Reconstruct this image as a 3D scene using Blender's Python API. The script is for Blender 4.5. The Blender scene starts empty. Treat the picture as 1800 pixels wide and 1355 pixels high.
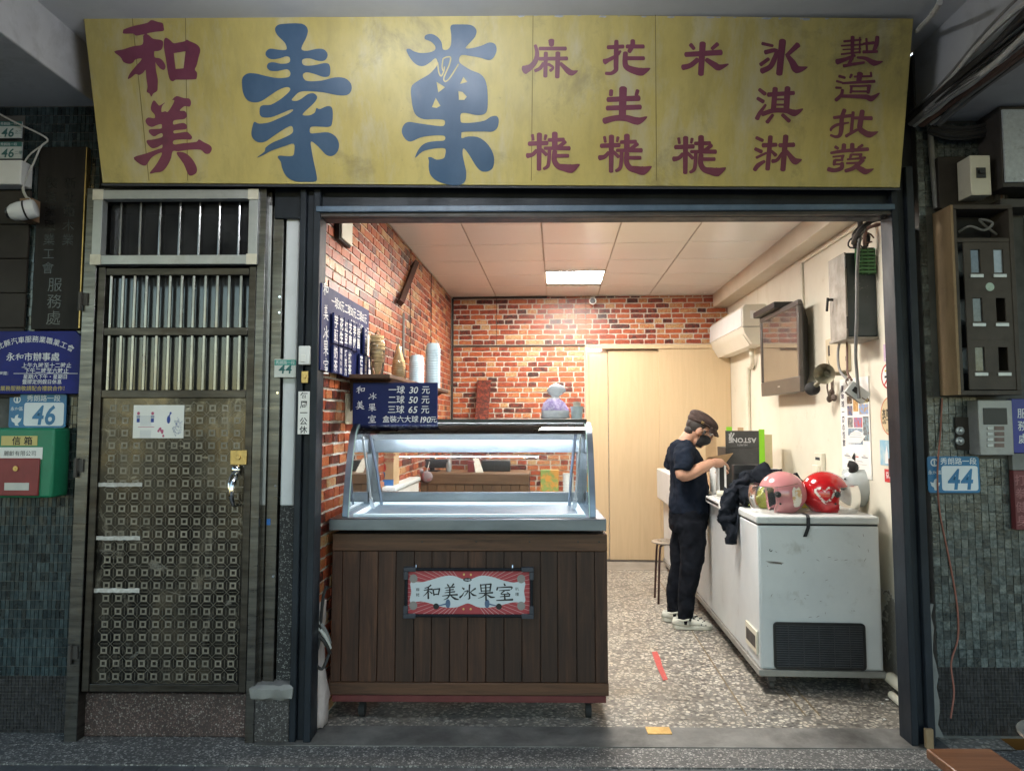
import bpy, math, random
from mathutils import Vector, Matrix
from mathutils.geometry import tessellate_polygon
random.seed(7)
R = math.radians
sc = bpy.context.scene
COL = sc.collection

# ------------------------------------------------------------------ camera, light, exposure
F_PX, CX, CY = 1330.0, 900.0, 641.0           # focal length and principal point in photo pixels
PITCH, YAW = R(4.3), math.atan(18 / F_PX)
cam_d = bpy.data.cameras.new('camera'); cam = bpy.data.objects.new('camera', cam_d); COL.objects.link(cam)
cam.location = (0, 0, 1.48); cam.rotation_euler = (R(90) + PITCH, 0, YAW)
cam_d.sensor_fit = 'HORIZONTAL'; cam_d.sensor_width = 36.0; cam_d.lens = 36.0 * F_PX / 1800
cam_d.shift_y = -(677.5 - CY) / 1800; cam_d.clip_start = 0.05; cam_d.clip_end = 500
sc.camera = cam

SUN_EL, SUN_ROT = R(9.0), R(0)
world = bpy.data.worlds.new('World'); sc.world = world; world.use_nodes = True
wn = world.node_tree.nodes; wl = world.node_tree.links
sky = wn.new('ShaderNodeTexSky'); sky.sky_type = 'NISHITA'; sky.sun_disc = False
sky.sun_elevation = SUN_EL; sky.sun_rotation = SUN_ROT
bg = wn['Background']; bg.inputs['Strength'].default_value = 0.15
wl.new(sky.outputs[0], bg.inputs['Color'])
sun_d = bpy.data.lights.new('sun', 'SUN'); sun = bpy.data.objects.new('sun', sun_d); COL.objects.link(sun)
sun_d.energy = 0.02; sun_d.angle = R(40); sun_d.color = (1.0, 0.93, 0.85)
sun.rotation_euler = (R(-81), 0, 0)
sc.view_settings.view_transform = 'Standard'; sc.view_settings.look = 'None'
sc.view_settings.exposure = 1.8; sc.view_settings.gamma = 1.0
sc.view_settings.use_curve_mapping = False
sc.cycles.use_denoising = True
sc.cycles.max_bounces = 10; sc.cycles.transparent_max_bounces = 24
sc.cycles.sample_clamp_indirect = 4.0

# ------------------------------------------------------------------ frames: W facade frame, R room frame (shop turned 2.6 degrees)
RA = -(math.atan(78 / F_PX) - YAW)
RM = Matrix.Rotation(RA, 4, 'Z'); RMI = RM.inverted()
CAMR = Matrix.Rotation(YAW, 3, 'Z') @ Matrix.Rotation(R(90) + PITCH, 3, 'X')
EYE = Vector((0, 0, 1.48))

def ray(px, py):
    return CAMR @ Vector(((px - CX) / F_PX, (CY - py) / F_PX, -1))
def hit(px, py, p0, n, frame='W'):
    d = ray(px, py)
    if frame == 'R': d = RMI.to_3x3() @ d
    p0, n = Vector(p0), Vector(n)
    t = (p0 - EYE).dot(n) / d.dot(n)
    return EYE + d * t
def F(px, py, y):                      # facade frame, plane y
    p = hit(px, py, (0, y, 0), (0, 1, 0)); return p.x, p.z
def RV(px, py, v):                     # room frame, plane v
    p = hit(px, py, (0, v, 0), (0, 1, 0), 'R'); return p.x, p.z
def RU(px, py, u):                     # room frame, plane u
    p = hit(px, py, (u, 0, 0), (1, 0, 0), 'R'); return p.y, p.z
def RZ(px, py, z=0.0):
    p = hit(px, py, (0, 0, z), (0, 0, 1), 'R'); return p.x, p.y
def WZ(px, py, z=0.0):
    p = hit(px, py, (0, 0, z), (0, 0, 1)); return p.x, p.y

# ------------------------------------------------------------------ materials
def lin(c):
    f = lambda s: s / 12.92 if s <= 0.04045 else ((s + 0.055) / 1.055) ** 2.4
    return tuple(f(x / 255) for x in c) + (1.0,)
def _c(c):
    return tuple(c) + (1.0,) if len(c) == 3 else tuple(c)
class Mat:
    def __init__(s, name):
        s.m = bpy.data.materials.new(name); s.m.use_nodes = True
        s.nt = s.m.node_tree; s.n = s.nt.nodes; s.l = s.nt.links
        s.b = s.n['Principled BSDF']; s.out = s.n['Material Output']
    def node(s, t, **kw):
        x = s.n.new(t)
        for k, v in kw.items(): setattr(x, k, v)
        return x
    def pos(s, scale=(1, 1, 1), obj=False):
        if obj:
            t = s.node('ShaderNodeTexCoord'); o = t.outputs['Object']
        else:
            t = s.node('ShaderNodeNewGeometry'); o = t.outputs['Position']
        mp = s.node('ShaderNodeMapping'); mp.inputs['Scale'].default_value = scale
        s.l.new(o, mp.inputs['Vector']); return mp.outputs[0]
    def noise(s, vec, scale, detail=5, rough=.6, dist=0):
        x = s.node('ShaderNodeTexNoise'); x.inputs['Scale'].default_value = scale
        x.inputs['Detail'].default_value = detail; x.inputs['Roughness'].default_value = rough
        x.inputs['Distortion'].default_value = dist
        s.l.new(vec, x.inputs['Vector']); return x.outputs['Fac']
    def ramp(s, fac, stops, interp='LINEAR'):
        x = s.node('ShaderNodeValToRGB'); x.color_ramp.interpolation = interp
        e = x.color_ramp.elements
        while len(e) < len(stops): e.new(0.5)
        for el, (p, c) in zip(e, stops): el.position = p; el.color = _c(c) if not isinstance(c, (int, float)) else (c, c, c, 1)
        s.l.new(fac, x.inputs[0]); return x.outputs[0]
    def mix(s, fac, a, b, mode='MIX'):
        x = s.node('ShaderNodeMix', data_type='RGBA', blend_type=mode)
        for k, v in ((0, fac), (6, a), (7, b)):
            if isinstance(v, (int, float)): x.inputs[k].default_value = v
            elif isinstance(v, tuple): x.inputs[k].default_value = _c(v)
            else: s.l.new(v, x.inputs[k])
        return x.outputs[2]
    def math(s, op, a, b=0.0):
        x = s.node('ShaderNodeMath', operation=op)
        for k, v in ((0, a), (1, b)):
            if isinstance(v, (int, float)): x.inputs[k].default_value = v
            else: s.l.new(v, x.inputs[k])
        return x.outputs[0]
    def set(s, key, v):
        i = s.b.inputs[key]
        if isinstance(v, (int, float)): i.default_value = v
        elif isinstance(v, tuple): i.default_value = _c(v)
        else: s.l.new(v, i)
    def bump(s, h, strength=.3, dist=.01):
        x = s.node('ShaderNodeBump'); x.inputs['Strength'].default_value = strength; x.inputs['Distance'].default_value = dist
        s.l.new(h, x.inputs['Height']); s.l.new(x.outputs[0], s.b.inputs['Normal'])
    def rnd(s, island=False):
        if island:
            return s.node('ShaderNodeNewGeometry').outputs['Random Per Island']
        return s.node('ShaderNodeObjectInfo').outputs['Random']

def mat(name, c1, c2=None, scale=6, stretch=(1, 1, 1), lo=.35, hi=.65, rough=.5, rough2=None, metal=0.0, bump=0.0, bscale=60,
        dirt=None, dirt_scale=3, dirt_lo=.55, dirt_hi=.75, dirt_amt=.8, spec=.5, coat=0.0, vary=0.0, island=False, obj=False, sheen=0):
    k = Mat(name)
    base = _c(c1)
    vec = k.pos(stretch, obj)
    if c2 is not None:
        base = k.ramp(k.noise(vec, scale, 6, .65), [(lo, c1), (hi, c2)])
    if dirt is not None:
        d = k.ramp(k.noise(k.pos((1, 1, 1), obj), dirt_scale, 8, .7, .3), [(dirt_lo, 0.0), (dirt_hi, dirt_amt)])
        base = k.mix(d, base, dirt)
    if vary:
        v = k.math('ADD', k.math('MULTIPLY', k.rnd(island), 2 * vary), 1 - vary)
        h = k.node('ShaderNodeHueSaturation'); k.l.new(v, h.inputs['Value'])
        if isinstance(base, tuple): h.inputs['Color'].default_value = base
        else: k.l.new(base, h.inputs['Color'])
        base = h.outputs[0]
    k.set('Base Color', base)
    if rough2 is not None:
        k.set('Roughness', k.ramp(k.noise(k.pos(stretch, obj), scale * 1.7, 6, .7), [(.3, rough), (.7, rough2)]))
    else: k.set('Roughness', rough)
    k.set('Metallic', metal); k.set('Specular IOR Level', spec); k.set('Coat Weight', coat)
    if bump: k.bump(k.noise(k.pos(stretch, obj), bscale, 6, .65), bump, .004)
    return k.m

def glass(name, tint=(1, 1, 1), base=.03, rough=0.02, strength=1.0, dirty=0.0):
    k = Mat(name); k.n.remove(k.b)
    tr = k.node('ShaderNodeBsdfTransparent'); tr.inputs[0].default_value = _c(tint)
    gl = k.node('ShaderNodeBsdfGlossy'); gl.inputs['Roughness'].default_value = rough
    fr = k.node('ShaderNodeFresnel'); fr.inputs['IOR'].default_value = 1.5
    fac = k.math('MULTIPLY', fr.outputs[0], strength)
    mx = k.node('ShaderNodeMixShader'); k.l.new(fac, mx.inputs[0]); k.l.new(tr.outputs[0], mx.inputs[1]); k.l.new(gl.outputs[0], mx.inputs[2])
    out = mx.outputs[0]
    if dirty:
        df = k.node('ShaderNodeBsdfDiffuse'); df.inputs[0].default_value = (.8, .8, .8, 1)
        m2 = k.node('ShaderNodeMixShader')
        k.l.new(k.ramp(k.noise(k.pos(), 7, 6, .7), [(.35, dirty * .2), (.75, dirty)]), m2.inputs[0])
        k.l.new(out, m2.inputs[1]); k.l.new(df.outputs[0], m2.inputs[2]); out = m2.outputs[0]
    k.l.new(out, k.out.inputs[0]); return k.m

def emit(name, c, s):
    k = Mat(name); k.set('Base Color', (.8, .8, .8)); k.set('Emission Color', c); k.set('Emission Strength', s); return k.m

def wood(name, c1, c2, c3, axis=2, scale=1.0, rough=.55, bump=.25, coat=0.0, vary=0.0):
    """grain stretched along one axis, shifted from board to board"""
    k = Mat(name)
    st = [14 * scale] * 3; st[axis] = 0.9 * scale
    g = k.node('ShaderNodeNewGeometry')
    mp = k.node('ShaderNodeMapping'); mp.inputs['Scale'].default_value = st
    k.l.new(g.outputs['Position'], mp.inputs['Vector'])
    off = k.node('ShaderNodeCombineXYZ'); r = k.math('MULTIPLY', k.rnd(), 37.0)
    for i in range(3): k.l.new(r, off.inputs[i])
    k.l.new(off.outputs[0], mp.inputs['Location'])
    n1 = k.noise(mp.outputs[0], 2.2, 8, .7, 1.2); n2 = k.noise(mp.outputs[0], 14, 4, .6)
    base = k.ramp(n1, [(.3, c1), (.52, c2), (.72, c3)])
    base = k.mix(k.math('MULTIPLY', n2, .5), base, c1)
    if vary:
        h = k.node('ShaderNodeHueSaturation'); k.l.new(k.math('ADD', k.math('MULTIPLY', k.rnd(), 2 * vary), 1 - vary), h.inputs['Value'])
        k.l.new(base, h.inputs['Color']); base = h.outputs[0]
    k.set('Base Color', base); k.set('Roughness', k.ramp(n1, [(.3, rough + .12), (.7, rough - .08)])); k.set('Coat Weight', coat)
    k.bump(n1, bump, .003); return k.m

# ------------------------------------------------------------------ mesh builder
def ident(v): return v
class MB:
    def __init__(s): s.v = []; s.f = []; s.M = None
    def add(s, vs, fs):
        b = len(s.v)
        s.v += [tuple(s.M @ Vector(p)) if s.M else tuple(p) for p in vs]
        s.f += [tuple(b + i for i in f) for f in fs]; return s
    def box(s, x0, x1, y0, y1, z0, z1):
        return s.add([(x0, y0, z0), (x1, y0, z0), (x1, y1, z0), (x0, y1, z0), (x0, y0, z1), (x1, y0, z1), (x1, y1, z1), (x0, y1, z1)],
                     [(0, 3, 2, 1), (4, 5, 6, 7), (0, 1, 5, 4), (1, 2, 6, 5), (2, 3, 7, 6), (3, 0, 4, 7)])
    def obox(s, c, size, rot=None):
        hx, hy, hz = (q / 2 for q in size)
        vs = [Vector((a * hx, b * hy, d * hz)) for d in (-1, 1) for a, b in ((-1, -1), (1, -1), (1, 1), (-1, 1))]
        if rot: vs = [rot @ q for q in vs]
        return s.add([q + Vector(c) for q in vs], [(0, 3, 2, 1), (4, 5, 6, 7), (0, 1, 5, 4), (1, 2, 6, 5), (2, 3, 7, 6), (3, 0, 4, 7)])
    def hexa(s, a, b):                 # two quads joined
        return s.add(list(a) + list(b), [(0, 3, 2, 1), (4, 5, 6, 7), (0, 1, 5, 4), (1, 2, 6, 5), (2, 3, 7, 6), (3, 0, 4, 7)])
    def loft(s, rings, cap=True, closed=True):
        n = len(rings[0]); vs = [p for r in rings for p in r]; fs = []
        for i in range(len(rings) - 1):
            for j in range(n if closed else n - 1):
                k = (j + 1) % n
                fs.append((i * n + j, i * n + k, (i + 1) * n + k, (i + 1) * n + j))
        if cap:
            fs.append(tuple(range(n - 1, -1, -1))); fs.append(tuple((len(rings) - 1) * n + j for j in range(n)))
        return s.add(vs, fs)
    def tube(s, pts, r, n=8, cap=True, sub=0):
        pts = [Vector(p) for p in pts]
        if sub: pts, r = smooth_path(pts, r, sub)
        rr = r if isinstance(r, (list, tuple)) else [r] * len(pts)
        rings = []; ref = None
        for i, p in enumerate(pts):
            t = (pts[min(i + 1, len(pts) - 1)] - pts[max(i - 1, 0)]).normalized()
            if ref is None:
                ref = Vector((0, 0, 1)) if abs(t.z) < .9 else Vector((1, 0, 0))
            a = (ref - t * ref.dot(t)).normalized(); b = t.cross(a); ref = a
            rings.append([p + (a * math.cos(q) + b * math.sin(q)) * rr[i] for q in (2 * math.pi * k / n for k in range(n))])
        return s.loft(rings, cap)
    def lathe(s, prof, c=(0, 0, 0), n=24, rot=None, cap=True, sx=1, sy=1):
        rings = []
        for r, h in prof:
            ring = []
            for k in range(n):
                q = 2 * math.pi * k / n; p = Vector((r * math.cos(q) * sx, r * math.sin(q) * sy, h))
                ring.append((rot @ p if rot else p) + Vector(c))
            rings.append(ring)
        return s.loft(rings, cap)
    def cyl(s, p0, p1, r0, r1=None, n=16):
        return s.tube([p0, p1], [r0, r0 if r1 is None else r1], n)
    def ball(s, c, r, n=16, m=10, rot=None):
        rx, ry, rz = r if isinstance(r, (list, tuple)) else (r, r, r)
        rings = []
        for i in range(m + 1):
            a = math.pi * i / m - math.pi / 2; ca = max(math.cos(a), 1e-3)
            ring = []
            for k in range(n):
                q = 2 * math.pi * k / n; p = Vector((rx * ca * math.cos(q), ry * ca * math.sin(q), rz * math.sin(a)))
                ring.append((rot @ p if rot else p) + Vector(c))
            rings.append(ring)
        return s.loft(rings)
    def prism(s, poly, O, X, Y, N, d0, d1):
        O, X, Y, N = Vector(O), Vector(X), Vector(Y), Vector(N); n = len(poly)
        P = [O + X * a + Y * b for a, b in poly]
        vs = [p + N * d0 for p in P] + [p + N * d1 for p in P]
        fs = [(j, (j + 1) % n, n + (j + 1) % n, n + j) for j in range(n)]
        tri = tessellate_polygon([[Vector((a, b, 0)) for a, b in poly]])
        fs += [tuple(t[::-1]) for t in tri] + [tuple(n + i for i in t) for t in tri]
        return s.add(vs, fs)
    def quad(s, a, b, c, d): return s.add([a, b, c, d], [(0, 1, 2, 3)])
    def disc(s, pl, a, b, r, h=0, n=24, ry=None):
        ry = ry or r
        return s.add([pl(a + r * math.cos(2 * math.pi * k / n), b + ry * math.sin(2 * math.pi * k / n), h) for k in range(n)], [tuple(range(n))])
    def rect(s, pl, a0, a1, b0, b1, h=0):
        return s.add([pl(a0, b0, h), pl(a1, b0, h), pl(a1, b1, h), pl(a0, b1, h)], [(0, 1, 2, 3)])
    def ring(s, pl, a, b, r0, r1, h=0, n=32, k=1.0):
        vs = []
        for i in range(n):
            q = 2 * math.pi * i / n
            vs += [pl(a + r0 * math.cos(q), b + r0 * k * math.sin(q), h), pl(a + r1 * math.cos(q), b + r1 * k * math.sin(q), h)]
        return s.add(vs, [(2 * i, 2 * i + 1, (2 * i + 3) % (2 * n), (2 * i + 2) % (2 * n)) for i in range(n)])
    def polyf(s, pl, pts, h=0):
        tri = tessellate_polygon([[Vector((a, b, 0)) for a, b in pts]])
        return s.add([pl(a, b, h) for a, b in pts], [tuple(t) for t in tri])

def smooth_path(pts, r, sub):
    out, ro = [], []
    n = len(pts); isl = isinstance(r, (list, tuple))
    for i in range(n - 1):
        p0, p1, p2, p3 = pts[max(i - 1, 0)], pts[i], pts[i + 1], pts[min(i + 2, n - 1)]
        for k in range(sub):
            t = k / sub
            out.append(.5 * ((2 * p1) + (p2 - p0) * t + (2 * p0 - 5 * p1 + 4 * p2 - p3) * t * t + (3 * p1 - p0 - 3 * p2 + p3) * t ** 3))
            if isl: ro.append(r[i] + (r[i + 1] - r[i]) * t)
    out.append(pts[-1])
    if isl: ro.append(r[-1])
    return out, (ro if isl else r)

class Pl:                               # a drawing plane: pl(a, b, h) -> point
    def __init__(s, O, X, Y, N=None):
        s.O, s.X, s.Y = Vector(O), Vector(X), Vector(Y); s.N = Vector(N) if N else s.X.cross(s.Y).normalized()
    def __call__(s, a, b, h=0): return s.O + s.X * a + s.Y * b + s.N * h
PW = lambda x, y, z: Pl((x, y, z), (1, 0, 0), (0, 0, 1), (0, -1, 0))          # faces the street
PLW = lambda u, v, z: Pl((u, v, z), (0, 1, 0), (0, 0, 1), (1, 0, 0))          # on the left shop wall, faces +u
PRW = lambda u, v, z: Pl((u, v, z), (0, -1, 0), (0, 0, 1), (-1, 0, 0))        # on the right shop wall, faces -u

# ------------------------------------------------------------------ lettering
_G = {}
def curve_mesh(c):
    o = bpy.data.objects.new('tmp', c); m = bpy.data.meshes.new_from_object(o)
    r = ([(v.co.x, v.co.y) for v in m.vertices], [tuple(p.vertices) for p in m.polygons])
    bpy.data.objects.remove(o); bpy.data.meshes.remove(m); return r
def glyph(ch, bold):
    if (ch, bold) not in _G:
        c = bpy.data.curves.new('tmp', 'FONT'); c.body = ch; c.size = 1; c.resolution_u = 3; c.offset = bold
        _G[ch, bold] = curve_mesh(c); bpy.data.curves.remove(c)
    return _G[ch, bold]
def adv(ch): 
    if ord(ch) > 0x2000: return 1.0
    if ch == ' ': return .3
    g = glyph(ch, 0.0)[0]; return max(p[0] for p in g) + .06
def text(mb, pl, s, a, b, em, h=.001, bold=.01, sx=1.0, shear=0.0, track=0.0, vert=False, center=True, kai=True):
    """write s with its middle (or its start) at a, b; vert = one character under another"""
    if vert:
        b0 = b + (len(s) - 1) * em * (1 + track) / 2 if center else b
        for i, ch in enumerate(s): _put(mb, pl, ch, a - em * sx * adv(ch) / 2, b0 - i * em * (1 + track) - em * .38, em, h, bold, sx, shear, kai)
        return
    w = sum(adv(c) * sx * em + track * em for c in s) - track * em
    x = a - w / 2 if center else a
    for ch in s:
        _put(mb, pl, ch, x, b - em * .38, em, h, bold, sx, shear, kai); x += adv(ch) * sx * em + track * em
def _put(mb, pl, ch, x, y, em, h, bold, sx, shear, kai):
    if ch == ' ': return
    if kai and ch in KAI:
        for i, st in enumerate(KAI[ch]):
            stroke(mb, lambda p, q, hh: pl(x + (p + .0) * em * sx, y + (q - .12) * em, hh), st, h + i * .00012)
        return
    vs, fs = glyph(ch, bold)
    mb.add([pl(x + (p + q * shear) * em * sx, y + q * em, h) for p, q in vs], fs)
def stroke(mb, fn, pts, h, sub=5):
    P = [Vector((p[0], p[1])) for p in pts]; W = [p[2] / 2 for p in pts]
    P, W = smooth_path(P, W, sub)
    L, Rr = [], []
    n = len(P)
    for i in range(n):
        t = (P[min(i + 1, n - 1)] - P[max(i - 1, 0)]).normalized(); nn = Vector((-t.y, t.x))
        L.append(P[i] + nn * W[i]); Rr.append(P[i] - nn * W[i])
    t0 = (P[0] - P[1]).normalized(); t1 = (P[-1] - P[-2]).normalized()
    def cap(c, t, w):
        nn = Vector((-t.y, t.x)); return [c + nn * w * .75 + t * w * .3, c + nn * w * .3 + t * w * .5, c - nn * w * .3 + t * w * .5, c - nn * w * .75 + t * w * .3]
    vs = [fn(q.x, q.y, h) for q in L + Rr]
    fs = [(i, i + 1, n + i + 1, n + i) for i in range(n - 1)]
    b = len(vs); c0 = cap(P[0], t0, W[0]); c1 = cap(P[-1], t1, W[-1])
    vs += [fn(q.x, q.y, h) for q in c0 + c1]
    fs += [(0, n, b, b + 1, b + 2, b + 3), (n - 1, b + 4, b + 5, b + 6, b + 7, 2 * n - 1)]
    mb.add(vs, fs)
def outline(mb, fn, outer, holes=(), h=0, sub=3):
    c = bpy.data.curves.new('tmp', 'CURVE'); c.dimensions = '2D'; c.fill_mode = 'BOTH'
    for k, pts in enumerate([outer] + list(holes)):
        P = [Vector(p) for p in pts]
        if k == 0 and sub > 1:
            P = smooth_path([P[-1]] + P + P[:2], 0, sub)[0][sub:-sub - 1]
        sp = c.splines.new('POLY'); sp.points.add(len(P) - 1); sp.use_cyclic_u = True
        for q, p in zip(sp.points, P): q.co = (p.x, p.y, 0, 1)
    vs, fs = curve_mesh(c); bpy.data.curves.remove(c)
    mb.add([fn(p, q, h) for p, q in vs], fs)

# ------------------------------------------------------------------ objects
OFF = {}
def _mesh(name, mb, m, off, smooth):
    me = bpy.data.meshes.new(name)
    me.from_pydata([(v[0] - off[0], v[1] - off[1], v[2] - off[2]) for v in mb.v], [], mb.f); me.update()
    if m: me.materials.append(m)
    if smooth:
        for p in me.polygons: p.use_smooth = True
        me.set_sharp_from_angle(angle=R(smooth))
    return me
def _bev(o, w, seg=2):
    if w:
        b = o.modifiers.new('bevel', 'BEVEL'); b.width = w; b.segments = seg; b.limit_method = 'ANGLE'; b.angle_limit = R(40); b.harden_normals = False
def _place(o, loc, frame, rz=0):
    loc = Vector(loc)
    if frame == 'R': o.location = RM @ loc; o.rotation_euler = (0, 0, rz + RA)
    else: o.location = loc; o.rotation_euler = (0, 0, rz)
def props(o, label=None, cat=None, group=None, kind=None):
    for k, v in (('label', label), ('category', cat), ('group', group), ('kind', kind)):
        if v: o[k] = v
def thing(name, label, cat, loc, frame='W', rz=0, group=None, local=False):
    o = bpy.data.objects.new(name, None); COL.objects.link(o); o.empty_display_size = .1
    _place(o, loc, frame, rz); props(o, label, cat, group)
    OFF[o] = Vector((0, 0, 0)) if local else Vector(loc); return o
def part(name, mb, m, parent, bevel=0, smooth=35, label=None, kind=None, seg=2, mesh=None):
    me = mesh or _mesh(name, mb, m, OFF[parent], smooth)
    o = bpy.data.objects.new(name, me); COL.objects.link(o); o.parent = parent; OFF[o] = OFF[parent]
    _bev(o, bevel, seg); props(o, label, None, None, kind); return o
def single(name, label, cat, mb, m, frame='W', group=None, bevel=0, smooth=35, kind=None, seg=2):
    xs, ys, zs = zip(*mb.v); loc = ((min(xs) + max(xs)) / 2, (min(ys) + max(ys)) / 2, min(zs))
    o = bpy.data.objects.new(name, _mesh(name, mb, m, loc, smooth)); COL.objects.link(o)
    _place(o, loc, frame); OFF[o] = Vector(loc); _bev(o, bevel, seg); props(o, label, cat, group, kind); return o
def struct(name, mb, m, frame='W', bevel=0, label=None, cat=None):
    o = single(name, label, cat, mb, m, frame, None, bevel, 35, 'structure'); return o
def lettering(mb, m, parent): return part('lettering', mb, m, parent, smooth=0)
def unit_box(name, m, bev=.0):
    mb = MB().box(-.5, .5, -.5, .5, -.5, .5)
    return _mesh(name, mb, m, (0, 0, 0), 0)
def piece(name, me, parent, loc, scale, frame_off=None, rot=None):
    o = bpy.data.objects.new(name, me); COL.objects.link(o); o.parent = parent
    o.location = Vector(loc) - OFF[parent]; o.scale = scale
    if rot: o.rotation_euler = rot
    return o
def copy_thing(root, loc, frame, rz=0, label=None, group=None):
    r = root.copy(); COL.objects.link(r); _place(r, loc, frame, rz)
    if label: r['label'] = label
    if group: r['group'] = group
    for ch in list(root.children):
        c = ch.copy(); COL.objects.link(c); c.parent = r
        for g in list(ch.children):
            d = g.copy(); COL.objects.link(d); d.parent = c
    return r
# ------------------------------------------------------------------ brush-written characters
_K = {
 '和': ((327, 330, 218, 195), [[(425, 345, 18), (390, 370, 14), (345, 383, 9)], [(335, 410, 10), (390, 400, 15), (442, 395, 20)], [(392, 375, 18), (390, 430, 16), (393, 512, 23)], [(388, 415, 16), (365, 450, 12), (328, 482, 5)], [(400, 420, 8), (440, 447, 18)], [(452, 397, 17), (465, 472, 16)], [(455, 400, 13), (538, 388, 16)], [(535, 390, 20), (520, 465, 14)], [(465, 460, 12), (525, 455, 14)]]),
 '美': ((565, 325, 205, 195), [[(628, 335, 12), (646, 357, 20)], [(706, 330, 20), (680, 362, 9)], [(600, 378, 9), (715, 365, 17)], [(610, 405, 8), (705, 395, 14)], [(600, 433, 8), (720, 420, 16)], [(660, 365, 16), (660, 465, 18)], [(568, 472, 7), (660, 460, 14), (752, 455, 20)], [(652, 465, 20), (632, 495, 14), (585, 517, 4)], [(670, 465, 10), (720, 500, 24), (766, 510, 10)]]),
 '冰': ((775, 330, 212, 190), [[(808, 373, 8), (832, 392, 24)], [(780, 492, 24), (812, 465, 14), (832, 432, 5)], [(902, 338, 20), (898, 420, 16), (902, 500, 20), (880, 508, 6)], [(835, 425, 8), (880, 410, 14), (868, 440, 12), (835, 478, 4)], [(975, 383, 20), (910, 428, 6)], [(908, 425, 7), (945, 460, 22), (988, 470, 8)]]),
 '果': ((1010, 325, 198, 195), [[(1040, 338, 14), (1050, 420, 14)], [(1040, 345, 11), (1165, 333, 16)], [(1160, 335, 20), (1150, 415, 14)], [(1050, 378, 8), (1150, 372, 10)], [(1050, 412, 9), (1150, 408, 11)], [(1100, 340, 16), (1105, 517, 19)], [(1022, 440, 9), (1182, 430, 19)], [(1095, 450, 16), (1060, 478, 10), (1010, 495, 4)], [(1112, 448, 9), (1160, 480, 22), (1207, 480, 8)]]),
 '室': ((1235, 325, 195, 195), [[(1325, 330, 12), (1337, 350, 20)], [(1252, 372, 18), (1243, 402, 16)], [(1250, 375, 9), (1410, 368, 18), (1400, 398, 5)], [(1270, 408, 7), (1390, 400, 15)], [(1330, 410, 12), (1290, 446, 10), (1385, 442, 11)], [(1360, 425, 7), (1392, 452, 18)], [(1280, 475, 8), (1390, 466, 16)], [(1332, 450, 15), (1335, 505, 18)], [(1238, 516, 9), (1425, 506, 21)]]),
}
KAI = {}
for _ch, ((_x, _y, _w, _h), _ss) in _K.items():
    _s = .96 / max(_w, _h); _cx, _cy = _x + _w / 2, _y + _h / 2
    KAI[_ch] = [[((x - _cx) * _s + .5, .5 - (y - _cy) * _s, w * _s * 1.08) for x, y, w in st] for st in _ss]

# outlines and strokes of the signboard, in photo pixels after (origin, scale)
SU = [(330,145),(440,143),(478,175),(470,225),(445,275),(443,298),(475,305),(540,292),(580,300),(597,330),(580,362),(540,365),(490,350),(450,355),(445,378),(465,393),(520,390),(575,378),(605,385),(613,420),(605,455),(570,460),(525,445),(475,433),(450,445),(455,470),(480,485),(560,482),(640,463),(700,468),(735,500),(738,540),(712,568),(650,568),(570,552),(480,545),(430,550),(400,575),(383,598),(410,603),(440,590),(480,562),(515,558),(535,580),(520,610),(490,640),(455,672),(450,688),(490,688),(520,672),(530,645),(550,652),(590,635),(620,640),(628,680),(622,740),(605,757),(560,757),(510,755),(492,765),(495,795),(540,793),(600,790),(645,815),(665,860),(655,905),(625,930),(590,925),(560,895),(530,865),(498,845),(500,890),(515,970),(530,1040),(528,1080),(470,1084),(400,1080),(350,1050),(325,1000),(318,965),(300,940),(310,928),(360,932),(390,928),(398,905),(395,858),(340,872),(260,900),(215,925),(175,940),(220,905),(228,880),(270,850),(330,825),(385,795),(390,765),(375,752),(330,775),(270,815),(225,845),(180,848),(148,820),(143,785),(155,735),(165,728),(190,738),(250,730),(310,705),(365,680),(392,658),(375,655),(320,678),(260,700),(210,700),(192,680),(195,640),(215,628),(260,625),(320,590),(370,545),(370,525),(345,522),(300,540),(240,580),(200,605),(160,612),(120,600),(95,560),(87,510),(90,465),(120,440),(170,440),(230,455),(300,467),(360,462),(375,445),(370,425),(350,415),(300,425),(255,423),(235,402),(245,378),(275,373),(320,382),(360,378),(373,365),(370,345),(350,338),(310,350),(260,355),(230,335),(230,310),(255,292),(300,298),(345,300),(353,285),(340,255),(300,215),(283,180),(295,155)]
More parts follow.
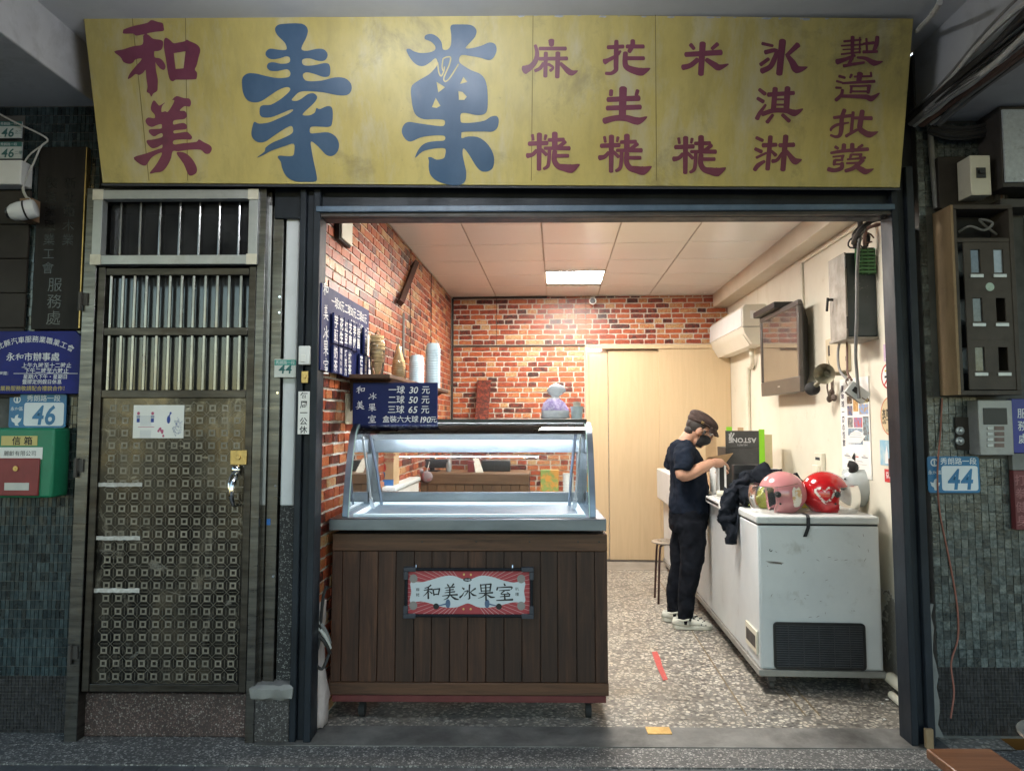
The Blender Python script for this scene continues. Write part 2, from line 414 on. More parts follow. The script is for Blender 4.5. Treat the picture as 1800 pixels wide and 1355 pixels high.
GUO = [(1330,155),(1380,148),(1450,152),(1482,180),(1475,220),(1445,255),(1418,288),(1450,290),(1510,275),(1560,255),(1595,268),(1602,305),(1585,345),(1555,360),(1500,345),(1440,335),(1395,330),(1380,350),(1382,372),(1400,390),(1450,420),(1500,440),(1530,470),(1545,520),(1550,600),(1545,660),(1525,683),(1480,687),(1420,675),(1390,680),(1388,720),(1400,733),(1460,732),(1530,720),(1565,698),(1600,692),(1615,715),(1608,760),(1580,785),(1530,785),(1460,785),(1400,788),(1393,800),(1395,825),(1430,815),(1490,818),(1540,850),(1575,900),(1588,950),(1580,1000),(1550,1022),(1510,1020),(1480,990),(1455,950),(1430,910),(1405,885),(1400,920),(1412,980),(1422,1030),(1415,1080),(1380,1104),(1320,1102),(1250,1080),(1210,1045),(1198,1000),(1200,960),(1195,940),(1215,938),(1245,952),(1285,945),(1296,925),(1298,890),(1270,883),(1210,890),(1160,905),(1118,942),(1130,905),(1155,870),(1190,850),(1240,842),(1290,838),(1295,815),(1270,808),(1210,810),(1150,820),(1090,845),(1055,825),(1038,785),(1050,745),(1080,728),(1130,735),(1200,745),(1270,753),(1292,745),(1290,718),(1240,712),(1170,712),(1125,690),(1105,650),(1095,590),(1092,545),(1100,510),(1140,480),(1200,445),(1235,410),(1250,385),(1248,360),(1235,350),(1205,375),(1170,395),(1135,392),(1105,370),(1080,335),(1065,298),(1085,293),(1110,308),(1150,318),(1200,315),(1235,300),(1235,275),(1210,250),(1175,235),(1180,212),(1215,205),(1250,222),(1275,255),(1282,295),(1310,298),(1330,270),(1332,210)]
GUO_HOLES = [[(1245,490),(1270,505),(1296,522),(1255,553)],[(1405,460),(1428,490),(1385,502)],[(1375,545),(1400,550),(1425,578),(1410,597),(1378,597)],[(1240,585),(1268,632),(1245,645),(1217,640)]]
HE = [(122,155),(130,145),(200,120),(310,95),(345,72),(400,88),(435,97),(443,130),(440,158),(380,165),(310,180),(330,195),(358,220),(420,230),(438,250),(430,300),(400,318),(370,320),(368,350),(375,370),(410,375),(440,400),(458,440),(445,468),(415,455),(385,420),(378,405),(382,470),(396,540),(395,600),(390,635),(360,655),(345,680),(330,655),(308,640),(315,600),(305,530),(300,468),(280,490),(250,508),(220,500),(190,525),(158,540),(175,495),(220,440),(270,380),(220,385),(200,410),(170,420),(125,405),(100,365),(50,322),(120,305),(200,280),(275,265),(280,200),(290,185),(225,197),(200,180),(125,180)]
HE_MOUTH = [(460,212),(490,228),(520,255),(560,250),(610,240),(625,228),(650,240),(700,262),(728,290),(733,320),(722,360),(705,430),(690,465),(708,490),(705,530),(690,542),(600,545),(540,545),(515,558),(490,540),(475,480),(460,380),(445,290),(447,230)]
HE_HOLE = [(523,335),(617,320),(600,455),(538,460)]
MEI = [(365,708),(400,745),(415,748),(455,725),(430,755),(425,800),(455,795),(475,800),(510,750),(528,708),(510,706),(545,675),(600,690),(645,695),(660,725),(650,758),(620,755),(600,760),(570,790),(610,793),(628,825),(610,855),(560,862),(522,870),(520,900),(560,893),(600,888),(625,905),(622,935),(580,942),(525,948),(525,970),(570,965),(625,958),(650,975),(668,1000),(655,1020),(610,1018),(525,1025),(525,1058),(600,1048),(700,1038),(722,1018),(760,1040),(810,1065),(825,1095),(805,1130),(770,1130),(735,1100),(650,1100),(560,1112),(515,1112),(500,1170),(470,1230),(430,1272),(380,1280),(330,1288),(370,1235),(400,1190),(430,1125),(380,1140),(340,1170),(300,1225),(250,1210),(205,1162),(300,1130),(400,1095),(430,1085),(430,1060),(395,1080),(350,1088),(312,1050),(310,1025),(350,1020),(430,1000),(430,970),(400,978),(365,995),(328,965),(330,940),(380,935),(425,930),(425,898),(390,905),(350,920),(315,905),(298,870),(320,845),(370,850),(370,820),(345,790),(342,755)]
MEI_FOOT = [(545,1130),(575,1117),(620,1130),(670,1175),(705,1240),(700,1285),(655,1307),(630,1280),(600,1210)]
LAO = [[(248,120,38),(258,185,35)],[(412,125,40),(400,180,30)],[(333,110,65),(328,545,55)],[(205,230,55),(430,220,55)],[(300,310,45),(250,360,50),(185,375,65)],[(355,300,40),(420,365,45)],[(520,100,70),(520,270,70)],[(445,185,45),(630,180,50)],[(650,205,45),(560,275,50)],[(395,285,40),(700,285,55)],[(455,310,45),(450,420,45),(435,500,45),(385,535,35)],[(520,320,60),(515,430,65),(560,500,70),(640,520,90),(720,530,110),(820,480,12)],[(540,375,45),(685,375,45)]]
STROKED = [
 ((900,50,6.923), [[(478,150,75),(480,210,60)],[(335,250,45),(655,250,50)],[(283,210,38),(305,300,50),(290,390,60),(230,470,70),(150,510,110)],[(330,375,45),(670,370,50)],[(412,300,50),(405,590,50)],[(558,300,60),(550,600,55)],[(385,430,45),(340,490,45),(280,520,40)],[(440,440,40),(500,480,30),(465,520,40)],[(590,430,40),(680,520,70),(730,545,70),(800,520,10)]]),
 ((900,50,6.923), [[(1270,155,50),(1268,290,60),(1265,450,60),(1262,510,55),(1210,550,45),(1140,550,40)],[(1165,235,50),(1355,225,50)],[(1320,280,30),(1290,320,40)],[(1250,350,45),(1170,390,50),(1125,410,75)],[(1468,150,55),(1465,210,60),(1425,290,50)],[(1395,225,50),(1600,225,50)],[(1380,300,60),(1375,420,65),(1400,480,70),(1500,520,90),(1580,530,100),(1680,490,12)],[(1400,368,50),(1605,368,50)]]),
 ((900,220,6.923), LAO), ((1026.7,223.6,6.923), LAO), ((1157,226,6.923), LAO),
 ((900,0,3.985), [[(1250,315,30),(1275,345,25)],[(1440,310,30),(1400,345,25)],[(1335,305,45),(1322,525,40)],[(1215,385,35),(1465,370,40)],[(1300,420,35),(1250,460,35),(1195,475,40)],[(1360,420,30),(1420,460,45),(1450,475,45),(1515,452,8)]]),
 ((900,0,3.985), [[(695,635,28),(692,670,28)],[(880,635,28),(870,670,25)],[(778,620,55),(772,830,50)],[(670,700,35),(890,690,40)],[(665,760,35),(900,752,35)],[(645,850,45),(720,830,40),(800,830,45),(880,850,55),(945,820,8)]]),
 ((1320,40,4.84), [[(95,180,30),(185,200,25)],[(268,155,60),(240,440,55)],[(120,255,40),(215,240,35),(195,320,45),(160,380,45),(90,415,50)],[(150,310,30),(80,360,35)],[(400,190,50),(310,275,30)],[(300,270,25),(350,340,55),(390,400,70),(480,380,8)]]),
 ((1320,40,4.84), [[(70,570,30),(120,610,35)],[(55,645,30),(105,675,35)],[(125,700,20),(75,770,35),(50,820,40)],[(145,615,40),(365,600,35)],[(205,560,45),(190,740,45)],[(310,555,50),(300,740,50)],[(200,655,18),(310,655,18)],[(200,700,18),(310,700,18)],[(95,780,40),(190,750,40),(300,750,45),(370,770,60),(440,735,8)],[(185,785,25),(135,850,35)],[(265,785,30),(325,840,35)]]),
 ((1320,40,4.84), [[(45,980,30),(100,1005,30)],[(35,1075,30),(90,1100,35)],[(115,1180,25),(60,1215,40),(30,1255,35)],[(100,1045,40),(215,1040,35)],[(165,970,40),(140,1250,40)],[(130,1110,20),(45,1150,25)],[(170,1090,20),(210,1130,35)],[(240,1045,35),(365,1040,40)],[(295,965,45),(270,1255,45)],[(265,1110,25),(220,1170,30),(180,1180,35)],[(300,1090,25),(350,1160,50),(380,1180,60),(430,1165,8)]]),
 ((1440,50,10.42), [[(450,245,45),(760,215,40)],[(610,160,75),(600,480,60)],[(400,325,35),(800,300,40)],[(430,395,28),(760,380,28)],[(400,480,38),(750,440,38)],[(740,170,30),(735,460,35)],[(860,190,40),(870,430,45)],[(1060,160,70),(1040,300,80),(990,440,60)],[(800,290,45),(1000,270,60)],[(800,440,60),(1060,430,50)],[(650,500,50),(480,570,70),(320,620,110)],[(600,540,60),(540,660,60)],[(440,695,60),(620,660,55),(820,630,45)],[(690,540,40),(850,560,70),(1000,640,110),(1160,610,12)]]),
 ((1440,50,10.42), [[(360,880,55),(470,910,50)],[(315,970,45),(420,1000,40)],[(300,1090,45),(400,1095,40)],[(590,850,50),(560,910,40)],[(745,830,110),(720,970,90)],[(640,890,40),(950,880,40)],[(940,810,40),(950,890,40)],[(420,1010,42),(1010,975,60)],[(560,1065,38),(940,1055,40)],[(590,1060,50),(570,1190,45)],[(910,1050,70),(890,1190,60)],[(580,1160,38),(900,1160,38)],[(420,1130,60),(400,1220,60),(300,1320,70)],[(390,1245,55),(620,1250,70),(850,1260,90),(950,1290,110),(1100,1190,15)]]),
 ((1440,180,9.68), [[(430,130,70),(385,260,75),(375,450,80),(350,560,70),(280,590,50),(190,560,40)],[(245,265,55),(540,230,60)],[(420,370,40),(290,390,55),(205,450,50),(195,490,30)],[(400,365,40),(500,350,30)],[(575,170,55),(540,530,60)],[(450,580,55),(640,470,50)],[(580,270,50),(890,275,75)],[(730,150,80),(700,330,90),(690,450,90),(770,520,100),(860,550,110),(1000,505,12)]]),
 ((1440,180,9.68), [[(270,760,55),(320,790,50)],[(420,720,75),(410,840,80)],[(560,710,75),(560,840,80)],[(735,730,50),(660,780,45)],[(195,865,45),(420,830,60),(830,800,65)],[(230,930,32),(420,910,36)],[(400,905,50),(380,990,42)],[(270,985,42),(400,985,36)],[(260,990,60),(250,1070,50)],[(240,1060,32),(400,1050,36)],[(385,1030,60),(375,1120,75),(260,1160,70),(150,1140,80)],[(540,890,34),(720,890,45)],[(540,890,50),(520,960,42)],[(700,890,55),(690,970,42)],[(470,975,32),(780,945,42)],[(460,1040,40),(700,1030,42)],[(740,980,70),(660,1060,70),(560,1130,70),(440,1170,60)],[(600,1080,60),(720,1150,100),(790,1180,100),(920,1135,12)]]),
]
# ------------------------------------------------------------------ shared materials
m_conc = mat('grey concrete', (.17, .165, .155), (.27, .265, .25), 4, rough=.8, bump=.15, dirt=(.06, .055, .05), dirt_scale=2.2)
m_plaster = mat('arcade plaster', (.58, .59, .61), (.66, .67, .69), 2.5, rough=.85, bump=.06, bscale=120, dirt=(.22, .21, .2), dirt_scale=2.5, dirt_lo=.6, dirt_hi=.85, dirt_amt=.5)
m_beamdark = mat('beam plaster', (.5, .5, .51), (.58, .58, .59), 3, rough=.85, bump=.05, dirt=(.2, .19, .17), dirt_scale=3, dirt_amt=.5)
m_dark = mat('dark backing', (.02, .02, .022), (.035, .035, .04), 5, rough=.8)
m_asphalt = mat('asphalt', (.04, .04, .042), (.06, .06, .06), 20, rough=.9, bump=.2, bscale=200)
m_steel = mat('brushed steel', (.10, .098, .096), (.19, .183, .174), 3, (1, 1, 14), rough=.24, rough2=.42, metal=1, bump=.03, dirt=(.12, .09, .06), dirt_scale=5, dirt_amt=.75, dirt_lo=.5)
m_steeldk = mat('dull door steel', (.05, .046, .042), (.11, .10, .09), 3, (1, 1, 8), rough=.28, rough2=.5, metal=1, bump=.03, dirt=(.06, .045, .035), dirt_scale=4, dirt_amt=.85, dirt_lo=.45)
m_steelbr = mat('bright bar steel', (.22, .22, .225), (.32, .315, .31), 6, rough=.16, rough2=.3, metal=1, dirt=(.3, .2, .12), dirt_scale=9, dirt_amt=.5)
m_alu = mat('pale aluminium', (.38, .40, .41), (.48, .49, .49), 5, rough=.35, rough2=.5, metal=.6, dirt=(.2, .19, .17), dirt_scale=5, dirt_amt=.5)
m_guide = mat('dark painted steel', (.008, .011, .016), (.021, .027, .036), 5, (1, 1, .4), rough=.35, rough2=.6, bump=.06, dirt=(.012, .011, .01), dirt_scale=3, dirt_amt=.7, spec=.28)
m_guide2 = mat('worn brown steel', (.035, .03, .028), (.07, .062, .055), 5, (1, 1, .5), rough=.45, rough2=.7, bump=.08, dirt=(.1, .06, .035), dirt_scale=5, dirt_amt=.6)
m_white = mat('white plastic', (.72, .72, .7), (.78, .78, .77), 5, rough=.4)
m_cream = mat('cream plastic', (.62, .58, .46), (.68, .64, .53), 5, rough=.45, dirt=(.35, .3, .22), dirt_scale=8, dirt_amt=.4)
m_black = mat('black plastic', (.012, .012, .013), (.02, .02, .021), 9, rough=.4, spec=.5)
m_rubber = mat('black rubber', (.016, .016, .016), rough=.75)
m_chrome = mat('chrome', (.75, .75, .75), rough=.1, metal=1)
m_brass = mat('brass', (.5, .34, .13), (.62, .44, .18), 30, rough=.3, rough2=.5, metal=1, dirt=(.14, .09, .04), dirt_scale=20)
m_paper = mat('white paper', (.75, .74, .7), (.8, .79, .76), 5, rough=.8)
m_wire_w = mat('off-white cable', (.5, .49, .46), (.6, .59, .56), 12, rough=.6, dirt=(.2, .18, .15), dirt_scale=12, dirt_amt=.5)
m_wire_g = mat('grey cable', (.17, .17, .17), (.26, .25, .24), 12, rough=.6)
m_wire_d = mat('dark cable', (.025, .024, .024), rough=.6)
m_wire_b = mat('brown cable', (.16, .09, .07), rough=.6)
m_ink = mat('black ink', (.012, .012, .014), rough=.6)
m_inkw = mat('white paint lettering', (.72, .72, .72), rough=.6)
m_navy = mat('navy board paint', (.006, .012, .075), (.011, .02, .1), 4, rough=.42, rough2=.6, bump=.04, dirt=(.03, .04, .12), dirt_scale=5, dirt_amt=.25, spec=.22)

# ------------------------------------------------------------------ ground
XL, XR = -3.4, 3.4
struct('street', MB().box(-30, 30, -40, -1.3, -.4, -.16), m_asphalt)
struct('arcade_subfloor', MB().box(XL - 1, XR + 1, -1.3, 3.38, -.3, -.03), m_conc)
m_planktile = mat('dark grey paving tile', (.06, .062, .066), (.085, .087, .09), 6, rough=.55, rough2=.75, bump=.08, bscale=90, dirt=(.035, .033, .03), dirt_scale=4, dirt_amt=.7, vary=.12)
floor_a = struct('arcade_floor', MB().box(XL - 1, XR + 1, .8, 3.379, -.034, -.026), mat('tile grout', (.16, .155, .15), rough=.9))
ptile = _mesh('tile', MB().box(-.5, .5, -.5, .5, -.5, .5), m_planktile, (0, 0, 0), 0)
for i in range(-22, 23):
    for j in range(4):
        piece('tile', ptile, floor_a, (i * .152 + .03, 3.378 - .3 - j * .604, -.016), (.148, .6, .02))
def terrazzo(name, chips, cement, size, rough=.35, dirt=None, amt=.8):
    k = Mat(name); vec = k.pos((1, 1, 1))
    v = k.node('ShaderNodeTexVoronoi'); v.inputs['Scale'].default_value = 1 / size; v.inputs['Randomness'].default_value = 1
    e = k.node('ShaderNodeTexVoronoi'); e.feature = 'DISTANCE_TO_EDGE'; e.inputs['Scale'].default_value = 1 / size
    wv = k.mix(.012, vec, k.node('ShaderNodeTexNoise').outputs['Color'])
    for q in (v, e): k.l.new(vec, q.inputs['Vector'])
    sep = k.node('ShaderNodeSeparateColor'); k.l.new(v.outputs['Color'], sep.inputs[0])
    n = len(chips)
    col = k.ramp(sep.outputs[0], [(i / n, c) for i, c in enumerate(chips)], 'CONSTANT')
    col = k.mix(k.ramp(k.noise(vec, 240, 3), [(.3, 0.0), (.7, .25)]), col, cement)
    th = k.ramp(k.math('ADD', e.outputs['Distance'], k.math('MULTIPLY', sep.outputs[1], -.12)), [(.03, 1.0), (.13, 0.0)])
    col = k.mix(th, col, cement)
    if dirt: col = k.mix(k.ramp(k.noise(vec, 1.3, 8, .65), [(.42, 0.0), (.72, amt)]), col, dirt)
    k.set('Base Color', col); k.set('Roughness', k.ramp(k.noise(vec, 5, 5), [(.3, rough), (.7, rough + .25)]))
    k.bump(th, .12, .002); return k.m
m_terr = terrazzo('pale pebble terrazzo', [(.64, .57, .45), (.06, .055, .05), (.57, .53, .46), (.72, .67, .57), (.16, .145, .125), (.5, .45, .37), (.68, .62, .5), (.08, .07, .06), (.62, .57, .48), (.3, .27, .22)], (.19, .178, .158), .0225, .28, (.13, .11, .085), .6)
m_terr2 = terrazzo('fine grey terrazzo', [(.3, .29, .27), (.1, .1, .1), (.42, .41, .38), (.06, .06, .06), (.5, .48, .44), (.2, .19, .18)], (.09, .088, .084), .012, .5, (.06, .056, .05), .6)
m_terr3 = terrazzo('red brown terrazzo', [(.14, .08, .07), (.05, .035, .03), (.22, .15, .13), (.08, .05, .045), (.3, .25, .22)], (.06, .035, .03), .009, .6, (.02, .015, .012), .9)
struct('terrazzo_strip', MB().box(XL - 1, XR + 1, 3.38, 3.575, -.3, 0), m_terr2)
m_thresh = mat('worn threshold cement', (.13, .125, .115), (.22, .21, .19), 5, rough=.6, rough2=.85, bump=.12, bscale=150, dirt=(.045, .04, .035), dirt_scale=1.7, dirt_amt=.85, dirt_lo=.45, dirt_hi=.65)
struct('threshold', MB().box(F(450, 1290, 3.6)[0], F(1665, 1290, 3.6)[0], 3.575, 3.8, -.3, .004), m_thresh)
struct('wall_footing', MB().box(XL - 1, F(450, 1290, 3.6)[0], 3.575, 3.74, -.3, 0.001), m_terr2)
UL, UR, VB, ZC = -1.165, 1.87, 8.3, 2.86
struct('shop_floor', MB().box(UL - .2, UR + .2, 3.66, VB + .2, -.3, 0.0), m_terr, 'R')
# strips of cement and brass joints let into the shop floor
m_joint = mat('brass floor joint', (.16, .12, .07), (.24, .18, .1), 20, rough=.5)
for a, b in (((1160, 1017), (1307, 1257)), ((1372, 1207), (1418, 1257)), ((1395, 1205), (1440, 1257))):
    (u0, v0), (u1, v1) = RZ(*a), RZ(*b)
    struct('floor_joint', MB().box((u0 + u1) / 2 - .004, (u0 + u1) / 2 + .004, v1, v0, -.01, .0015), m_joint, 'R')
struct('floor_kerb', MB().box(UL, UR, 7.75, VB, -.01, .003), mat('grey floor cement', (.2, .18, .15), (.28, .25, .21), 6, rough=.7), 'R')

# ------------------------------------------------------------------ arcade ceiling and beams
zs = F(900, 27, 3.30)[1]
xbl = F(155, 172, 3.6)[0]; zb = F(155, 172, 3.6)[1]
xbr0, xbr1 = F(1612, 215, 3.7)[0], F(1768, 205, 3.7)[0]; zb2 = F(1690, 213, 3.7)[1]
struct('arcade_ceiling', MB().box(xbl, xbr0, -1.3, 3.9, zs + .02, zs + .25), m_plaster)
struct('side_ceiling', MB().box(xbr1, XR + 1, -1.3, 3.9, zs + .02, zs + .25), m_plaster)
struct('beam_left', MB().box(XL - 1, xbl, -1.3, 3.72, zb, zs + .25), m_beamdark, bevel=.006)
struct('beam_right', MB().box(xbr0, xbr1, -1.3, 3.72, zb2, zs + .25), m_beamdark, bevel=.006)
struct('arcade_fascia', MB().box(XL - 1, XR + 1, -1.5, -1.3, zs - .25, zs + .25), m_plaster)

# ------------------------------------------------------------------ facade walls
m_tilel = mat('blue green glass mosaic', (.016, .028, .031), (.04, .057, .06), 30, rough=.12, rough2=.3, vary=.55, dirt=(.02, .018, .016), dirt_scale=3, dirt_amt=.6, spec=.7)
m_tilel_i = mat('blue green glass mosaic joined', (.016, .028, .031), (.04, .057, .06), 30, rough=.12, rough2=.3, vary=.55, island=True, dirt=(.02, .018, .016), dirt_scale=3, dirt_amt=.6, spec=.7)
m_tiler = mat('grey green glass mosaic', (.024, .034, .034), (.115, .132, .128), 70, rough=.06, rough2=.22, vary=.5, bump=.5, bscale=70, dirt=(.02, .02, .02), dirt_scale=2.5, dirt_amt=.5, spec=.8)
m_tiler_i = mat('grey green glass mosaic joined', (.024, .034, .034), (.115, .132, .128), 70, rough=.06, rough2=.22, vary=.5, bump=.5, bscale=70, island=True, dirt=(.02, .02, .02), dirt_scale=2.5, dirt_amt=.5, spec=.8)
m_tiled_i = mat('near black mosaic joined', (.012, .012, .015), (.03, .028, .03), 30, rough=.25, rough2=.5, vary=.5, island=True, spec=.5)
m_grout = mat('mosaic grout', (.075, .075, .072), (.12, .118, .11), 8, rough=.9, dirt=(.03, .028, .025), dirt_scale=3)
m_shutterbrown = mat('brown shutter paint', (.03, .024, .021), (.045, .038, .033), 4, rough=.6, spec=.2, dirt=(.02, .018, .015), dirt_scale=3)

def tiled(wall, me, mi, mdark, x0, x1, y, z0, z1, zsplit, tw, th, sw, sh, keep, blocked=()):
    """mosaic: the tiles that show largest are objects, the rest one joined part"""
    spots = []
    nx, nz = int((x1 - x0) / tw), int((z1 - zsplit) / th)
    for j in range(nz):
        for i in range(nx):
            cx, cz = x0 + (i + .5) * tw, zsplit + (j + .5) * th
            d2 = cx * cx + (cz - 1.48) ** 2 + y * y
            hid = any(a <= cx <= b and c <= cz <= d for a, b, c, d in blocked)
            spots.append((hid, d2, cx, cz))
    rs = random.Random(3)
    spots.sort()
    rest = MB()
    for n, (hid, d2, cx, cz) in enumerate(spots):
        jx, jz, jy = rs.uniform(-.0008, .0008), rs.uniform(-.001, .001), rs.uniform(-.0015, .0012)
        s = (tw - .003 + jx, .006, th - .003 + jz)
        if n < keep:
            piece('tile', me, wall, (cx, y - .002 + jy, cz), s, rot=(rs.uniform(-.03, .03), 0, rs.uniform(-.05, .05)))
        elif not hid:
            rest.obox((cx, y - .002 + jy, cz), s, Matrix.Rotation(rs.uniform(-.04, .04), 3, 'Z') @ Matrix.Rotation(rs.uniform(-.03, .03), 3, 'X'))
    if rest.v: part('tile_field', rest, mi, wall, kind='stuff', smooth=0)
    low = MB()
    for j in range(int((zsplit - z0) / sh)):
        for i in range(int((x1 - x0) / sw)):
            cx, cz = x0 + (i + .5) * sw, zsplit - (j + .5) * sh
            low.obox((cx, y - .001 + rs.uniform(-.001, .001), cz), (sw - .0025, .005, sh - .0025), Matrix.Rotation(rs.uniform(-.05, .05), 3, 'Z'))
    part('tile_base_field', low, mdark, wall, kind='stuff', smooth=0)

YW = 3.70
xl0, xl1 = F(-30, 700, YW)[0], F(160, 700, YW)[0]
wl_ = struct('tiled_wall_left', MB().box(XL - 1, xl1, YW, YW + .3, 0, zb), m_grout)
zsp = F(60, 1187, YW)[1]
tl = unit_box('tile', m_tilel)
def blk(px0, py0, px1, py1, y=YW):
    a, b = F(px0, py1, y), F(px1, py0, y); return (a[0], b[0], a[1], b[1])
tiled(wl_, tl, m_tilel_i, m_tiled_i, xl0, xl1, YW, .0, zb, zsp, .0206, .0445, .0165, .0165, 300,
      [blk(60, 258, 147, 580), blk(-40, 582, 147, 692), blk(-40, 692, 115, 750), blk(-40, 750, 97, 875), blk(-40, 205, 42, 580)])
xr0, xr1 = F(1628, 700, YW)[0], F(1835, 700, YW)[0]
wr_ = struct('tiled_wall_right', MB().box(xr0, XR + 1, YW, YW + .3, 0, zs), m_grout)
zsp2 = F(1700, 1172, YW)[1]
tr_ = unit_box('tile', m_tiler)
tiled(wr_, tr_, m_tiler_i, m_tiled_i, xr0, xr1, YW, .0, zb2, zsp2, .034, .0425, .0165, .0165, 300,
      [blk(1640, 358, 1800, 690), blk(1630, 800, 1720, 865), blk(1715, 700, 1780, 800), blk(1780, 690, 1860, 930)])
struct('upper_wall', MB().box(xl1, xr0, 3.74, 3.9, 2.57, zs + .02), m_dark)
xg0, xg1 = F(525, 800, 3.62)[0], F(566, 800, 3.62)[0]
struct('wall_beside_opening', MB().box(F(440, 800, 3.7)[0], F(519, 800, 3.62)[0], 3.72, 4.0, 0, 2.6), m_dark)
struct('wall_behind_guide', MB().box(F(1614, 800, 3.62)[0], xr0 + .2, 3.74, 3.84, 0, 2.44), m_dark)
# stairwell behind the steel door
xs0, xs1 = F(128, 800, 3.7)[0], F(470, 800, 3.7)[0]
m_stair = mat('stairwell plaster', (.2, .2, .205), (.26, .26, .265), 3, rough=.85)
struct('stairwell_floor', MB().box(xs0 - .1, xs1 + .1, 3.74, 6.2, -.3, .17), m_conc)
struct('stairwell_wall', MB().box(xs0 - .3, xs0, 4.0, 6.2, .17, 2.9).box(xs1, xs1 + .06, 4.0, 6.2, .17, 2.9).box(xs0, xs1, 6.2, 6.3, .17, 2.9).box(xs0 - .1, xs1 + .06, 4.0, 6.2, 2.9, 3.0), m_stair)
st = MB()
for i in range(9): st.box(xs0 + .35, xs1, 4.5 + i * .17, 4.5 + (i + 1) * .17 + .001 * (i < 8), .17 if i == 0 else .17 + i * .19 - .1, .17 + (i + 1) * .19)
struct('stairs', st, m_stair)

# ------------------------------------------------------------------ shop shell
BR = [(0.0, (.05, .016, .014)), (.1, (.13, .03, .02)), (.25, (.3, .055, .028)), (.5, (.46, .1, .036)), (.74, (.52, .145, .05)), (.88, (.55, .23, .09)), (1.0, (.6, .4, .2))]
def brick_mat(name, island):
    k = Mat(name); vec = k.pos()
    r = k.rnd(island)
    n = k.noise(vec, 34, 8, .8, .6)
    v = k.math('ADD', r, k.math('MULTIPLY', k.math('SUBTRACT', n, .5), 1.7))
    base = k.ramp(v, BR)
    n2 = k.ramp(k.noise(vec, 120, 4, .7), [(.36, .45), (.6, 1.0)])
    base = k.mix(.7, base, n2, 'MULTIPLY')
    base = k.mix(k.ramp(k.noise(vec, 55, 5, .7), [(.62, 0.0), (.75, .5)]), base, (.6, .4, .2))
    k.set('Base Color', base); k.set('Roughness', .38); k.bump(k.noise(vec, 90, 5), .2, .003); return k.m
m_brick, m_brick_i = brick_mat('printed brick', False), brick_mat('printed brick joined', True)
m_mortar = mat('pale mortar', (.5, .46, .4), (.66, .62, .55), 40, rough=.6, bump=.15)
def brick_shape(seed):
    r = random.Random(seed); pts = []
    for x, z in ((-.5, -.38), (-.47, -.5), (-.2, -.49), (.15, -.5), (.46, -.5), (.5, -.36), (.5, .3), (.47, .5), (.1, .49), (-.25, .5), (-.47, .49), (-.5, .35)):
        pts.append((x + r.uniform(-.022, .022), z + r.uniform(-.06, .06)))
    return pts
bvar, bvar2 = [], []
for k in range(7):
    q = MB().prism(brick_shape(k), (0, 0, 0), (1, 0, 0), (0, 0, 1), (0, -1, 0), -.5, .5); bvar.append((q.v, q.f))
    bvar2.append(([(-y, x, z) for x, y, z in q.v], q.f))
bmes_b = [_mesh('brick', MB().add(*q), m_brick, (0, 0, 0), 0) for q in bvar]; bmes_l = [_mesh('brick', MB().add(*q), m_brick, (0, 0, 0), 0) for q in bvar2]
bme = bmes_b[0]
CH = .0565
def lay(u0, u1, z0, z1, rs):
    out = []; z = z0; row = 0
    while z < z1 - .01:
        u = u0 - rs.uniform(0, .12)
        while u < u1:
            L = rs.choice((.09, .1, .11, .13, .15, .17, .19, .21))
            a, b = max(u, u0), min(u + L, u1)
            if b - a > .02: out.append((a, b, z, min(z + CH, z1)))
            u += L
        z += CH; row += 1
    return out
def jit(poly, rs, q=.0022): return [(a + rs.uniform(-q, q), b + rs.uniform(-q, q)) for a, b in poly]
def brickwork(wall, bricks, place, score, keep, bmes, bvar):
    rs = random.Random(5)
    order = sorted(bricks, key=score, reverse=True); rest = MB()
    for n, (a, b, z0, z1) in enumerate(order):
        g = .0065; h = rs.uniform(-.0015, .0015)
        if n < keep and score((a, b, z0, z1)) > 0:
            loc, sca = place(a + g, b - g, z0 + g, z1 - g, h)
            piece('brick', bmes[n % 7], wall, loc, sca, rot=tuple(rs.uniform(-.012, .012) for _ in range(3)))
        else:
            loc, sca = place(a + g, b - g, z0 + g, z1 - g, h)
            vv, ff = bvar[n % 7]; rest.add([(loc[0] + x * sca[0], loc[1] + y * sca[1], loc[2] + z * sca[2]) for x, y, z in vv], ff)
    if rest.v: part('brick_field', rest, m_brick_i, wall, kind='stuff', smooth=0)
rs = random.Random(11)
wall_l = struct('wall_left', MB().box(UL - .1, UL - .008, 3.62, VB + .0205, 0, ZC + .1), m_mortar, 'R')
BL = lay(3.63, VB, .01, ZC, rs)
def proj(u, v, z):
    p = CAMR.transposed() @ (RM @ Vector((u, v, z)) - EYE)
    return CX + F_PX * p.x / -p.z, CY - F_PX * p.y / -p.z, -p.z
def sc_left(q):
    a, b, z0, z1 = q; px, py, d = proj(UL, (a + b) / 2, (z0 + z1) / 2)
    if px < 560 or py < 378 or (px > 612 and py > 745) or (566 < px < 645 and 500 + (px - 566) * .65 < py < 655): return 0
    x0 = proj(UL, a, z0)[0]; x1 = proj(UL, b, z0)[0]
    return (x1 - x0) * (z1 - z0) / d
brickwork(wall_l, BL, lambda a, b, z0, z1, h: ((UL - .006 + h, (a + b) / 2, (z0 + z1) / 2), (.012, b - a, z1 - z0)), sc_left, 300, bmes_l, bvar2)
wall_b = struct('wall_back', MB().box(UL - .007, UR - .001, VB + .008, VB + .0215, 0, ZC + .05).box(UL - .1, UR + .1, VB + .0215, VB + .2, 0, ZC + .1), m_mortar, 'R')
zdoor = RV(1100, 607, VB)[1]; udoor = RV(1030, 700, VB)[0]
BB = lay(UL + .012, UR, zdoor + .012, ZC, rs) + lay(UL + .012, udoor - .01, .5, zdoor - .008, rs)
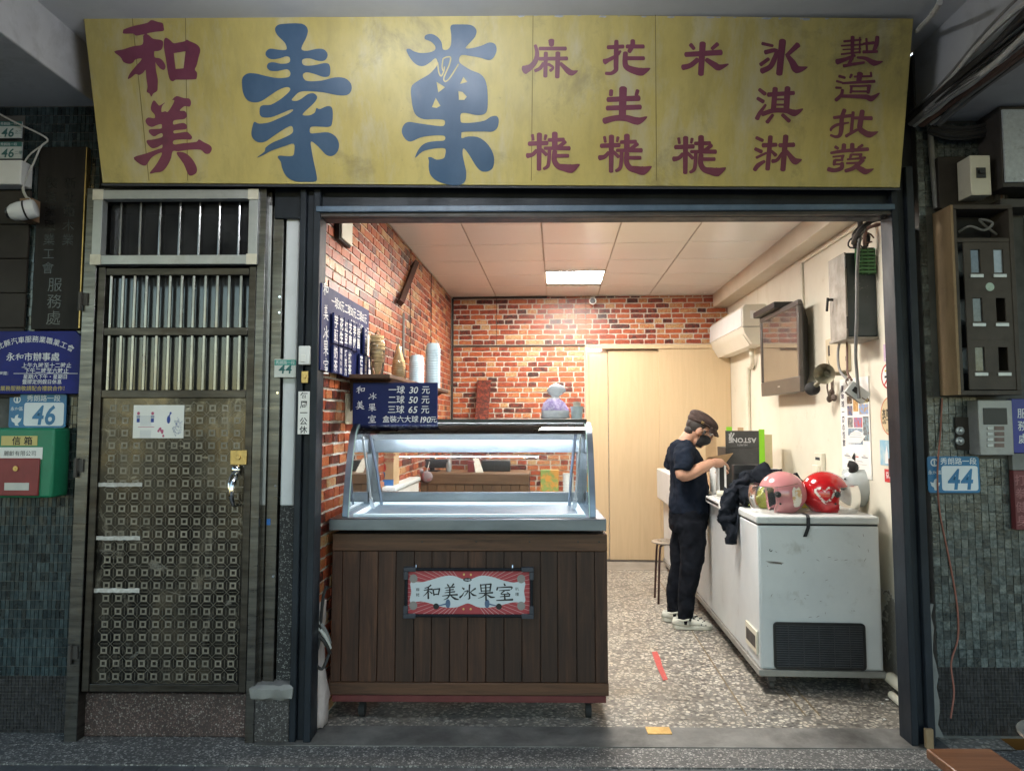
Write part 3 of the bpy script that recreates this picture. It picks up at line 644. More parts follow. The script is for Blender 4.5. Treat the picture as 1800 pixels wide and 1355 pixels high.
def sc_back(q):
    a, b, z0, z1 = q; px, py, d = proj((a + b) / 2, VB, (z0 + z1) / 2)
    if px > 1250 or (py > 735 and (px < 650 or px > 1025 or py > 860)) or (px < 775 and py > 672): return 0
    return (b - a) * (z1 - z0)
brickwork(wall_b, BB, lambda a, b, z0, z1, h: (((a + b) / 2, VB + .006 + h, (z0 + z1) / 2), (b - a, .012, z1 - z0)), sc_back, 300, bmes_b, bvar)
m_seam = mat('dark seam', (.05, .025, .015), rough=.7)
struct('wall_ledge', MB().box(UL + .01, udoor, VB - .012, VB + .004, zdoor - .006, zdoor + .008), m_seam, 'R')
for px in (873, 1030):
    u = RV(px, 560, VB)[0]; struct('wall_seam', MB().box(u - .002, u + .002, VB - .004, VB + .006, zdoor + .01, ZC), m_seam, 'R')
for v in (5.95, 6.95):
    struct('wall_seam', MB().box(UL - .004, UL + .004, v - .002, v + .002, 1.4, ZC), m_seam, 'R')
# right wall: cream paint, flaked near the floor
def flaky():
    k = Mat('old cream wall paint'); vec = k.pos()
    base = k.ramp(k.noise(vec, 1.6, 6, .6), [(.3, (.64, .59, .48)), (.7, (.74, .70, .59))])
    base = k.mix(k.ramp(k.noise(vec, 9, 8, .75), [(.6, 0.0), (.72, .5)]), base, (.40, .34, .24))
    base = k.mix(k.ramp(k.noise(k.pos((1, 1, .3)), 5, 8, .7, .8), [(.58, 0.0), (.72, .4)]), base, (.5, .43, .29))
    base = k.mix(k.ramp(k.noise(vec, 22, 8, .8, 1.5), [(.69, 0.0), (.72, .55)]), base, (.3, .27, .22))
    g = k.node('ShaderNodeNewGeometry'); sp = k.node('ShaderNodeSeparateXYZ'); k.l.new(g.outputs['Position'], sp.inputs[0])
    fl = k.math('ADD', k.math('MULTIPLY', sp.outputs['Z'], -.9), k.math('MULTIPLY', k.noise(vec, 4.2, 8, .62, .5), 1.6))
    fl = k.math('ADD', k.math('ADD', fl, .34), k.math('MULTIPLY', sp.outputs['Y'], -.16))
    edge = k.ramp(fl, [(.02, 0.0), (.03, 1.0), (.075, 1.0), (.085, 0.0)])
    core = k.ramp(fl, [(.075, 0.0), (.085, 1.0)])
    base = k.mix(edge, base, (.68, .66, .6)); base = k.mix(core, base, k.ramp(k.noise(vec, 60, 6, .7), [(.3, (.2, .185, .16)), (.7, (.36, .34, .3))]))
    k.set('Base Color', base); k.set('Roughness', .7)
    k.bump(k.math('ADD', k.math('MULTIPLY', core, -.6), k.math('MULTIPLY', k.noise(vec, 70, 5, .7), .22)), .35, .008); return k.m
m_creamwall = flaky()
struct('wall_right', MB().box(UR, UR + .1, 3.84, VB + .1, 0, ZC + .1), m_creamwall, 'R')
UBM = RV(1253, 525, VB)[0]; ZBM = RV(1253, 541, VB)[1]
m_soffit = mat('cream beam paint', (.6, .53, .42), (.68, .61, .5), 2, rough=.6, dirt=(.45, .38, .28), dirt_scale=2, dirt_amt=.4)
struct('beam_shop', MB().box(UBM, UR, 3.92, VB, ZBM, ZC + .05), m_soffit, 'R', bevel=.004)
ceil = struct('ceiling', MB().box(UL, UBM, 3.92, VB, ZC + .012, ZC + .12), mat('ceiling bar', (.42, .36, .28), rough=.5), 'R')
m_panel = mat('glossy ceiling panel', (.79, .775, .725), (.82, .805, .755), .9, rough=.17, rough2=.25, spec=.55, vary=.03)
US = [UL, -.66, -.10, .455, 1.015, UBM]
for i in range(5):
    for j in range(8):
        v0 = 8.3 - (j + 1) * .62; v1 = v0 + .62
        if i == 2 and j == 1: continue
        if v1 < 3.95: continue
        a, b = US[i] + .005, US[i + 1] - .005
        me = part('panel', MB().box(a, b, max(v0, 3.93) + .004, v1 - .004, ZC, ZC + .01), m_panel, ceil, smooth=0)
# ------------------------------------------------------------------ signboard
SN_P = Vector((0, 3.55, F(900, 326, 3.55)[1])); _t = math.atan(.2 / .7)
SN_N = Vector((0, -math.cos(_t), -math.sin(_t)))
def S(px, py, h=0.0): return hit(px, py, SN_P, SN_N) + SN_N * h
m_signy0 = mat('faded yellow sign paint', (.40, .315, .085), (.47, .385, .125), 3, (1, 1, .35), rough=.3, rough2=.45, bump=.05, bscale=30, dirt=(.24, .2, .09), dirt_scale=2.2, dirt_amt=.6, dirt_lo=.5, dirt_hi=.8)
k = Mat('weathered sign paint'); vec = k.pos((1, 1, .16)); v1 = k.pos()
base = k.ramp(k.noise(v1, 1.7, 6, .6), [(.3, (.44, .345, .095)), (.7, (.55, .455, .16))])
base = k.mix(k.ramp(k.noise(vec, 16, 7, .7), [(.42, 0.0), (.75, .55)]), base, (.30, .25, .09))
base = k.mix(k.ramp(k.noise(vec, 5, 8, .7, .2), [(.5, 0.0), (.72, .7)]), base, (.50, .47, .36))
base = k.mix(k.ramp(k.noise(v1, 3.4, 9, .72, .4), [(.55, 0.0), (.68, .55)]), base, (.22, .18, .085))
base = k.mix(k.ramp(k.noise(v1, 26, 6, .7), [(.68, 0.0), (.74, .6)]), base, (.14, .12, .07))
k.set('Base Color', base); k.set('Roughness', k.ramp(k.noise(v1, 4, 5), [(.3, .3), (.7, .5)])); k.bump(k.noise(vec, 22, 5), .06, .004)
m_signy = k.m
m_signb = mat('blue sign paint', (.03, .075, .14), (.055, .105, .175), 5, (1, 1, .4), rough=.3, rough2=.45, dirt=(.12, .15, .19), dirt_scale=4, dirt_lo=.6, dirt_amt=.4)
m_signr = mat('dark red sign paint', (.15, .03, .055), (.2, .05, .085), 5, rough=.4, dirt=(.09, .03, .05), dirt_scale=4)
c4 = [S(180, 322), S(1582, 330), S(1606, 33), S(145, 17)]
sg = thing('shop_signboard', 'long tilted yellow signboard with blue and dark red Chinese characters above the shop opening', 'signboard', SN_P)
back = [p - SN_N * .09 for p in c4]
part('board', MB().hexa([c4[0], c4[1], c4[2], c4[3]], back), m_signy, sg, bevel=.003)
e = MB()
def rail(a, b, w=.012):
    e.tube([a - SN_N * .05, b - SN_N * .05], w, 6)
m_signedge = mat('dark sign edge', (.035, .038, .045), (.05, .052, .06), 5, rough=.5)
part('edge_trim', MB().hexa([S(178, 323, -.001), S(1584, 331, -.001), S(1584, 334.5, -.001), S(178, 326.5, -.001)], [p - SN_N * .085 for p in [S(178, 323), S(1584, 331), S(1584, 334.5), S(178, 326.5)]]), m_signedge, sg, smooth=0)
wear = MB()
rw = random.Random(4)
for _ in range(46):
    px = rw.uniform(150, 1600); w = rw.uniform(1.5, 9); dy = rw.uniform(1.5, 6); y0 = 17 + (px - 145) * 16 / 1461 + .8
    pts = [(px + w * math.cos(q) * rw.uniform(.6, 1.1), y0 + max(0.2, dy * (.5 + .5 * math.sin(q)) * rw.uniform(.6, 1.1))) for q in (2 * math.pi * k / 9 for k in range(9))]
    wear.add([S(a, b, .0006) for a, b in pts], [tuple(range(9))])
part('chipped_paint', wear, mat('bare sign metal', (.3, .31, .34), (.45, .46, .48), 40, rough=.6), sg, smooth=0, kind='stuff')
# seams where the sheets of the sign meet
m_sseam = mat('sign seam', (.2, .16, .05), rough=.6)
for xt, xb_ in ((232, 262), (326, 330), (937, 934), (1152, 1154)):
    sm = MB(); sm.add([S(xt - .7, 27, .0008), S(xt + .7, 27, .0008), S(xb_ + .7, 318, .0008), S(xb_ - .7, 318, .0008)], [(0, 1, 2, 3)])
    part('sheet_seam', sm, m_sseam, sg, smooth=0)
def tr(o, s): return lambda p, q, h: S(o[0] + p / s, o[1] + q / s, h)
def character(mb, m): part('character', mb, m, sg, smooth=0)
for o, h in ((SU, ()), (GUO, GUO_HOLES)):
    mb = MB(); outline(mb, tr((400, 0), 3.388), o, h, .002); 
    if o is GUO:
        pass
    character(mb, m_signb)
fruit = MB()
for pts in ([(1252,375,7),(1258,430,8),(1272,455,8),(1287,430,8),(1292,400,6)], [(1284,352,7),(1305,343,8),(1328,345,8),(1322,385,8),(1303,430,8),(1288,470,8),(1297,488,8),(1318,474,8),(1345,435,8),(1375,385,7)], [(1284,352,7),(1278,400,7),(1284,425,6)]):
    stroke(fruit, tr((400, 0), 3.388), pts, .003 + .0002 * len(fruit.v) / 40)
part('character_outline', fruit, m_signy, sg, smooth=0)
mb = MB(); f = tr((190, 20), 4.515); outline(mb, f, HE, (), .002); outline(mb, f, HE_MOUTH, [HE_HOLE], .0021); character(mb, m_signr)
mb = MB(); outline(mb, f, MEI, (), .002); outline(mb, f, MEI_FOOT, (), .0021); character(mb, m_signr)
for (ox, oy, s), strokes in STROKED:
    mb = MB()
    for i, stp in enumerate(strokes): stroke(mb, tr((ox, oy), s), stp, .0015 + i * .00015)
    character(mb, m_signr)
for px in (200, 560, 900, 1300, 1560):
    t0 = S(px, 24, -.09); part('hanger', MB().box(t0.x - .02, t0.x + .02, t0.y, 3.74, t0.z - .05, t0.z - .02), m_guide2, sg)
# ------------------------------------------------------------------ lamps the place has
m_led = emit('lit lamp panel', (1.0, .95, .87), 28.5)
m_tube = emit('lit fluorescent tube', (.90, .94, 1.0), 46.0)
def ceiling_lamp(u0, u1, v0, v1, label):
    t = thing('ceiling_light', label, 'ceiling light', ((u0 + u1) / 2, (v0 + v1) / 2, ZC - .014), 'R', group=None)
    part('diffuser', MB().box(u0 + .012, u1 - .012, v0 + .012, v1 - .012, ZC - .01, ZC + .008), m_led, t, smooth=0)
    fr = MB()
    fr.box(u0, u1, v0, v0 + .011, ZC - .012, ZC + .009).box(u0, u1, v1 - .011, v1, ZC - .012, ZC + .009)
    fr.box(u0, u0 + .011, v0 + .0115, v1 - .0115, ZC - .012, ZC + .009).box(u1 - .011, u1, v0 + .0115, v1 - .0115, ZC - .012, ZC + .009)
    part('frame', fr, m_white, t, smooth=0)
ceiling_lamp(-.095, .45, 6.865, 7.475, 'lit white square lamp panel set in the shop ceiling near the back wall')
ceiling_lamp(-.095, .45, 4.385, 4.995, 'lit white square lamp panel in the shop ceiling hidden just behind the lintel')
# fluorescent batten under the arcade ceiling, above the picture: its glow falls off to both ends of the signboard
XLMP, YLMP, ZLMP = -.45, 2.2, zs - .26
bt = thing('batten_light', 'white fluorescent batten lamp fixed under the arcade ceiling in front of the signboard', 'lamp', (XLMP, YLMP, ZLMP))
part('housing', MB().box(XLMP - .62, XLMP + .62, YLMP - .02, YLMP + .02, ZLMP - .05, ZLMP), m_white, bt, bevel=.006)
for s_ in (-1, 1): part('hanger_rod', MB().cyl((XLMP + s_ * .45, YLMP, ZLMP + .0005), (XLMP + s_ * .45, YLMP, zs + .0195), .005, n=8), m_alu, bt)
part('tube', MB().tube([(XLMP - .58, YLMP, ZLMP - .075), (XLMP + .58, YLMP, ZLMP - .075)], .014, 10), m_tube, bt)
for s_ in (-1, 1): part('end_cap', MB().box(XLMP + s_ * .6 - .015, XLMP + s_ * .6 + .015, YLMP - .02, YLMP + .02, ZLMP - .095, ZLMP - .05), m_white, bt, bevel=.003)
# ------------------------------------------------------------------ facade: guides, lintel, door
def fb(px0, py0, px1, py1, y):
    cy = (py0 + py1) / 2; cx = (px0 + px1) / 2
    return F(px0, cy, y)[0], F(px1, cy, y)[0], F(cx, py1, y)[1], F(cx, py0, y)[1]
def fx(px, y, py=800): return F(px, py, y)[0]
def fz(py, y, px=900): return F(px, py, y)[1]
A = lambda y: PW(0, y, 0)
YD = 3.60
lz0, lz1 = fz(379, 3.6), fz(331, 3.6)
lt = thing('shutter_lintel', 'dark steel lintel with a bluish rail running under the yellow signboard', 'lintel', (0, 3.6, lz0))
xL, xR_ = fx(480, 3.62, 360), fx(1606, 3.62, 360)
part('beam', MB().box(xL, xR_, 3.64, 3.739, lz0, lz1 + .05), m_guide, lt, bevel=.004)
part('rail', MB().box(fx(556, 3.6, 370), fx(1572, 3.6, 370), 3.59, 3.639, fz(372, 3.6), fz(362, 3.6)), mat('bluish rail', (.06, .1, .15), (.1, .15, .21), 6, rough=.4, dirt=(.03, .03, .03), dirt_scale=6, dirt_amt=.5), lt, bevel=.003)
part('slot', MB().box(fx(556, 3.6, 370), fx(1572, 3.6, 370), 3.61, 3.639, lz0 + .002, fz(372.5, 3.6)), m_guide2, lt)
def guide(px0, px1, label, tilt=0):
    x0, x1 = fx(px0, 3.6), fx(px1, 3.6)
    t = thing('shutter_guide', label, 'shutter guide', ((x0 + x1) / 2, 3.6, 0))
    ztop = lz1 if px0 < 900 else lz1 + .1
    w = x1 - x0
    part('channel', MB().box(x0, x0 + w * .3, 3.6, 3.719, .004, ztop).box(x0 + w * .3 + .0005, x1 - w * .34, 3.625, 3.719, .004, ztop).box(x1 - w * .34 + .0005, x1, 3.598, 3.719, .004, ztop), m_guide, t, bevel=.004)
    return t
guide(518, 555, 'dark painted shutter guide left of the shop opening with a white closing-day sticker')
guide(1584, 1625, 'dark painted shutter guide right of the shop opening beside the mosaic pillar')

# steel gate
x0, x1 = fx(133, YD), fx(458, YD); xa, xb = fx(157, YD), fx(441, YD)
Z = lambda py: fz(py, YD, 300)
gate = thing('steel_gate', 'stainless steel gate with two rows of bars above an etched lower panel', 'gate', ((x0 + x1) / 2, YD, 0))
fr = MB()
fr.box(x0, xa - .004, YD, YD + .09, .0, Z(330)).box(xb + .004, x1, YD, YD + .09, .0, Z(330))
fr.box(xa - .0035, xb + .0035, YD + .004, YD + .086, Z(334), Z(330))
part('door_frame', fr, m_steel, gate, bevel=.003)
lf = MB()
st_ = .036
for a, b in ((xa, xa + st_), (xb - st_, xb)): lf.box(a, b, YD + .012, YD + .05, Z(1218), Z(468))
part('leaf_stile', lf, m_steeldk, gate, bevel=.003)
for py0, py1 in ((470, 483), (575, 589), (685, 699), (1204, 1218)):
    part('leaf_rail', MB().box(xa + st_ + .0005, xb - st_ - .0005, YD + .014, YD + .05, Z(py1), Z(py0)), m_steeldk, gate, bevel=.003)
b0, b1 = fx(195.1, YD + .03, 520), fx(423.4, YD + .03, 520)
barm = {}
for za, zb_, key in ((Z(576), Z(482), 'a'), (Z(686), Z(588), 'b')):
    for i in range(12):
        x = b0 + (b1 - b0) * i / 11
        part('bar', MB().cyl((x, YD + .031, za), (x, YD + .031, zb_), .0088, n=10), m_steelbr, gate)
# transom light
tx0, tx1 = fx(166, YD, 400), fx(455, YD, 400)
tz0, tz1 = Z(466), Z(336)
fm = MB(); w_ = .045
fm.box(tx0, tx1, YD - .02, YD + .03, tz1 - w_, tz1).box(tx0, tx1, YD - .02, YD + .03, tz0, tz0 + w_)
fm.box(tx0, tx0 + w_, YD - .018, YD + .03, tz0 + w_ + .0005, tz1 - w_ - .0005).box(tx1 - w_, tx1, YD - .018, YD + .03, tz0 + w_ + .0005, tz1 - w_ - .0005)
part('transom_frame', fm, m_alu, gate, bevel=.002)
cc = MB()
for a in (tx0 - .002, tx1 - w_ - .004):
    for b in (tz0 - .002, tz1 - w_ - .004): cc.box(a, a + w_ + .006, YD - .024, YD - .019, b, b + w_ + .006)
part('corner_cap', cc, m_cream, gate, smooth=0, kind='stuff')
for i in range(7):
    x = fx(212.5, YD + .05, 400) + (fx(420.6, YD + .05, 400) - fx(212.5, YD + .05, 400)) * i / 6
    part('transom_bar', MB().cyl((x, YD + .05, tz0 + w_), (x, YD + .05, tz1 - w_), .008, n=8), m_steelbr, gate)
m_pane = glass('dusty dark glass', (.55, .57, .6), strength=1.6, rough=.04, dirty=.05)
part('pane', MB().box(tx0 + w_, tx1 - w_, YD + .064, YD + .068, tz0 + w_, tz1 - w_), m_pane, gate, smooth=0)
part('pane', MB().box(xa + st_, xb - st_, YD + .055, YD + .059, Z(690), Z(478)), m_pane, gate, smooth=0)
px0, px1, pz0, pz1 = xa + st_ + .001, xb - st_ - .001, Z(1204) + .001, Z(699) - .001
m_etch = mat('etched steel pattern', (.17, .155, .13), (.27, .24, .2), 9, rough=.5, metal=.7)
k = Mat('scuffed steel with painted reflections'); vec = k.pos()  # scuffs, plus pale smears put into the colour in place of street reflections
base = k.ramp(k.noise(vec, 2.4, 7, .65, .6), [(.32, (.018, .017, .016)), (.52, (.06, .053, .045)), (.72, (.17, .14, .1))])
base = k.mix(k.ramp(k.noise(k.pos((1, 1, .22)), 9, 8, .75, 1.5), [(.56, 0.0), (.7, .6)]), base, (.34, .31, .27))
base = k.mix(k.ramp(k.noise(k.pos((.6, 1, 1.6)), 3.2, 6, .6, 2.5), [(.62, 0.0), (.66, .5)]), base, (.42, .4, .37))
k.set('Base Color', base); k.set('Metallic', .9); k.set('Roughness', k.ramp(k.noise(vec, 6, 6, .7), [(.3, .16), (.7, .4)])); k.bump(k.noise(vec, 3, 4), .05, .01)
m_mirror = k.m
part('lower_panel', MB().box(px0, px1, YD + .026, YD + .04, pz0, pz1), m_mirror, gate, smooth=0)
et = MB(); pl = A(YD + .026)
ga, gb = fx(185, YD, 950), fx(408, YD, 950); dx = (gb - ga) / 10; gz1 = Z(717); nz = 22; dz = (gz1 - Z(1192)) / (nz - 1)
def seg(p, q, w, h=.0009):
    d = Vector((q[0] - p[0], q[1] - p[1])).normalized(); n = Vector((-d.y, d.x)) * w / 2
    et.add([pl(p[0] + n.x, p[1] + n.y, h), pl(p[0] - n.x, p[1] - n.y, h), pl(q[0] - n.x, q[1] - n.y, h), pl(q[0] + n.x, q[1] + n.y, h)], [(0, 1, 2, 3)])
ro, ri = dx * .26, dx * .13
for i in range(11):
    for j in range(nz):
        cx, cz = ga + i * dx, gz1 - j * dz
        o_ = [(cx - ro, cz - ro), (cx + ro, cz - ro), (cx + ro, cz + ro), (cx - ro, cz + ro)]; n_ = [(cx - ri, cz - ri), (cx + ri, cz - ri), (cx + ri, cz + ri), (cx - ri, cz + ri)]
        et.add([pl(a, b, .0012) for a, b in o_ + n_], [(k, (k + 1) % 4, 4 + (k + 1) % 4, 4 + k) for k in range(4)])
        for sx, sz in ((1, 1), (1, -1), (-1, 1), (-1, -1)): seg((cx + sx * ro, cz + sz * ro), (cx + sx * dx / 2, cz + sz * dz / 2), .0016)
        seg((cx - dx * .3, cz - dz / 2), (cx + dx * .3, cz - dz / 2), .0013, .0007); seg((cx + dx / 2, cz - dz * .3), (cx + dx / 2, cz + dz * .3), .0013, .0007)
part('etched_pattern', et, m_etch, gate, smooth=0, kind='stuff')
for px_, py_ in ((136, 530), (128, 822), (118, 1150)):
    x = fx(px_ + 12, YD, py_); z = Z(py_)
    part('hinge', MB().cyl((x - .012, YD - .014, z - .045), (x - .012, YD - .014, z + .045), .009, n=8).box(x - .012, x + .02, YD - .008, YD - .001, z - .02, z + .04), m_guide2, gate)
a, b, c, d = fb(404, 791, 433, 817, YD)
part('lock_plate', MB().box(a, b, YD + .004, YD + .0115, c, d).cyl(((a + b) / 2, YD + .004, (c + d) / 2), ((a + b) / 2, YD - .004, (c + d) / 2), .011, n=12), m_brass, gate, bevel=.002)
hx, hz = F(415, 826, YD)
part('pull_handle', MB().ball((hx, YD + .0, hz), (.024, .02, .026), 12, 8).tube([(hx + .012, YD - .005, hz - .01), (hx + .008, YD - .045, hz - .05), (hx + .002, YD - .055, hz - .11), (hx + .004, YD - .03, hz - .16), (hx + .01, YD + .012, hz - .165)], [.008, .012, .012, .009, .007], 8, sub=4)
     .tube([(hx - .012, YD - .005, hz - .01), (hx - .02, YD - .03, hz - .06), (hx - .012, YD - .03, hz - .13), (hx + .004, YD - .02, hz - .168)], .007, 8, sub=4), m_chrome, gate)
# paper scraps and flyer on the gate
m_tape = mat('old white tape', (.4, .37, .34), (.62, .6, .57), 40, rough=.7, dirt=(.2, .12, .08), dirt_scale=25, dirt_amt=.7)
for (q0, q1, q2, q3), lb in (((172, 848, 250, 855), 'torn white tape strip on the gate panel, uppermost of three, with orange print'), ((168, 942, 246, 949), 'torn white tape strip across the middle of the gate panel'), ((163, 1034, 245, 1041), 'torn white tape strip low on the gate panel')):
    a, b, c, d = fb(q0, q1, q2, q3, YD + .024); n = 14
    up = [(a + (b - a) * i / n, d + random.uniform(-.002, .002)) for i in range(n + 1)]; lo_ = [(a + (b - a) * i / n, c + random.uniform(-.002, .002)) for i in range(n, -1, -1)]
    single('tape_strip', lb, 'tape', MB().prism(up + lo_, (0, YD + .0245, 0), (1, 0, 0), (0, 0, 1), (0, -1, 0), 0, .0012), m_tape, group='tape strips on the gate', smooth=0)
a, b, c, d = fb(234, 712, 323, 770, YD + .02)
fl = thing('flyer', 'white printed flyer with a blue peacock and small columns of text taped to the gate', 'flyer', ((a + b) / 2, YD + .02, c))
part('sheet', MB().box(a, b, YD + .0205, YD + .0225, c, d), m_paper, fl, smooth=0)
W_, H_ = b - a, d - c; pf = Pl((a, YD + .0205, c), (W_, 0, 0), (0, 0, H_), (0, -1, 0))
blue = MB(); gry = MB(); pk = MB(); rw = random.Random(9)
blue.disc(pf, .70, .56, .035, .0006, ry=.12).disc(pf, .735, .76, .02, .0007, ry=.035); stroke(blue, pf, [(.70, .62, .03), (.735, .76, .022)], .0008)
for i in range(90):
    q = rw.uniform(-1.3, .9); r_ = rw.uniform(.08, .3)
    x, y = .76 + r_ * math.cos(q) * .8, .42 + r_ * math.sin(q) * 1.15
    if 0.02 < x < .97 and .04 < y < .95: stroke(blue if i % 3 == 0 else gry, pf, [(x, y, .012), (x + .025 * math.cos(q), y + .045 * math.sin(q), .006)], .0006 + i * 1e-6)
for i in range(9): pk.disc(pf, .53 + rw.uniform(-.03, .09), .12 + rw.uniform(-.06, .2), .022, .0006 + i * 1e-5, 8, ry=.04)
for i in range(16): gry.rect(pf, .14, .36, .66 - i * .035 - (.12 if i > 8 else 0), .668 - i * .035 - (.12 if i > 8 else 0), .0005)
for x in (.1, .38): blue.rect(pf, x - .03, x + .03, .48, .6, .0006); pk.disc(pf, x, .75, .03, .0006, 10, ry=.05); gry.rect(pf, x - .035, x + .035, .61, .69, .0006)
pk.rect(pf, .1, .42, .33, .345, .0005)
for mb_, m_ in ((blue, mat('flyer blue ink', (.03, .06, .28), rough=.7)), (gry, mat('flyer grey ink', (.3, .32, .4), rough=.7)), (pk, mat('flyer red ink', (.45, .1, .18), rough=.7))): part('print', mb_, m_, fl, smooth=0)
# step under the gate, post, downpipe
struct('gate_step', MB().box(xa - .01, xb + .01, YD + .06, YD + .139, .0, fz(1222, YD + .06)), m_terr3, bevel=.008)
a0, a1 = fx(461, 3.64), fx(488, 3.64)
ps = thing('channel_post', 'tall grey steel channel post between the gate and the white downpipe', 'post', ((a0 + a1) / 2, 3.64, 0))
part('post', MB().box(a0, a0 + .02, 3.64, 3.719, .0, fz(336, 3.64)).box(a0 + .0205, a1, 3.655, 3.719, .0, fz(360, 3.64)), m_steel, ps, bevel=.003)
part('paint_strip', MB().box(a0 + .004, a0 + .02, 3.6385, 3.6395, fz(888, 3.64), fz(360, 3.64)), m_alu, ps, smooth=0)
for py in (372, 520, 548, 690, 855, 1015): part('screw', MB().cyl((a1 - .012, 3.652, fz(py, 3.64)), (a1 - .012, 3.6555, fz(py, 3.64)), .006, n=8), m_chrome, ps)
part('tag', MB().box(a0 + .024, a0 + .042, 3.6535, 3.6548, fz(924, 3.64), fz(913, 3.64)), mat('blue tag', (.02, .14, .45), rough=.5), ps, smooth=0)
p0, p1 = fx(493, 3.66), fx(517, 3.66)
single('downpipe', 'white square plastic downpipe between the steel post and the dark shutter guide', 'downpipe', MB().box(p0, p1, 3.665, 3.719, fz(890, 3.66), fz(345, 3.66)), mat('white downpipe', (.62, .64, .66), (.72, .74, .76), 4, (1, 1, .5), rough=.4, dirt=(.3, .3, .3), dirt_scale=7, dirt_amt=.35), bevel=.008)
struct('pier_speckled', MB().box(p0 - .001, p1 + .001, 3.675, 3.72, .19, fz(890.5, 3.66)), terrazzo('black speckled render', [(.02, .02, .02), (.05, .05, .05), (.03, .03, .03), (.25, .25, .24)], (.03, .03, .03), .006, .7))
ft = struct('pier_footing', MB().box(a0 - .0, p1 + .02, 3.605, 3.719, 0, fz(1230, 3.6)), terrazzo('dark speckled footing', [(.03, .028, .027), (.06, .05, .048), (.09, .08, .075), (.2, .19, .18)], (.045, .04, .038), .008, .75), bevel=.008)
rw = random.Random(31); cap_ = []
zc0, zc1 = fz(1231, 3.6), fz(1206, 3.6)
for z, s_ in ((zc0, -.004), (zc0 + .012, .014), (zc1 - .014, .016), (zc1, .0)):
    cap_.append([(x + rw.uniform(-.007, .007) + dx_ * s_, y + rw.uniform(-.005, .005) - (s_ if dy_ else 0), z + rw.uniform(-.006, .006)) for x, y, dx_, dy_ in [(a0 + (p1 + .02 - a0) * q / 7, 3.6, (-1 if q == 0 else 1 if q == 7 else 0), 1) for q in range(8)] + [(p1 + .02, 3.66, 1, 0), (p1 + .02, 3.718, 1, 0), (a0, 3.718, -1, 0), (a0, 3.66, -1, 0)]])
struct('footing_cap', MB().loft(cap_), m_conc)
# small things by the left guide
a, b, c, d = fb(524, 688, 544, 763, 3.597)
stk = thing('closing_day_sticker', 'narrow white sticker with black Chinese characters on the left shutter guide', 'sticker', ((a + b) / 2, 3.597, c))
part('sheet', MB().box(a, b, 3.5955, 3.5975, c, d), m_paper, stk, smooth=0)
mb = MB(); text(mb, A(3.5955), '每周一公休', (a + b) / 2, (c + d) / 2, (d - c) / 5.4, .0006, .012, vert=True, track=.06); lettering(mb, m_ink, stk)
a, b, c, d = fb(525, 608, 545, 641, 3.58)
sw = thing('wall_switch', 'white rocker switch on the left shutter guide above the closing-day sticker', 'switch', ((a + b) / 2, 3.58, c))
part('plate', MB().box(a, b, 3.575, 3.5975, c, d), m_white, sw, bevel=.004); part('rocker', MB().box(a + .012, b - .02, 3.57, 3.5745, c + .012, d - .042), m_paper, sw, bevel=.002)
a, b, c, d = fb(529, 652, 541, 673, 3.58)
single('brass_latch', 'small brass latch under the white switch on the shutter guide', 'latch', MB().box(a, b, 3.585, 3.5975, c, d).cyl(((a + b) / 2, 3.585, (c + d) / 2), ((a + b) / 2, 3.578, (c + d) / 2), .008, n=10), m_brass, bevel=.002)
a, b, c, d = fb(482, 631, 520, 663, 3.63)
pt = thing('small_number_plate', 'small weathered white plate numbered 44 wrapped round the downpipe', 'number plate', ((a + b) / 2, 3.63, c))
part('plate', MB().box(a, b, 3.632, 3.6385, c, d), mat('aged white plate', (.5, .53, .5), (.6, .62, .58), 9, rough=.5), pt)
part('band', MB().box(a + .001, b, 3.6308, 3.6316, d - .03, d - .004), mat('plate green', (.05, .3, .25), rough=.5), pt, smooth=0)
mb = MB(); text(mb, A(3.632), '44', (a + b) / 2, c + .042, .062, .0008, .015, shear=.12); lettering(mb, mat('plate dark green ink', (.02, .12, .12), rough=.5), pt)
mb = MB(); text(mb, A(3.6308), '秀朗路一段', (a + b) / 2, d - .017, .019, .0008, .0); lettering(mb, m_inkw, pt)

# ------------------------------------------------------------------ left mosaic pillar
yq = 3.66
a, b, c, d = fb(62, 258, 146, 579, yq)
pq = thing('carved_plaque', 'tall near black wooden plaque with faint carved characters and a gilded right edge', 'plaque', ((a + b) / 2, yq, c))
part('board', MB().box(a, b - .004, yq, 3.694, c, d), mat('black lacquered wood', (.016, .014, .013), (.026, .023, .021), 3, (6, 6, 1), rough=.45, rough2=.6, bump=.05, spec=.15), pq, bevel=.003)
part('gilt_edge', MB().box(b - .0035, b + .002, yq - .001, 3.694, c + .006, d - .004), m_brass, pq)
m_carved = mat('carved black', (.006, .006, .006), rough=.25)
mb = MB(); text(mb, A(yq), '新北鐵木業', b - .075, (c + d) / 2 + .13, .062, .0006, .0, vert=True, track=.15); lettering(mb, m_carved, pq); mb = MB(); text(mb, A(yq), '裝造業職業工會', a + .07, (c + d) / 2 + .06, .062, .0006, .0, vert=True, track=.15); lettering(mb, m_carved, pq); mb = MB(); text(mb, A(yq), '服務處', (a + b) / 2 - .01, c + .14, .075, .0006, .0, vert=True, track=.1)
lettering(mb, m_carved, pq)
ye = 3.64
a, b, c, d = fb(-40, 582, 147, 692, ye)
en = thing('union_office_sign', 'deep blue enamel sign with rows of white opening hours, above house number 46', 'sign', ((a + b) / 2, ye, c))
m_enam = mat('blue enamel', (.008, .012, .13), (.014, .02, .18), 5, rough=.4, rough2=.5, spec=.2, dirt=(.05, .04, .06), dirt_scale=6, dirt_amt=.3)
part('panel', MB().prism([(a, c), (b, c), (b, d - .045), (b - .045, d), (a + .03, d), (a, d - .03)], (0, ye, 0), (1, 0, 0), (0, 0, 1), (0, -1, 0), -.012, 0), m_enam, en, bevel=.002)
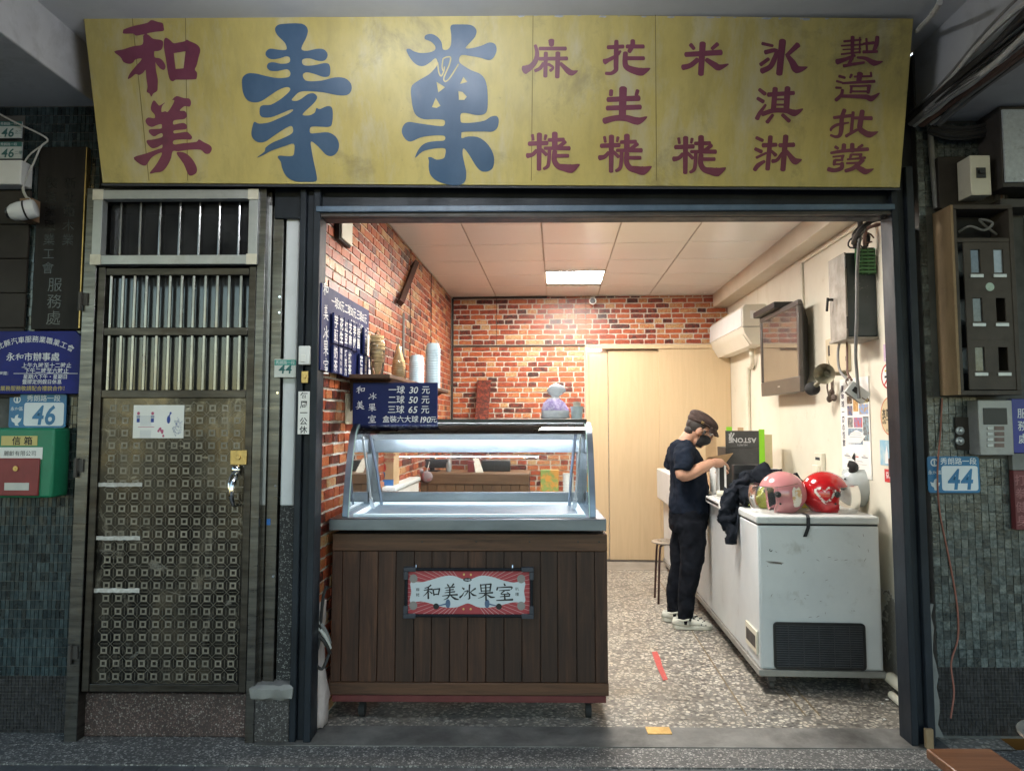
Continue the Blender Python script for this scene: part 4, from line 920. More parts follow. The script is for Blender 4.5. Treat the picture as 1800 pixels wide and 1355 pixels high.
P_ = lambda px, py: F(px, py, ye)
mb = MB(); pe = A(ye)
arc = '台北縣汽車服務業職業工會'
for i, ch in enumerate(arc):
    px = -12 + i * 12.4; py = 590 + ((px - 58) / 75) ** 2 * 20
    x, z = P_(px, py + 6); q = -(px - 58) / 75 * .5
    X = Vector((math.cos(q), 0, math.sin(q))); Y = Vector((-math.sin(q), 0, math.cos(q)))
    text(mb, Pl((x, ye, z), X, Y, (0, -1, 0)), ch, 0, 0, .034, .0008, .008)
for s_, px, py, em, tr_k in (('永和市辦事處', 58, 627, .043, .02), ('時間：', 9, 656, .018, .0), ('上午九時至十二時止', 82, 642, .027, .0075), ('下午二時至六時止', 82, 651.5, .027, .011), ('星期六下午・星期日', 80, 662, .024, .012), ('暨國定例假日休息', 74, 671, .024, .012)):
    x, z = P_(px, py); text(mb, pe, s_, x, z, em, .0008, .01, track=tr_k)
x0_, z_ = P_(24, 656.5); x1_, _ = P_(137, 656.5); mb.rect(pe, x0_, x1_, z_ - .0012, z_ + .0012, .0008)
lettering(mb, m_inkw, en)
mb = MB(); x, z = P_(60, 682.5); text(mb, pe, '業務服務敬請配合禮貌合作！', x, z, .0255, .0008, .008); lettering(mb, mat('yellow paint lettering', (.5, .4, .1), rough=.5), en)
yp = 3.675
m_platew = mat('white reflective plate', (.62, .66, .7), (.68, .72, .75), 8, rough=.35)
m_plateb = mat('blue number plate', (.012, .13, .30), (.018, .17, .36), 8, rough=.35, dirt=(.01, .06, .12), dirt_scale=12, dirt_amt=.4)
def house_plate(num, px0, py0, px1, py1, label):
    a, b, c, d = fb(px0, py0, px1, py1, yp); w, h = b - a, d - c
    t = thing('house_number_plate', label, 'number plate', ((a + b) / 2, yp, c), group='blue house number plates')
    pl = Pl((a, yp, c), (1, 0, 0), (0, 0, 1), (0, -1, 0))
    rr = .012; poly = []
    for cx, cz, q0 in ((a + rr, c + rr, 180), (b - rr, c + rr, 270), (b - rr, d - rr, 0), (a + rr, d - rr, 90)):
        poly += [(cx + rr * math.cos(R(q0 + k * 30)), cz + rr * math.sin(R(q0 + k * 30))) for k in range(4)]
    part('plate', MB().prism(poly, (0, yp, 0), (1, 0, 0), (0, 0, 1), (0, -1, 0), -.006, 0), m_plateb, t)
    wp = []
    ax, bx, cz_, dz_ = w * .265, w * .965, h * .06, h * .74
    for cx, cz, q0 in ((ax + rr, cz_ + rr, 180), (bx - rr, cz_ + rr, 270), (bx - rr, dz_ - rr, 0), (ax + rr, dz_ - rr, 90)):
        wp += [(cx + rr * math.cos(R(q0 + k * 30)), cz + rr * math.sin(R(q0 + k * 30))) for k in range(4)]
    part('number_field', MB().polyf(pl, wp, .0008), m_platew, t, smooth=0)
    mb = MB(); text(mb, pl, num, (ax + bx) / 2, (cz_ + dz_) / 2, h * .78, .0016, .022, shear=.14, sx=.85, track=h * .04); lettering(mb, m_plateb, t)
    mb = MB(); text(mb, pl, '秀朗路一段', w * .6, h * .87, h * .2, .0008, .01, track=w * .012); text(mb, pl, '永和區', w * .135, h * .56, h * .125, .0008, .01)
    mb.polyf(pl, [(w * x_, h * y_) for x_, y_ in ((.04, .3), (.10, .27), (.12, .36), (.17, .40), (.16, .30), (.22, .27), (.235, .31), (.21, .20), (.16, .12), (.19, .06), (.12, .07), (.11, .14), (.06, .19))], .0008)
    mb.ring(pl, w * .135, h * .83, h * .075, h * .11, .0008, 18); mb.rect(pl, w * .12, w * .15, h * .76, h * .9, .0009)
    lettering(mb, m_platew, t)
house_plate('46', 16, 692, 116, 752, 'blue house number plate 46 between the blue enamel sign and the green mailbox')
house_plate('44', 1631, 802, 1722, 866, 'blue house number plate 44 on the right mosaic pillar below the intercom')
# mailbox
ym = 3.56
a, b, c, d = fb(-34, 752, 98, 874, ym + .02)
mbx = thing('mailbox', 'green metal mailbox with a red flap on the left mosaic pillar', 'mailbox', ((a + b) / 2, ym, c))
m_green = mat('green mailbox paint', (.012, .17, .085), (.018, .21, .11), 6, rough=.35, rough2=.5, dirt=(.02, .07, .045), dirt_scale=6, dirt_amt=.4)
part('body', MB().box(a, b, ym, 3.692, c, d), m_green, mbx, bevel=.012, seg=3)
xr_ = fx(70, ym, 850); zt = fz(805, ym, 30)
part('flap', MB().box(a + .004, xr_, ym - .012, ym - .0005, c + .01, zt), mat('red flap paint', (.19, .022, .025), (.24, .03, .032), 6, rough=.4, dirt=(.08, .02, .02), dirt_scale=9, dirt_amt=.4), mbx, bevel=.004)
x, z = F(52, 847, ym); part('slot_window', MB().box(fx(11, ym, 855), fx(54, ym, 855), ym - .0135, ym - .0122, fz(861, ym, 30), fz(848, ym, 30)), m_alu, mbx, smooth=0)
x, z = F(31, 823, ym); part('lock', MB().cyl((x, ym - .017, z), (x, ym - .012, z), .012, n=14).cyl((x, ym - .02, z), (x, ym - .017, z), .004, n=8), m_brass, mbx)
q = fb(3, 766, 66, 783, ym); part('name_panel', MB().box(q[0], q[1], ym - .003, ym - .0003, q[2], q[3]), mat('pale yellow panel', (.55, .45, .16), rough=.5), mbx)
mb = MB(); text(mb, A(ym - .003), '信 箱', (q[0] + q[1]) / 2 + .015, (q[2] + q[3]) / 2, .042, .0006, .015, track=.015); lettering(mb, m_ink, mbx)
q = fb(-34, 786, 75, 807, ym); part('name_card', MB().box(q[0], q[1], ym - .0025, ym - .0003, q[2] + .0, q[3]), m_paper, mbx, smooth=0)
mb = MB(); text(mb, A(ym - .0025), '麗齡有限公司', fx(36, ym, 797), (q[2] + q[3]) / 2, .026, .0006, .0); lettering(mb, m_ink, mbx)
# small plates, box, camera at the far left
m_plateg = mat('pale green plate', (.5, .56, .56), (.58, .63, .62), 8, rough=.45)
for py0, py1, s2, lb in ((214, 243, '46', 'small pale plate numbered 46 at the top left corner, upper of two'), (250, 279, '46', 'small pale plate numbered 46 directly above the white box, lower of two')):
    a, b, c, d = fb(-30, py0, 38, py1, 3.66)
    t = thing('small_number_plate', lb, 'number plate', ((a + b) / 2, 3.66, c), group='small plates numbered 46')
    part('plate', MB().box(a, b, 3.66, 3.668, c, d), m_plateg, t); part('band', MB().box(a, b, 3.6585, 3.6595, d - .024, d), mat('teal band', (.04, .16, .15), rough=.5), t, smooth=0)
    mb = MB(); text(mb, A(3.66), s2, fx(13, 3.66, py1), c + .03, .062, .0007, .018, shear=.14); text(mb, A(3.66), '之二' if py0 < 230 else '二樓', fx(32, 3.66, py1), c + .03, .02, .0007, 0); lettering(mb, mat('teal ink', (.03, .13, .13), rough=.5), t)
    mb = MB(); text(mb, A(3.6585), '秀朗路一段', fx(16, 3.66, py0), d - .012, .017, .0007, 0); lettering(mb, m_platew, t)
a, b, c, d = fb(-40, 281, 37, 324, 3.6)
single('junction_box', 'white plastic box under the two small number plates at the left edge', 'box', MB().box(a, b, 3.6, 3.69, c, d), m_white, bevel=.006)
a, b, c, d = fb(-60, 336, 46, 700, 3.68)
bs = thing('brown_shutter', 'dark brown ribbed shutter at the left edge behind the white camera', 'shutter', ((a + b) / 2, 3.68, c))
for i in range(6): part('slat', MB().box(a, b, 3.674, 3.6905, d - (i + 1) * (d - c) / 6 + .003, d - i * (d - c) / 6), m_shutterbrown, bs, bevel=.003)
cx, cz = F(26, 366, 3.52); wx0, wz0 = F(44, 366, 3.6)
cm = thing('bullet_camera', 'white bullet camera with a black band mounted on a wooden block at the far left', 'camera', (cx, 3.55, cz))
rot = Matrix.Rotation(R(-16), 3, 'Y')
axis = rot @ Vector((-1, -.25, 0)); axis.normalize(); c0 = Vector((cx + .02, 3.56, cz))
def along(t): return c0 + axis * t
part('shell', MB().tube([along(t) for t in (-.055, -.05, -.03, .02, .05, .065)], [.03, .042, .046, .046, .04, .03], 18), mat('glossy white camera shell', (.75, .76, .78), rough=.2, coat=.3), cm)
part('band', MB().tube([along(-.012), along(-.004)], .0472, 18), m_black, cm); part('lens', MB().tube([along(.0655), along(.078)], [.03, .024], 16), m_black, cm)
part('mount_block', MB().box(wx0 - .03, wx0 + .035, 3.6, 3.688, wz0 - .06, wz0 + .05), mat('brown mounting wood', (.2, .12, .07), (.26, .16, .09), 12, rough=.7), cm, bevel=.003)
def cable(name, label, pts, r, m, group=None, n=7, cat='cable', frame='W'):
    return single(name, label, cat, MB().tube(pts, r, n, sub=5), m, frame, group)
P3 = lambda px, py, y: (F(px, py, y)[0], y, F(px, py, y)[1])
cable('camera_cable', 'off-white twin cable drooping from the beam to the white bullet camera', [P3(-20, 190, 3.64), P3(20, 212, 3.64), P3(70, 236, 3.63), P3(84, 247, 3.63), P3(72, 258, 3.63), P3(60, 285, 3.64), P3(42, 325, 3.63), P3(46, 345, 3.62), P3(54, 352, 3.6), P3(50, 368, 3.58)], .0045, m_wire_w)
cable('camera_cable', 'off-white cable looping beside the black plaque down to the camera block', [P3(80, 252, 3.64), P3(50, 275, 3.65), P3(37, 305, 3.65), P3(40, 335, 3.64), P3(47, 350, 3.62)], .004, m_wire_w)
# ------------------------------------------------------------------ right mosaic pillar
ymc = 3.535
m_cab = mat('brown meter cabinet', (.06, .05, .042), (.09, .075, .062), 5, spec=.25, rough=.55, rough2=.75, bump=.08, dirt=(.04, .033, .028), dirt_scale=5, dirt_amt=.6)
m_cabside = mat('bare cabinet board', (.24, .16, .085), (.33, .22, .12), 5, (3, 3, 1), rough=.75, bump=.1, dirt=(.12, .075, .04), dirt_scale=6, dirt_amt=.5)
a, b, c, d = fb(1682, 360, 1788, 694, ymc)
mc = thing('meter_cabinet', 'old brown electric meter cabinet with six small windows on the right mosaic pillar', 'meter cabinet', ((a + b) / 2, ymc, c))
part('side_board', MB().box(a - .012, a + .001, ymc, 3.692, c, d), m_cabside, mc, bevel=.002)
fr = MB(); t_ = .02
fr.box(a + .0015, b, ymc, 3.69, d - t_, d).box(a + .0015, b, ymc, 3.69, c, c + t_).box(b - t_, b, ymc, 3.69, c + t_ + .0005, d - t_ - .0005).box(a + .0015, a + .016, ymc + .002, 3.69, c + t_ + .0005, d - t_ - .0005)
zr = fz(418, ymc, 1740); fr.box(a + .0165, b - t_ - .0005, ymc + .003, ymc + .03, zr - .02, zr)
part('casing', fr, m_cab, mc, bevel=.002)
part('back_board', MB().box(a + .017, b - t_ - .001, 3.675, 3.689, c + t_ + .001, d - t_ - .001), m_dark, mc, smooth=0)
dx0, dx1 = fx(1700, ymc, 560), b - .022
dz0, dz1 = c + .024, zr - .022
dr = MB(); wins = []
cw = (dx1 - dx0) / 2; chh = (dz1 - dz0) / 3
xs_ = [dx0, dx0 + cw * .3, dx0 + cw * .72, dx0 + cw * 1.3, dx0 + cw * 1.72, dx1]
for r_ in range(3):
    zb_ = dz1 - (r_ + 1) * chh; za, zt_ = zb_ + chh * .38, zb_ + chh * .86
    dr.box(dx0, dx1, ymc + .004, ymc + .012, zb_ + .0005, za).box(dx0, dx1, ymc + .004, ymc + .012, zt_, zb_ + chh)
    for i in (0, 2, 4): dr.box(xs_[i], xs_[i + 1], ymc + .004, ymc + .012, za + .0003, zt_ - .0003)
    wins.append((za, zt_))
part('door', dr, m_cab, mc, smooth=0)
m_meterglass = mat('meter cover', (.22, .25, .28), (.32, .35, .38), 12, rough=.12, spec=.7)
for i, (za, zt_) in enumerate(wins):
    zc_ = (za + zt_) / 2
    part('meter', MB().lathe([(.0, -.05), (.05, -.045), (.062, -.02), (.062, .02)], (dx0 + .03, ymc + .09, zc_), 20, Matrix.Rotation(R(90), 3, 'X') @ Matrix.Rotation(math.pi, 3, 'X')), m_meterglass, mc)
    part('window_glass', MB().box(xs_[1], xs_[2], ymc + .013, ymc + .015, za, zt_), mat('meter window', (.02, .024, .028), (.08, .09, .1), 22, rough=.1, spec=.6) if i == 0 else bpy.data.materials['meter window'], mc, smooth=0)
    for k in (1, 3): part('label_holder', MB().box(xs_[k] - .008, xs_[k + 1] + .008, ymc - .003, ymc + .0035, za - .024, za - .008), m_alu, mc, bevel=.001)
part('window_glass', MB().box(xs_[3], xs_[4], ymc + .013, ymc + .015, wins[0][0], wins[0][1]), m_meterglass, mc, smooth=0)
x, z = F(1741, 504, ymc); part('round_sticker', MB().cyl((x, ymc + .003, z), (x, ymc + .0045, z), .02, n=18), mat('pale green sticker', (.35, .5, .4), (.5, .6, .52), 90, rough=.6), mc, smooth=0)
part('loose_wire', MB().tube([P3(1685, 408, 3.6), P3(1705, 398, 3.57), P3(1730, 405, 3.57), P3(1745, 392, 3.57), P3(1722, 386, 3.58), P3(1735, 400, 3.6), P3(1752, 412, 3.62)], .006, 6, sub=5), m_wire_g, mc)
# breaker
a, b, c, d = fb(1650, 276, 1748, 366, 3.64)
single('backing_board', 'dark board behind the cream breaker box on the right mosaic pillar', 'board', MB().box(a, b, 3.64, 3.692, c, d), m_shutterbrown, bevel=.004)
a, b, c, d = fb(1706, 273, 1742, 343, 3.53)
bk = thing('breaker_box', 'cream breaker box with a black toggle on the right mosaic pillar', 'breaker box', ((a + b) / 2, 3.53, c))
part('case', MB().box(a, b, 3.53, 3.638, c, d), m_cream, bk, bevel=.004)
x, z = (a + b) / 2, (c + d) / 2 + .01
part('toggle', MB().box(x - .022, x + .022, 3.524, 3.5295, z - .025, z + .025).box(x - .012, x + .012, 3.514, 3.5235, z - .006, z + .012), m_black, bk, bevel=.002)
# intercom
yi = 3.6
a, b, c, d = fb(1721, 703, 1781, 800, yi)
ic = thing('intercom', 'grey metal intercom panel with four call buttons below the meter cabinet', 'intercom', ((a + b) / 2, yi, c))
part('case', MB().box(a, b, yi, 3.692, c, d), mat('intercom grey', (.26, .26, .26), (.34, .34, .33), 6, rough=.45, metal=.3, dirt=(.14, .13, .12), dirt_scale=9, dirt_amt=.5), ic, bevel=.004)
q = fb(1728, 717, 1770, 746, yi); part('speaker_grille', MB().box(q[0], q[1], yi - .003, yi - .0003, q[2], q[3]), m_black, ic, bevel=.002)
for k in range(4):
    q = fb(1735, 750 + k * 10, 1745, 755 + k * 10, yi); part('button', MB().box(q[0], q[1], yi - .005, yi - .0003, q[2], q[3]), m_alu, ic, bevel=.001)
    q = fb(1748, 749 + k * 10, 1765, 756 + k * 10, yi); part('name_slot', MB().box(q[0], q[1], yi - .002, yi - .0003, q[2], q[3]), mat('name slot', (.1, .06, .055), (.16, .1, .09), 30, rough=.4) if k == 0 else bpy.data.materials['name slot'], ic, smooth=0)
a, b, c, d = fb(1681, 733, 1714, 790, 3.68)
bp = thing('bell_plate', 'small dark plate with two round knobs left of the intercom', 'bell plate', ((a + b) / 2, 3.68, c))
part('plate', MB().box(a, b, 3.682, 3.693, c, d), m_shutterbrown, bp, bevel=.002)
for py in (757, 775):
    x, z = F(1689, py, 3.67); part('knob', MB().lathe([(.02, 0), (.02, .008), (.012, .012), (.01, .022), (.004, .024)], (x, 3.6815, z), 14, Matrix.Rotation(R(90), 3, 'X')), m_alu, bp)
# signs cut by the right edge
a, b, c, d = fb(1780, 701, 1850, 796, 3.655)
s1 = thing('blue_sign', 'blue sign cut off by the right edge beside the intercom', 'sign', ((a + b) / 2, 3.655, c)); part('panel', MB().box(a, b, 3.655, 3.69, c, d), mat('sign blue', (.02, .03, .24), (.03, .04, .3), 5, rough=.4), s1, bevel=.002)
mb = MB(); text(mb, A(3.655), '服務處', fx(1798, 3.655, 750), (c + d) / 2, .05, .0007, .01, vert=True, track=.2); lettering(mb, m_inkw, s1)
a, b, c, d = fb(1780, 797, 1850, 826, 3.66); single('grey_board', 'weathered grey board between the blue sign and the red sign at the right edge', 'board', MB().box(a, b, 3.66, 3.69, c, d), m_conc)
a, b, c, d = fb(1784, 827, 1850, 931, 3.655)
s2 = thing('red_sign', 'dark red sign with pale characters cut off by the right edge', 'sign', ((a + b) / 2, 3.655, c)); part('panel', MB().box(a, b, 3.655, 3.69, c, d), mat('sign maroon', (.11, .018, .022), (.15, .026, .03), 5, rough=.45), s2, bevel=.002)
mb = MB(); text(mb, A(3.655), '打拳健身', fx(1795, 3.655, 880), (c + d) / 2, .055, .0007, .005, vert=True, track=.15); lettering(mb, mat('dull red lettering', (.3, .12, .12), rough=.6), s2)
a, b, c, d = fb(1765, 192, 1870, 320, 3.5)
ws = thing('white_signbox', 'pale mottled sign box cut off by the upper right edge', 'sign box', ((a + b) / 2, 3.5, c))
part('face', MB().box(a, b, 3.5, 3.512, c, d), mat('mottled white acrylic', (.42, .46, .5), (.55, .6, .64), 40, rough=.4, dirt=(.15, .16, .17), dirt_scale=28, dirt_amt=.7), ws, bevel=.002)
part('casing', MB().box(a - .006, b, 3.513, 3.69, c - .02, d + .02), m_guide2, ws, bevel=.003)
a, b, c, d = fb(1768, 345, 1850, 360, 3.52)
single('shelf_rail', 'thin grey rail between the sign box and the meter cabinet', 'rail', MB().box(a, b, 3.56, 3.69, c, d), m_guide2, bevel=.002)
# cables along the right beam
rw = random.Random(21); cm_ = [m_wire_w, m_wire_g, m_wire_d, m_wire_g, m_wire_b, m_wire_w, m_wire_d, m_wire_g, m_wire_d, m_wire_w, m_wire_g, m_wire_d, m_wire_b, m_wire_d]
lab = ['off-white', 'grey', 'black', 'grey', 'brown', 'off-white', 'black', 'grey', 'black', 'off-white', 'grey', 'black', 'brown', 'black']
for i in range(20):
    m_ = cm_[i % 14]; r_ = rw.choice((.006, .008, .009, .012, .013)); ox = rw.uniform(-.05, -.012) if i % 3 else rw.uniform(.02, .14); oz = rw.uniform(-.02, .16) if i % 3 else -.015
    pts = []
    for k, y in enumerate((3.64, 3.35, 3.05, 2.75, 2.4, 2.0, 1.5)):
        sg_ = math.sin(k * 1.7 + i) * .014
        pts.append((xbr0 + ox - (.035 if k == 0 else 0) + sg_ + rw.uniform(-.008, .008), y, zb2 + oz * (.25 + .75 * min(k, 3) / 3) - (.03 if k == 0 else 0) + rw.uniform(-.012, .012)))
    cable('overhead_cable', f'{lab[i % 14]} {"conduit" if r_ > .011 else "cable"} in the tangled bundle along the right beam', pts, r_, m_, 'cables bundled along the right beam')
cable('conduit', 'thick white conduit curving from the right beam down beside the signboard', [P3(1690, 135, 3.3), P3(1668, 150, 3.45), P3(1648, 168, 3.58), P3(1636, 188, 3.64), P3(1634, 215, 3.66)], .02, m_wire_w, n=10, cat='conduit')
cable('conduit', 'thin white conduit bracing from the ceiling to the end of the signboard', [P3(1612, 55, 3.4), P3(1640, 25, 3.1), P3(1652, 5, 2.95)], .012, m_wire_w, cat='conduit')
cable('conduit', 'grey conduit running down the mosaic right of the signboard', [P3(1634, 215, 3.665), P3(1637, 260, 3.675), P3(1640, 300, 3.675), P3(1646, 366, 3.675)], .014, m_wire_g, n=10, cat='conduit')
for i, dy in enumerate((0, 7, 13, 20)):
    cable('wall_cable', f'{["black", "dark grey", "thick black", "thin black"][i]} cable sagging along the top of the right mosaic pillar', [P3(1632, 214 + dy, 3.66), P3(1665, 224 + dy, 3.64), P3(1705, 226 + dy * .9, 3.63), P3(1745, 214 + dy, 3.62), P3(1775, 190 + dy, 3.58), P3(1810, 160 + dy, 3.5)], (.012, .009, .014, .006)[i], m_wire_d)
for i in range(5):
    cable('drop_cable', f'{["thick black", "dark", "brown", "thin grey", "slim black"][i]} cable dropping beside the sign box to the meter cabinet', [P3(1772 - i * 3, 196, 3.6), P3(1742 + i * 5, 240, 3.62), P3(1750 + i * 3, 290, 3.63), P3(1752 + i * 4, 340, 3.64), P3(1745 + i * 6, 364, 3.66)], (.012, .008, .006, .004, .007)[i], (m_wire_d, m_wire_d, m_wire_b, m_wire_g, m_wire_d)[i])
cable('pillar_wire', 'thin reddish wire running down the right mosaic pillar past number plate 44', [P3(1656, 700, 3.685), P3(1653, 760, 3.685), P3(1648, 830, 3.66), P3(1652, 900, 3.69), P3(1668, 980, 3.69), P3(1682, 1060, 3.69), P3(1684, 1120, 3.69), P3(1672, 1165, 3.68), P3(1677, 1215, 3.66), P3(1671, 1262, 3.64)], .004, mat('reddish wire', (.28, .1, .07), rough=.6))
br = MB(); rw = random.Random(2)
xA, xB = fx(1628, 3.66, 1180), fx(1652, 3.66, 1240)
rings = []
for k in range(12):
    z = .02 + k * .055; w = .05 + .02 * rw.random() - k * .002
    rings.append([(xA, 3.66 + rw.uniform(-.008, .008), z), (xA + w, 3.665 + rw.uniform(-.008, .008), z), (xA + w, 3.699, z), (xA, 3.699, z)])
single('broken_render', 'crumbling grey cement edge at the foot of the right mosaic pillar', 'render', br.loft(rings), m_conc)
a, b, c, d = fb(1624, 1240, 1634, 1262, 3.6); single('wood_wedge', 'small pale wooden wedge at the foot of the right shutter guide', 'wedge', MB().box(a - .01, b, 3.57, 3.592, .004, .09), m_cabside, bevel=.004)
# bench and stool at the lower right corner
def bench():
    z = .45; p0 = WZ(1627, 1314, z); p1 = WZ(1741, 1314, z)
    e0 = WZ(1677, 1353, z); dirv = (Vector(e0) - Vector(p0)).normalized(); L = .95
    q = [Vector((*p0, z)), Vector((*p1, z))]; dv = Vector((dirv.x, dirv.y, 0)) * L
    t = thing('bench', 'worn brown wooden bench board at the lower right corner', 'bench', (p0[0], p0[1], 0))
    top = [q[0], q[1], q[1] + dv, q[0] + dv]; low = [p - Vector((0, 0, .032)) for p in top]
    part('seat', MB().hexa(low, top), wood('worn bench wood', (.07, .025, .01), (.2, .075, .025), (.3, .13, .05), 0, .5, .35, .1, .3), t, bevel=.006, seg=3)
    for s_, r_ in ((q[0] * .85 + q[1] * .15, .12), (q[0] * .15 + q[1] * .85, .12), (q[0] * .85 + q[1] * .15, .8), (q[0] * .15 + q[1] * .85, .8)):
        p = s_ + Vector((dirv.x, dirv.y, 0)) * r_
        part('leg', MB().box(p.x - .018, p.x + .018, p.y - .018, p.y + .018, -.008, z - .034), m_guide2, t, bevel=.003)
bench()
def stool(name, label, x, y, z0, h, r, frame, mseat, mleg, lr=.011, turn=45):
    t = thing(name, label, 'stool', (x, y, z0), frame)
    part('seat', MB().lathe([(0.001, h - .016), (r * .93, h - .016), (r, h - .01), (r, h - .003), (r * .96, h), (r * .5, h - .004), (.001, h - .005)], (x, y, z0), 32), mseat, t)
    for k in range(4):
        q = R(turn + 90 * k); cx, sy = math.cos(q), math.sin(q)
        part('leg', MB().tube([(x + cx * r * .35, y + sy * r * .35, z0 + h - .024), (x + cx * r * .72, y + sy * r * .72, z0 + h - .026), (x + cx * r * .88, y + sy * r * .88, z0 + h - .06), (x + cx * r * .98, y + sy * r * .98, z0 + h * .5), (x + cx * r * 1.08, y + sy * r * 1.08, z0)], lr, 8, sub=4), mleg, t)
    return t
m_seatsteel = mat('stainless seat', (.5, .48, .46), (.6, .58, .55), 12, rough=.22, rough2=.4, metal=1)
stool('round_stool', 'steel seat stool with dark legs cut off by the lower right edge', 1.79, 2.55, -.008, .475, .165, 'W', m_seatsteel, m_guide2, .014, 5)
# ------------------------------------------------------------------ display case in the doorway
YC = 3.86
cx0, cx1 = F(582, 1080, YC)[0], F(1068.5, 1080, YC)[0]
ZC_ = lambda py, y=YC: F(824, py, y)[1]
case = thing('display_case', 'curved glass ice cream display case on a brown plank base in the shop doorway', 'display case', ((cx0 + cx1) / 2, YC, 0))
m_plank = wood('dark stained plank', (.016, .006, .003), (.055, .02, .009), (.115, .045, .02), 2, 1.0, .55, .3, .0, .35)
m_rail = wood('worn base rail', (.04, .017, .008), (.10, .043, .02), (.155, .07, .034), 0, 1.0, .5, .3, .0, .12)
DPT = .6
part('carcass', MB().box(cx0 + .012, cx1 - .012, YC + .02, YC + DPT, ZC_(1213), ZC_(938)), m_dark, case, smooth=0)
part('base_rail', MB().box(cx0 + .002, cx1 - .001, YC - .006, YC + .019, ZC_(968), ZC_(938)), m_rail, case, bevel=.003)
part('base_rail', MB().box(cx0 - .004, cx1 + .001, YC - .006, YC + .019, ZC_(1221), ZC_(1199)), m_rail, case, bevel=.003)
xs_ = [582] + [560 + q / 3.4615 for q in (140, 247, 358, 468, 580, 687, 798, 907, 1018, 1128, 1237, 1350, 1455, 1570, 1682)] + [1068.5]
rw = random.Random(8)
for i in range(16):
    a, b = F(xs_[i], 1080, YC)[0], F(xs_[i + 1], 1080, YC)[0]
    part('plank', MB().box(a + .0012, b - .0012, YC + rw.uniform(-.0012, .0012), YC + .0195, ZC_(1198.5), ZC_(968.6)), m_plank, case, bevel=.0025)
for s_, x in ((0, cx0), (1, cx1)):
    for k in range(6):
        part('side_plank', MB().box(x - .0 if s_ == 0 else x - .0115, x + .0115 if s_ == 0 else x, YC + .0202 + k * .096, YC + .114 + k * .096, ZC_(1221), ZC_(940)), m_plank, case)
part('kick_strip', MB().box(cx0 + .01, cx1 - .012, YC + .0, YC + .02, ZC_(1234), ZC_(1222)), mat('dull red kick strip', (.1, .018, .018), (.14, .03, .028), 8, rough=.5, dirt=(.05, .03, .025), dirt_scale=8, dirt_amt=.6), case, bevel=.002)
for px in (632, 1036):
    for yy in (YC + .07, YC + DPT - .08):
        x = F(px, 1240, YC)[0]
        part('caster', MB().cyl((x - .014, yy, .037), (x + .014, yy, .037), .036, n=18).box(x - .02, x + .02, yy - .02, yy + .02, .074, ZC_(1222) - .001), m_rubber, case)
for px in (742, 837, 931, 1016, 1053):
    x, z = F(px, 952, YC - .006); part('nail', MB().cyl((x, YC - .008, z), (x, YC - .0055, z), .004, n=8), m_black, case)
m_trim = mat('blue grey stainless', (.17, .195, .235), (.25, .28, .33), 2, (1, 1, 3), rough=.28, rough2=.4, metal=1)
tx0, tx1 = F(578, 922, 3.8)[0], F(1066, 922, 3.8)[0]
part('steel_band', MB().box(tx0, tx1, 3.80, YC + DPT + .02, F(824, 933, 3.8)[1], F(824, 912, 3.8)[1]), m_trim, case, bevel=.004)
ztray = F(824, 912, 3.8)[1]
gx0, gx1 = F(601, 900, 3.87)[0], F(1047.5, 900, 3.87)[0]
prof = [(3.872, ztray), (3.9, 1.12), (3.945, 1.26), (3.985, 1.35), (4.03, 1.42), (4.09, 1.458), (4.17, 1.472)]
pf, _ = smooth_path([Vector((p[0], p[1])) for p in prof], 0, 5)
def strip(x0, x1, inn, out):
    rings = []
    for i, p in enumerate(pf):
        t = (pf[min(i + 1, len(pf) - 1)] - pf[max(i - 1, 0)]).normalized(); n = Vector((-t.y, t.x))
        a, b = p + n * out, p - n * inn
        rings.append([(x0, a.x, a.y), (x1, a.x, a.y), (x1, b.x, b.y), (x0, b.x, b.y)])
    return MB().loft(rings)
m_case_w = mat('white case lining', (.68, .74, .76), (.74, .79, .8), 4, rough=.35)
m_cglass = glass('clear case glass', (.97, .985, .98), strength=1.5)
part('end_frame', strip(gx0, gx0 + .03, .014, .004), m_trim, case, bevel=.002)
part('end_frame', strip(gx1 - .03, gx1, .018, .004), m_trim, case, bevel=.002)
part('front_glass', strip(gx0 + .0305, gx1 - .0305, .003, .002), m_cglass, case)
m_gedge = mat('pale glass edge', (.5, .68, .62), rough=.2)
part('glass_edge', strip(gx0 + .0306, gx0 + .0345, .005, .0035), m_gedge, case); part('glass_edge', strip(gx1 - .0345, gx1 - .0306, .005, .0035), m_gedge, case)
poly = [(p.x, p.y) for p in pf] + [(4.54, 1.462), (4.54, ztray)]
for x in (gx0 + .012, gx1 - .018): part('end_glass', MB().prism(poly, (x, 0, 0), (0, 1, 0), (0, 0, 1), (1, 0, 0), 0, .005), m_cglass, case, smooth=0)
part('roof', MB().box(gx0 + .06, gx1 - .02, 4.13, 4.6, 1.4725, 1.494), m_black, case, bevel=.003)
yb = 4.52
part('canopy', MB().hexa([(gx0 + .035, 4.16, 1.438), (gx1 - .035, 4.16, 1.438), (gx1 - .035, 4.16, 1.442), (gx0 + .035, 4.16, 1.442)], [(gx0 + .035, yb, 1.372), (gx1 - .035, yb, 1.372), (gx1 - .035, yb, 1.468), (gx0 + .035, yb, 1.468)]), m_case_w, case, smooth=0)
part('rear_header', MB().box(gx0 + .035, gx1 - .035, yb + .001, yb + .03, 1.297, 1.468), m_trim, case, bevel=.002)
m_caselamp = emit('lit case tube', (.88, .95, 1.0), 55.0)
part('lamp_tube', MB().cyl((F(662, 756, 4.14)[0], 4.14, 1.429), (F(1036, 756, 4.14)[0], 4.14, 1.429), .0085, n=10), m_caselamp, case)
part('rear_sill', MB().box(gx0 + .035, gx1 - .035, yb, yb + .035, .985, 1.064), m_trim, case, bevel=.002)
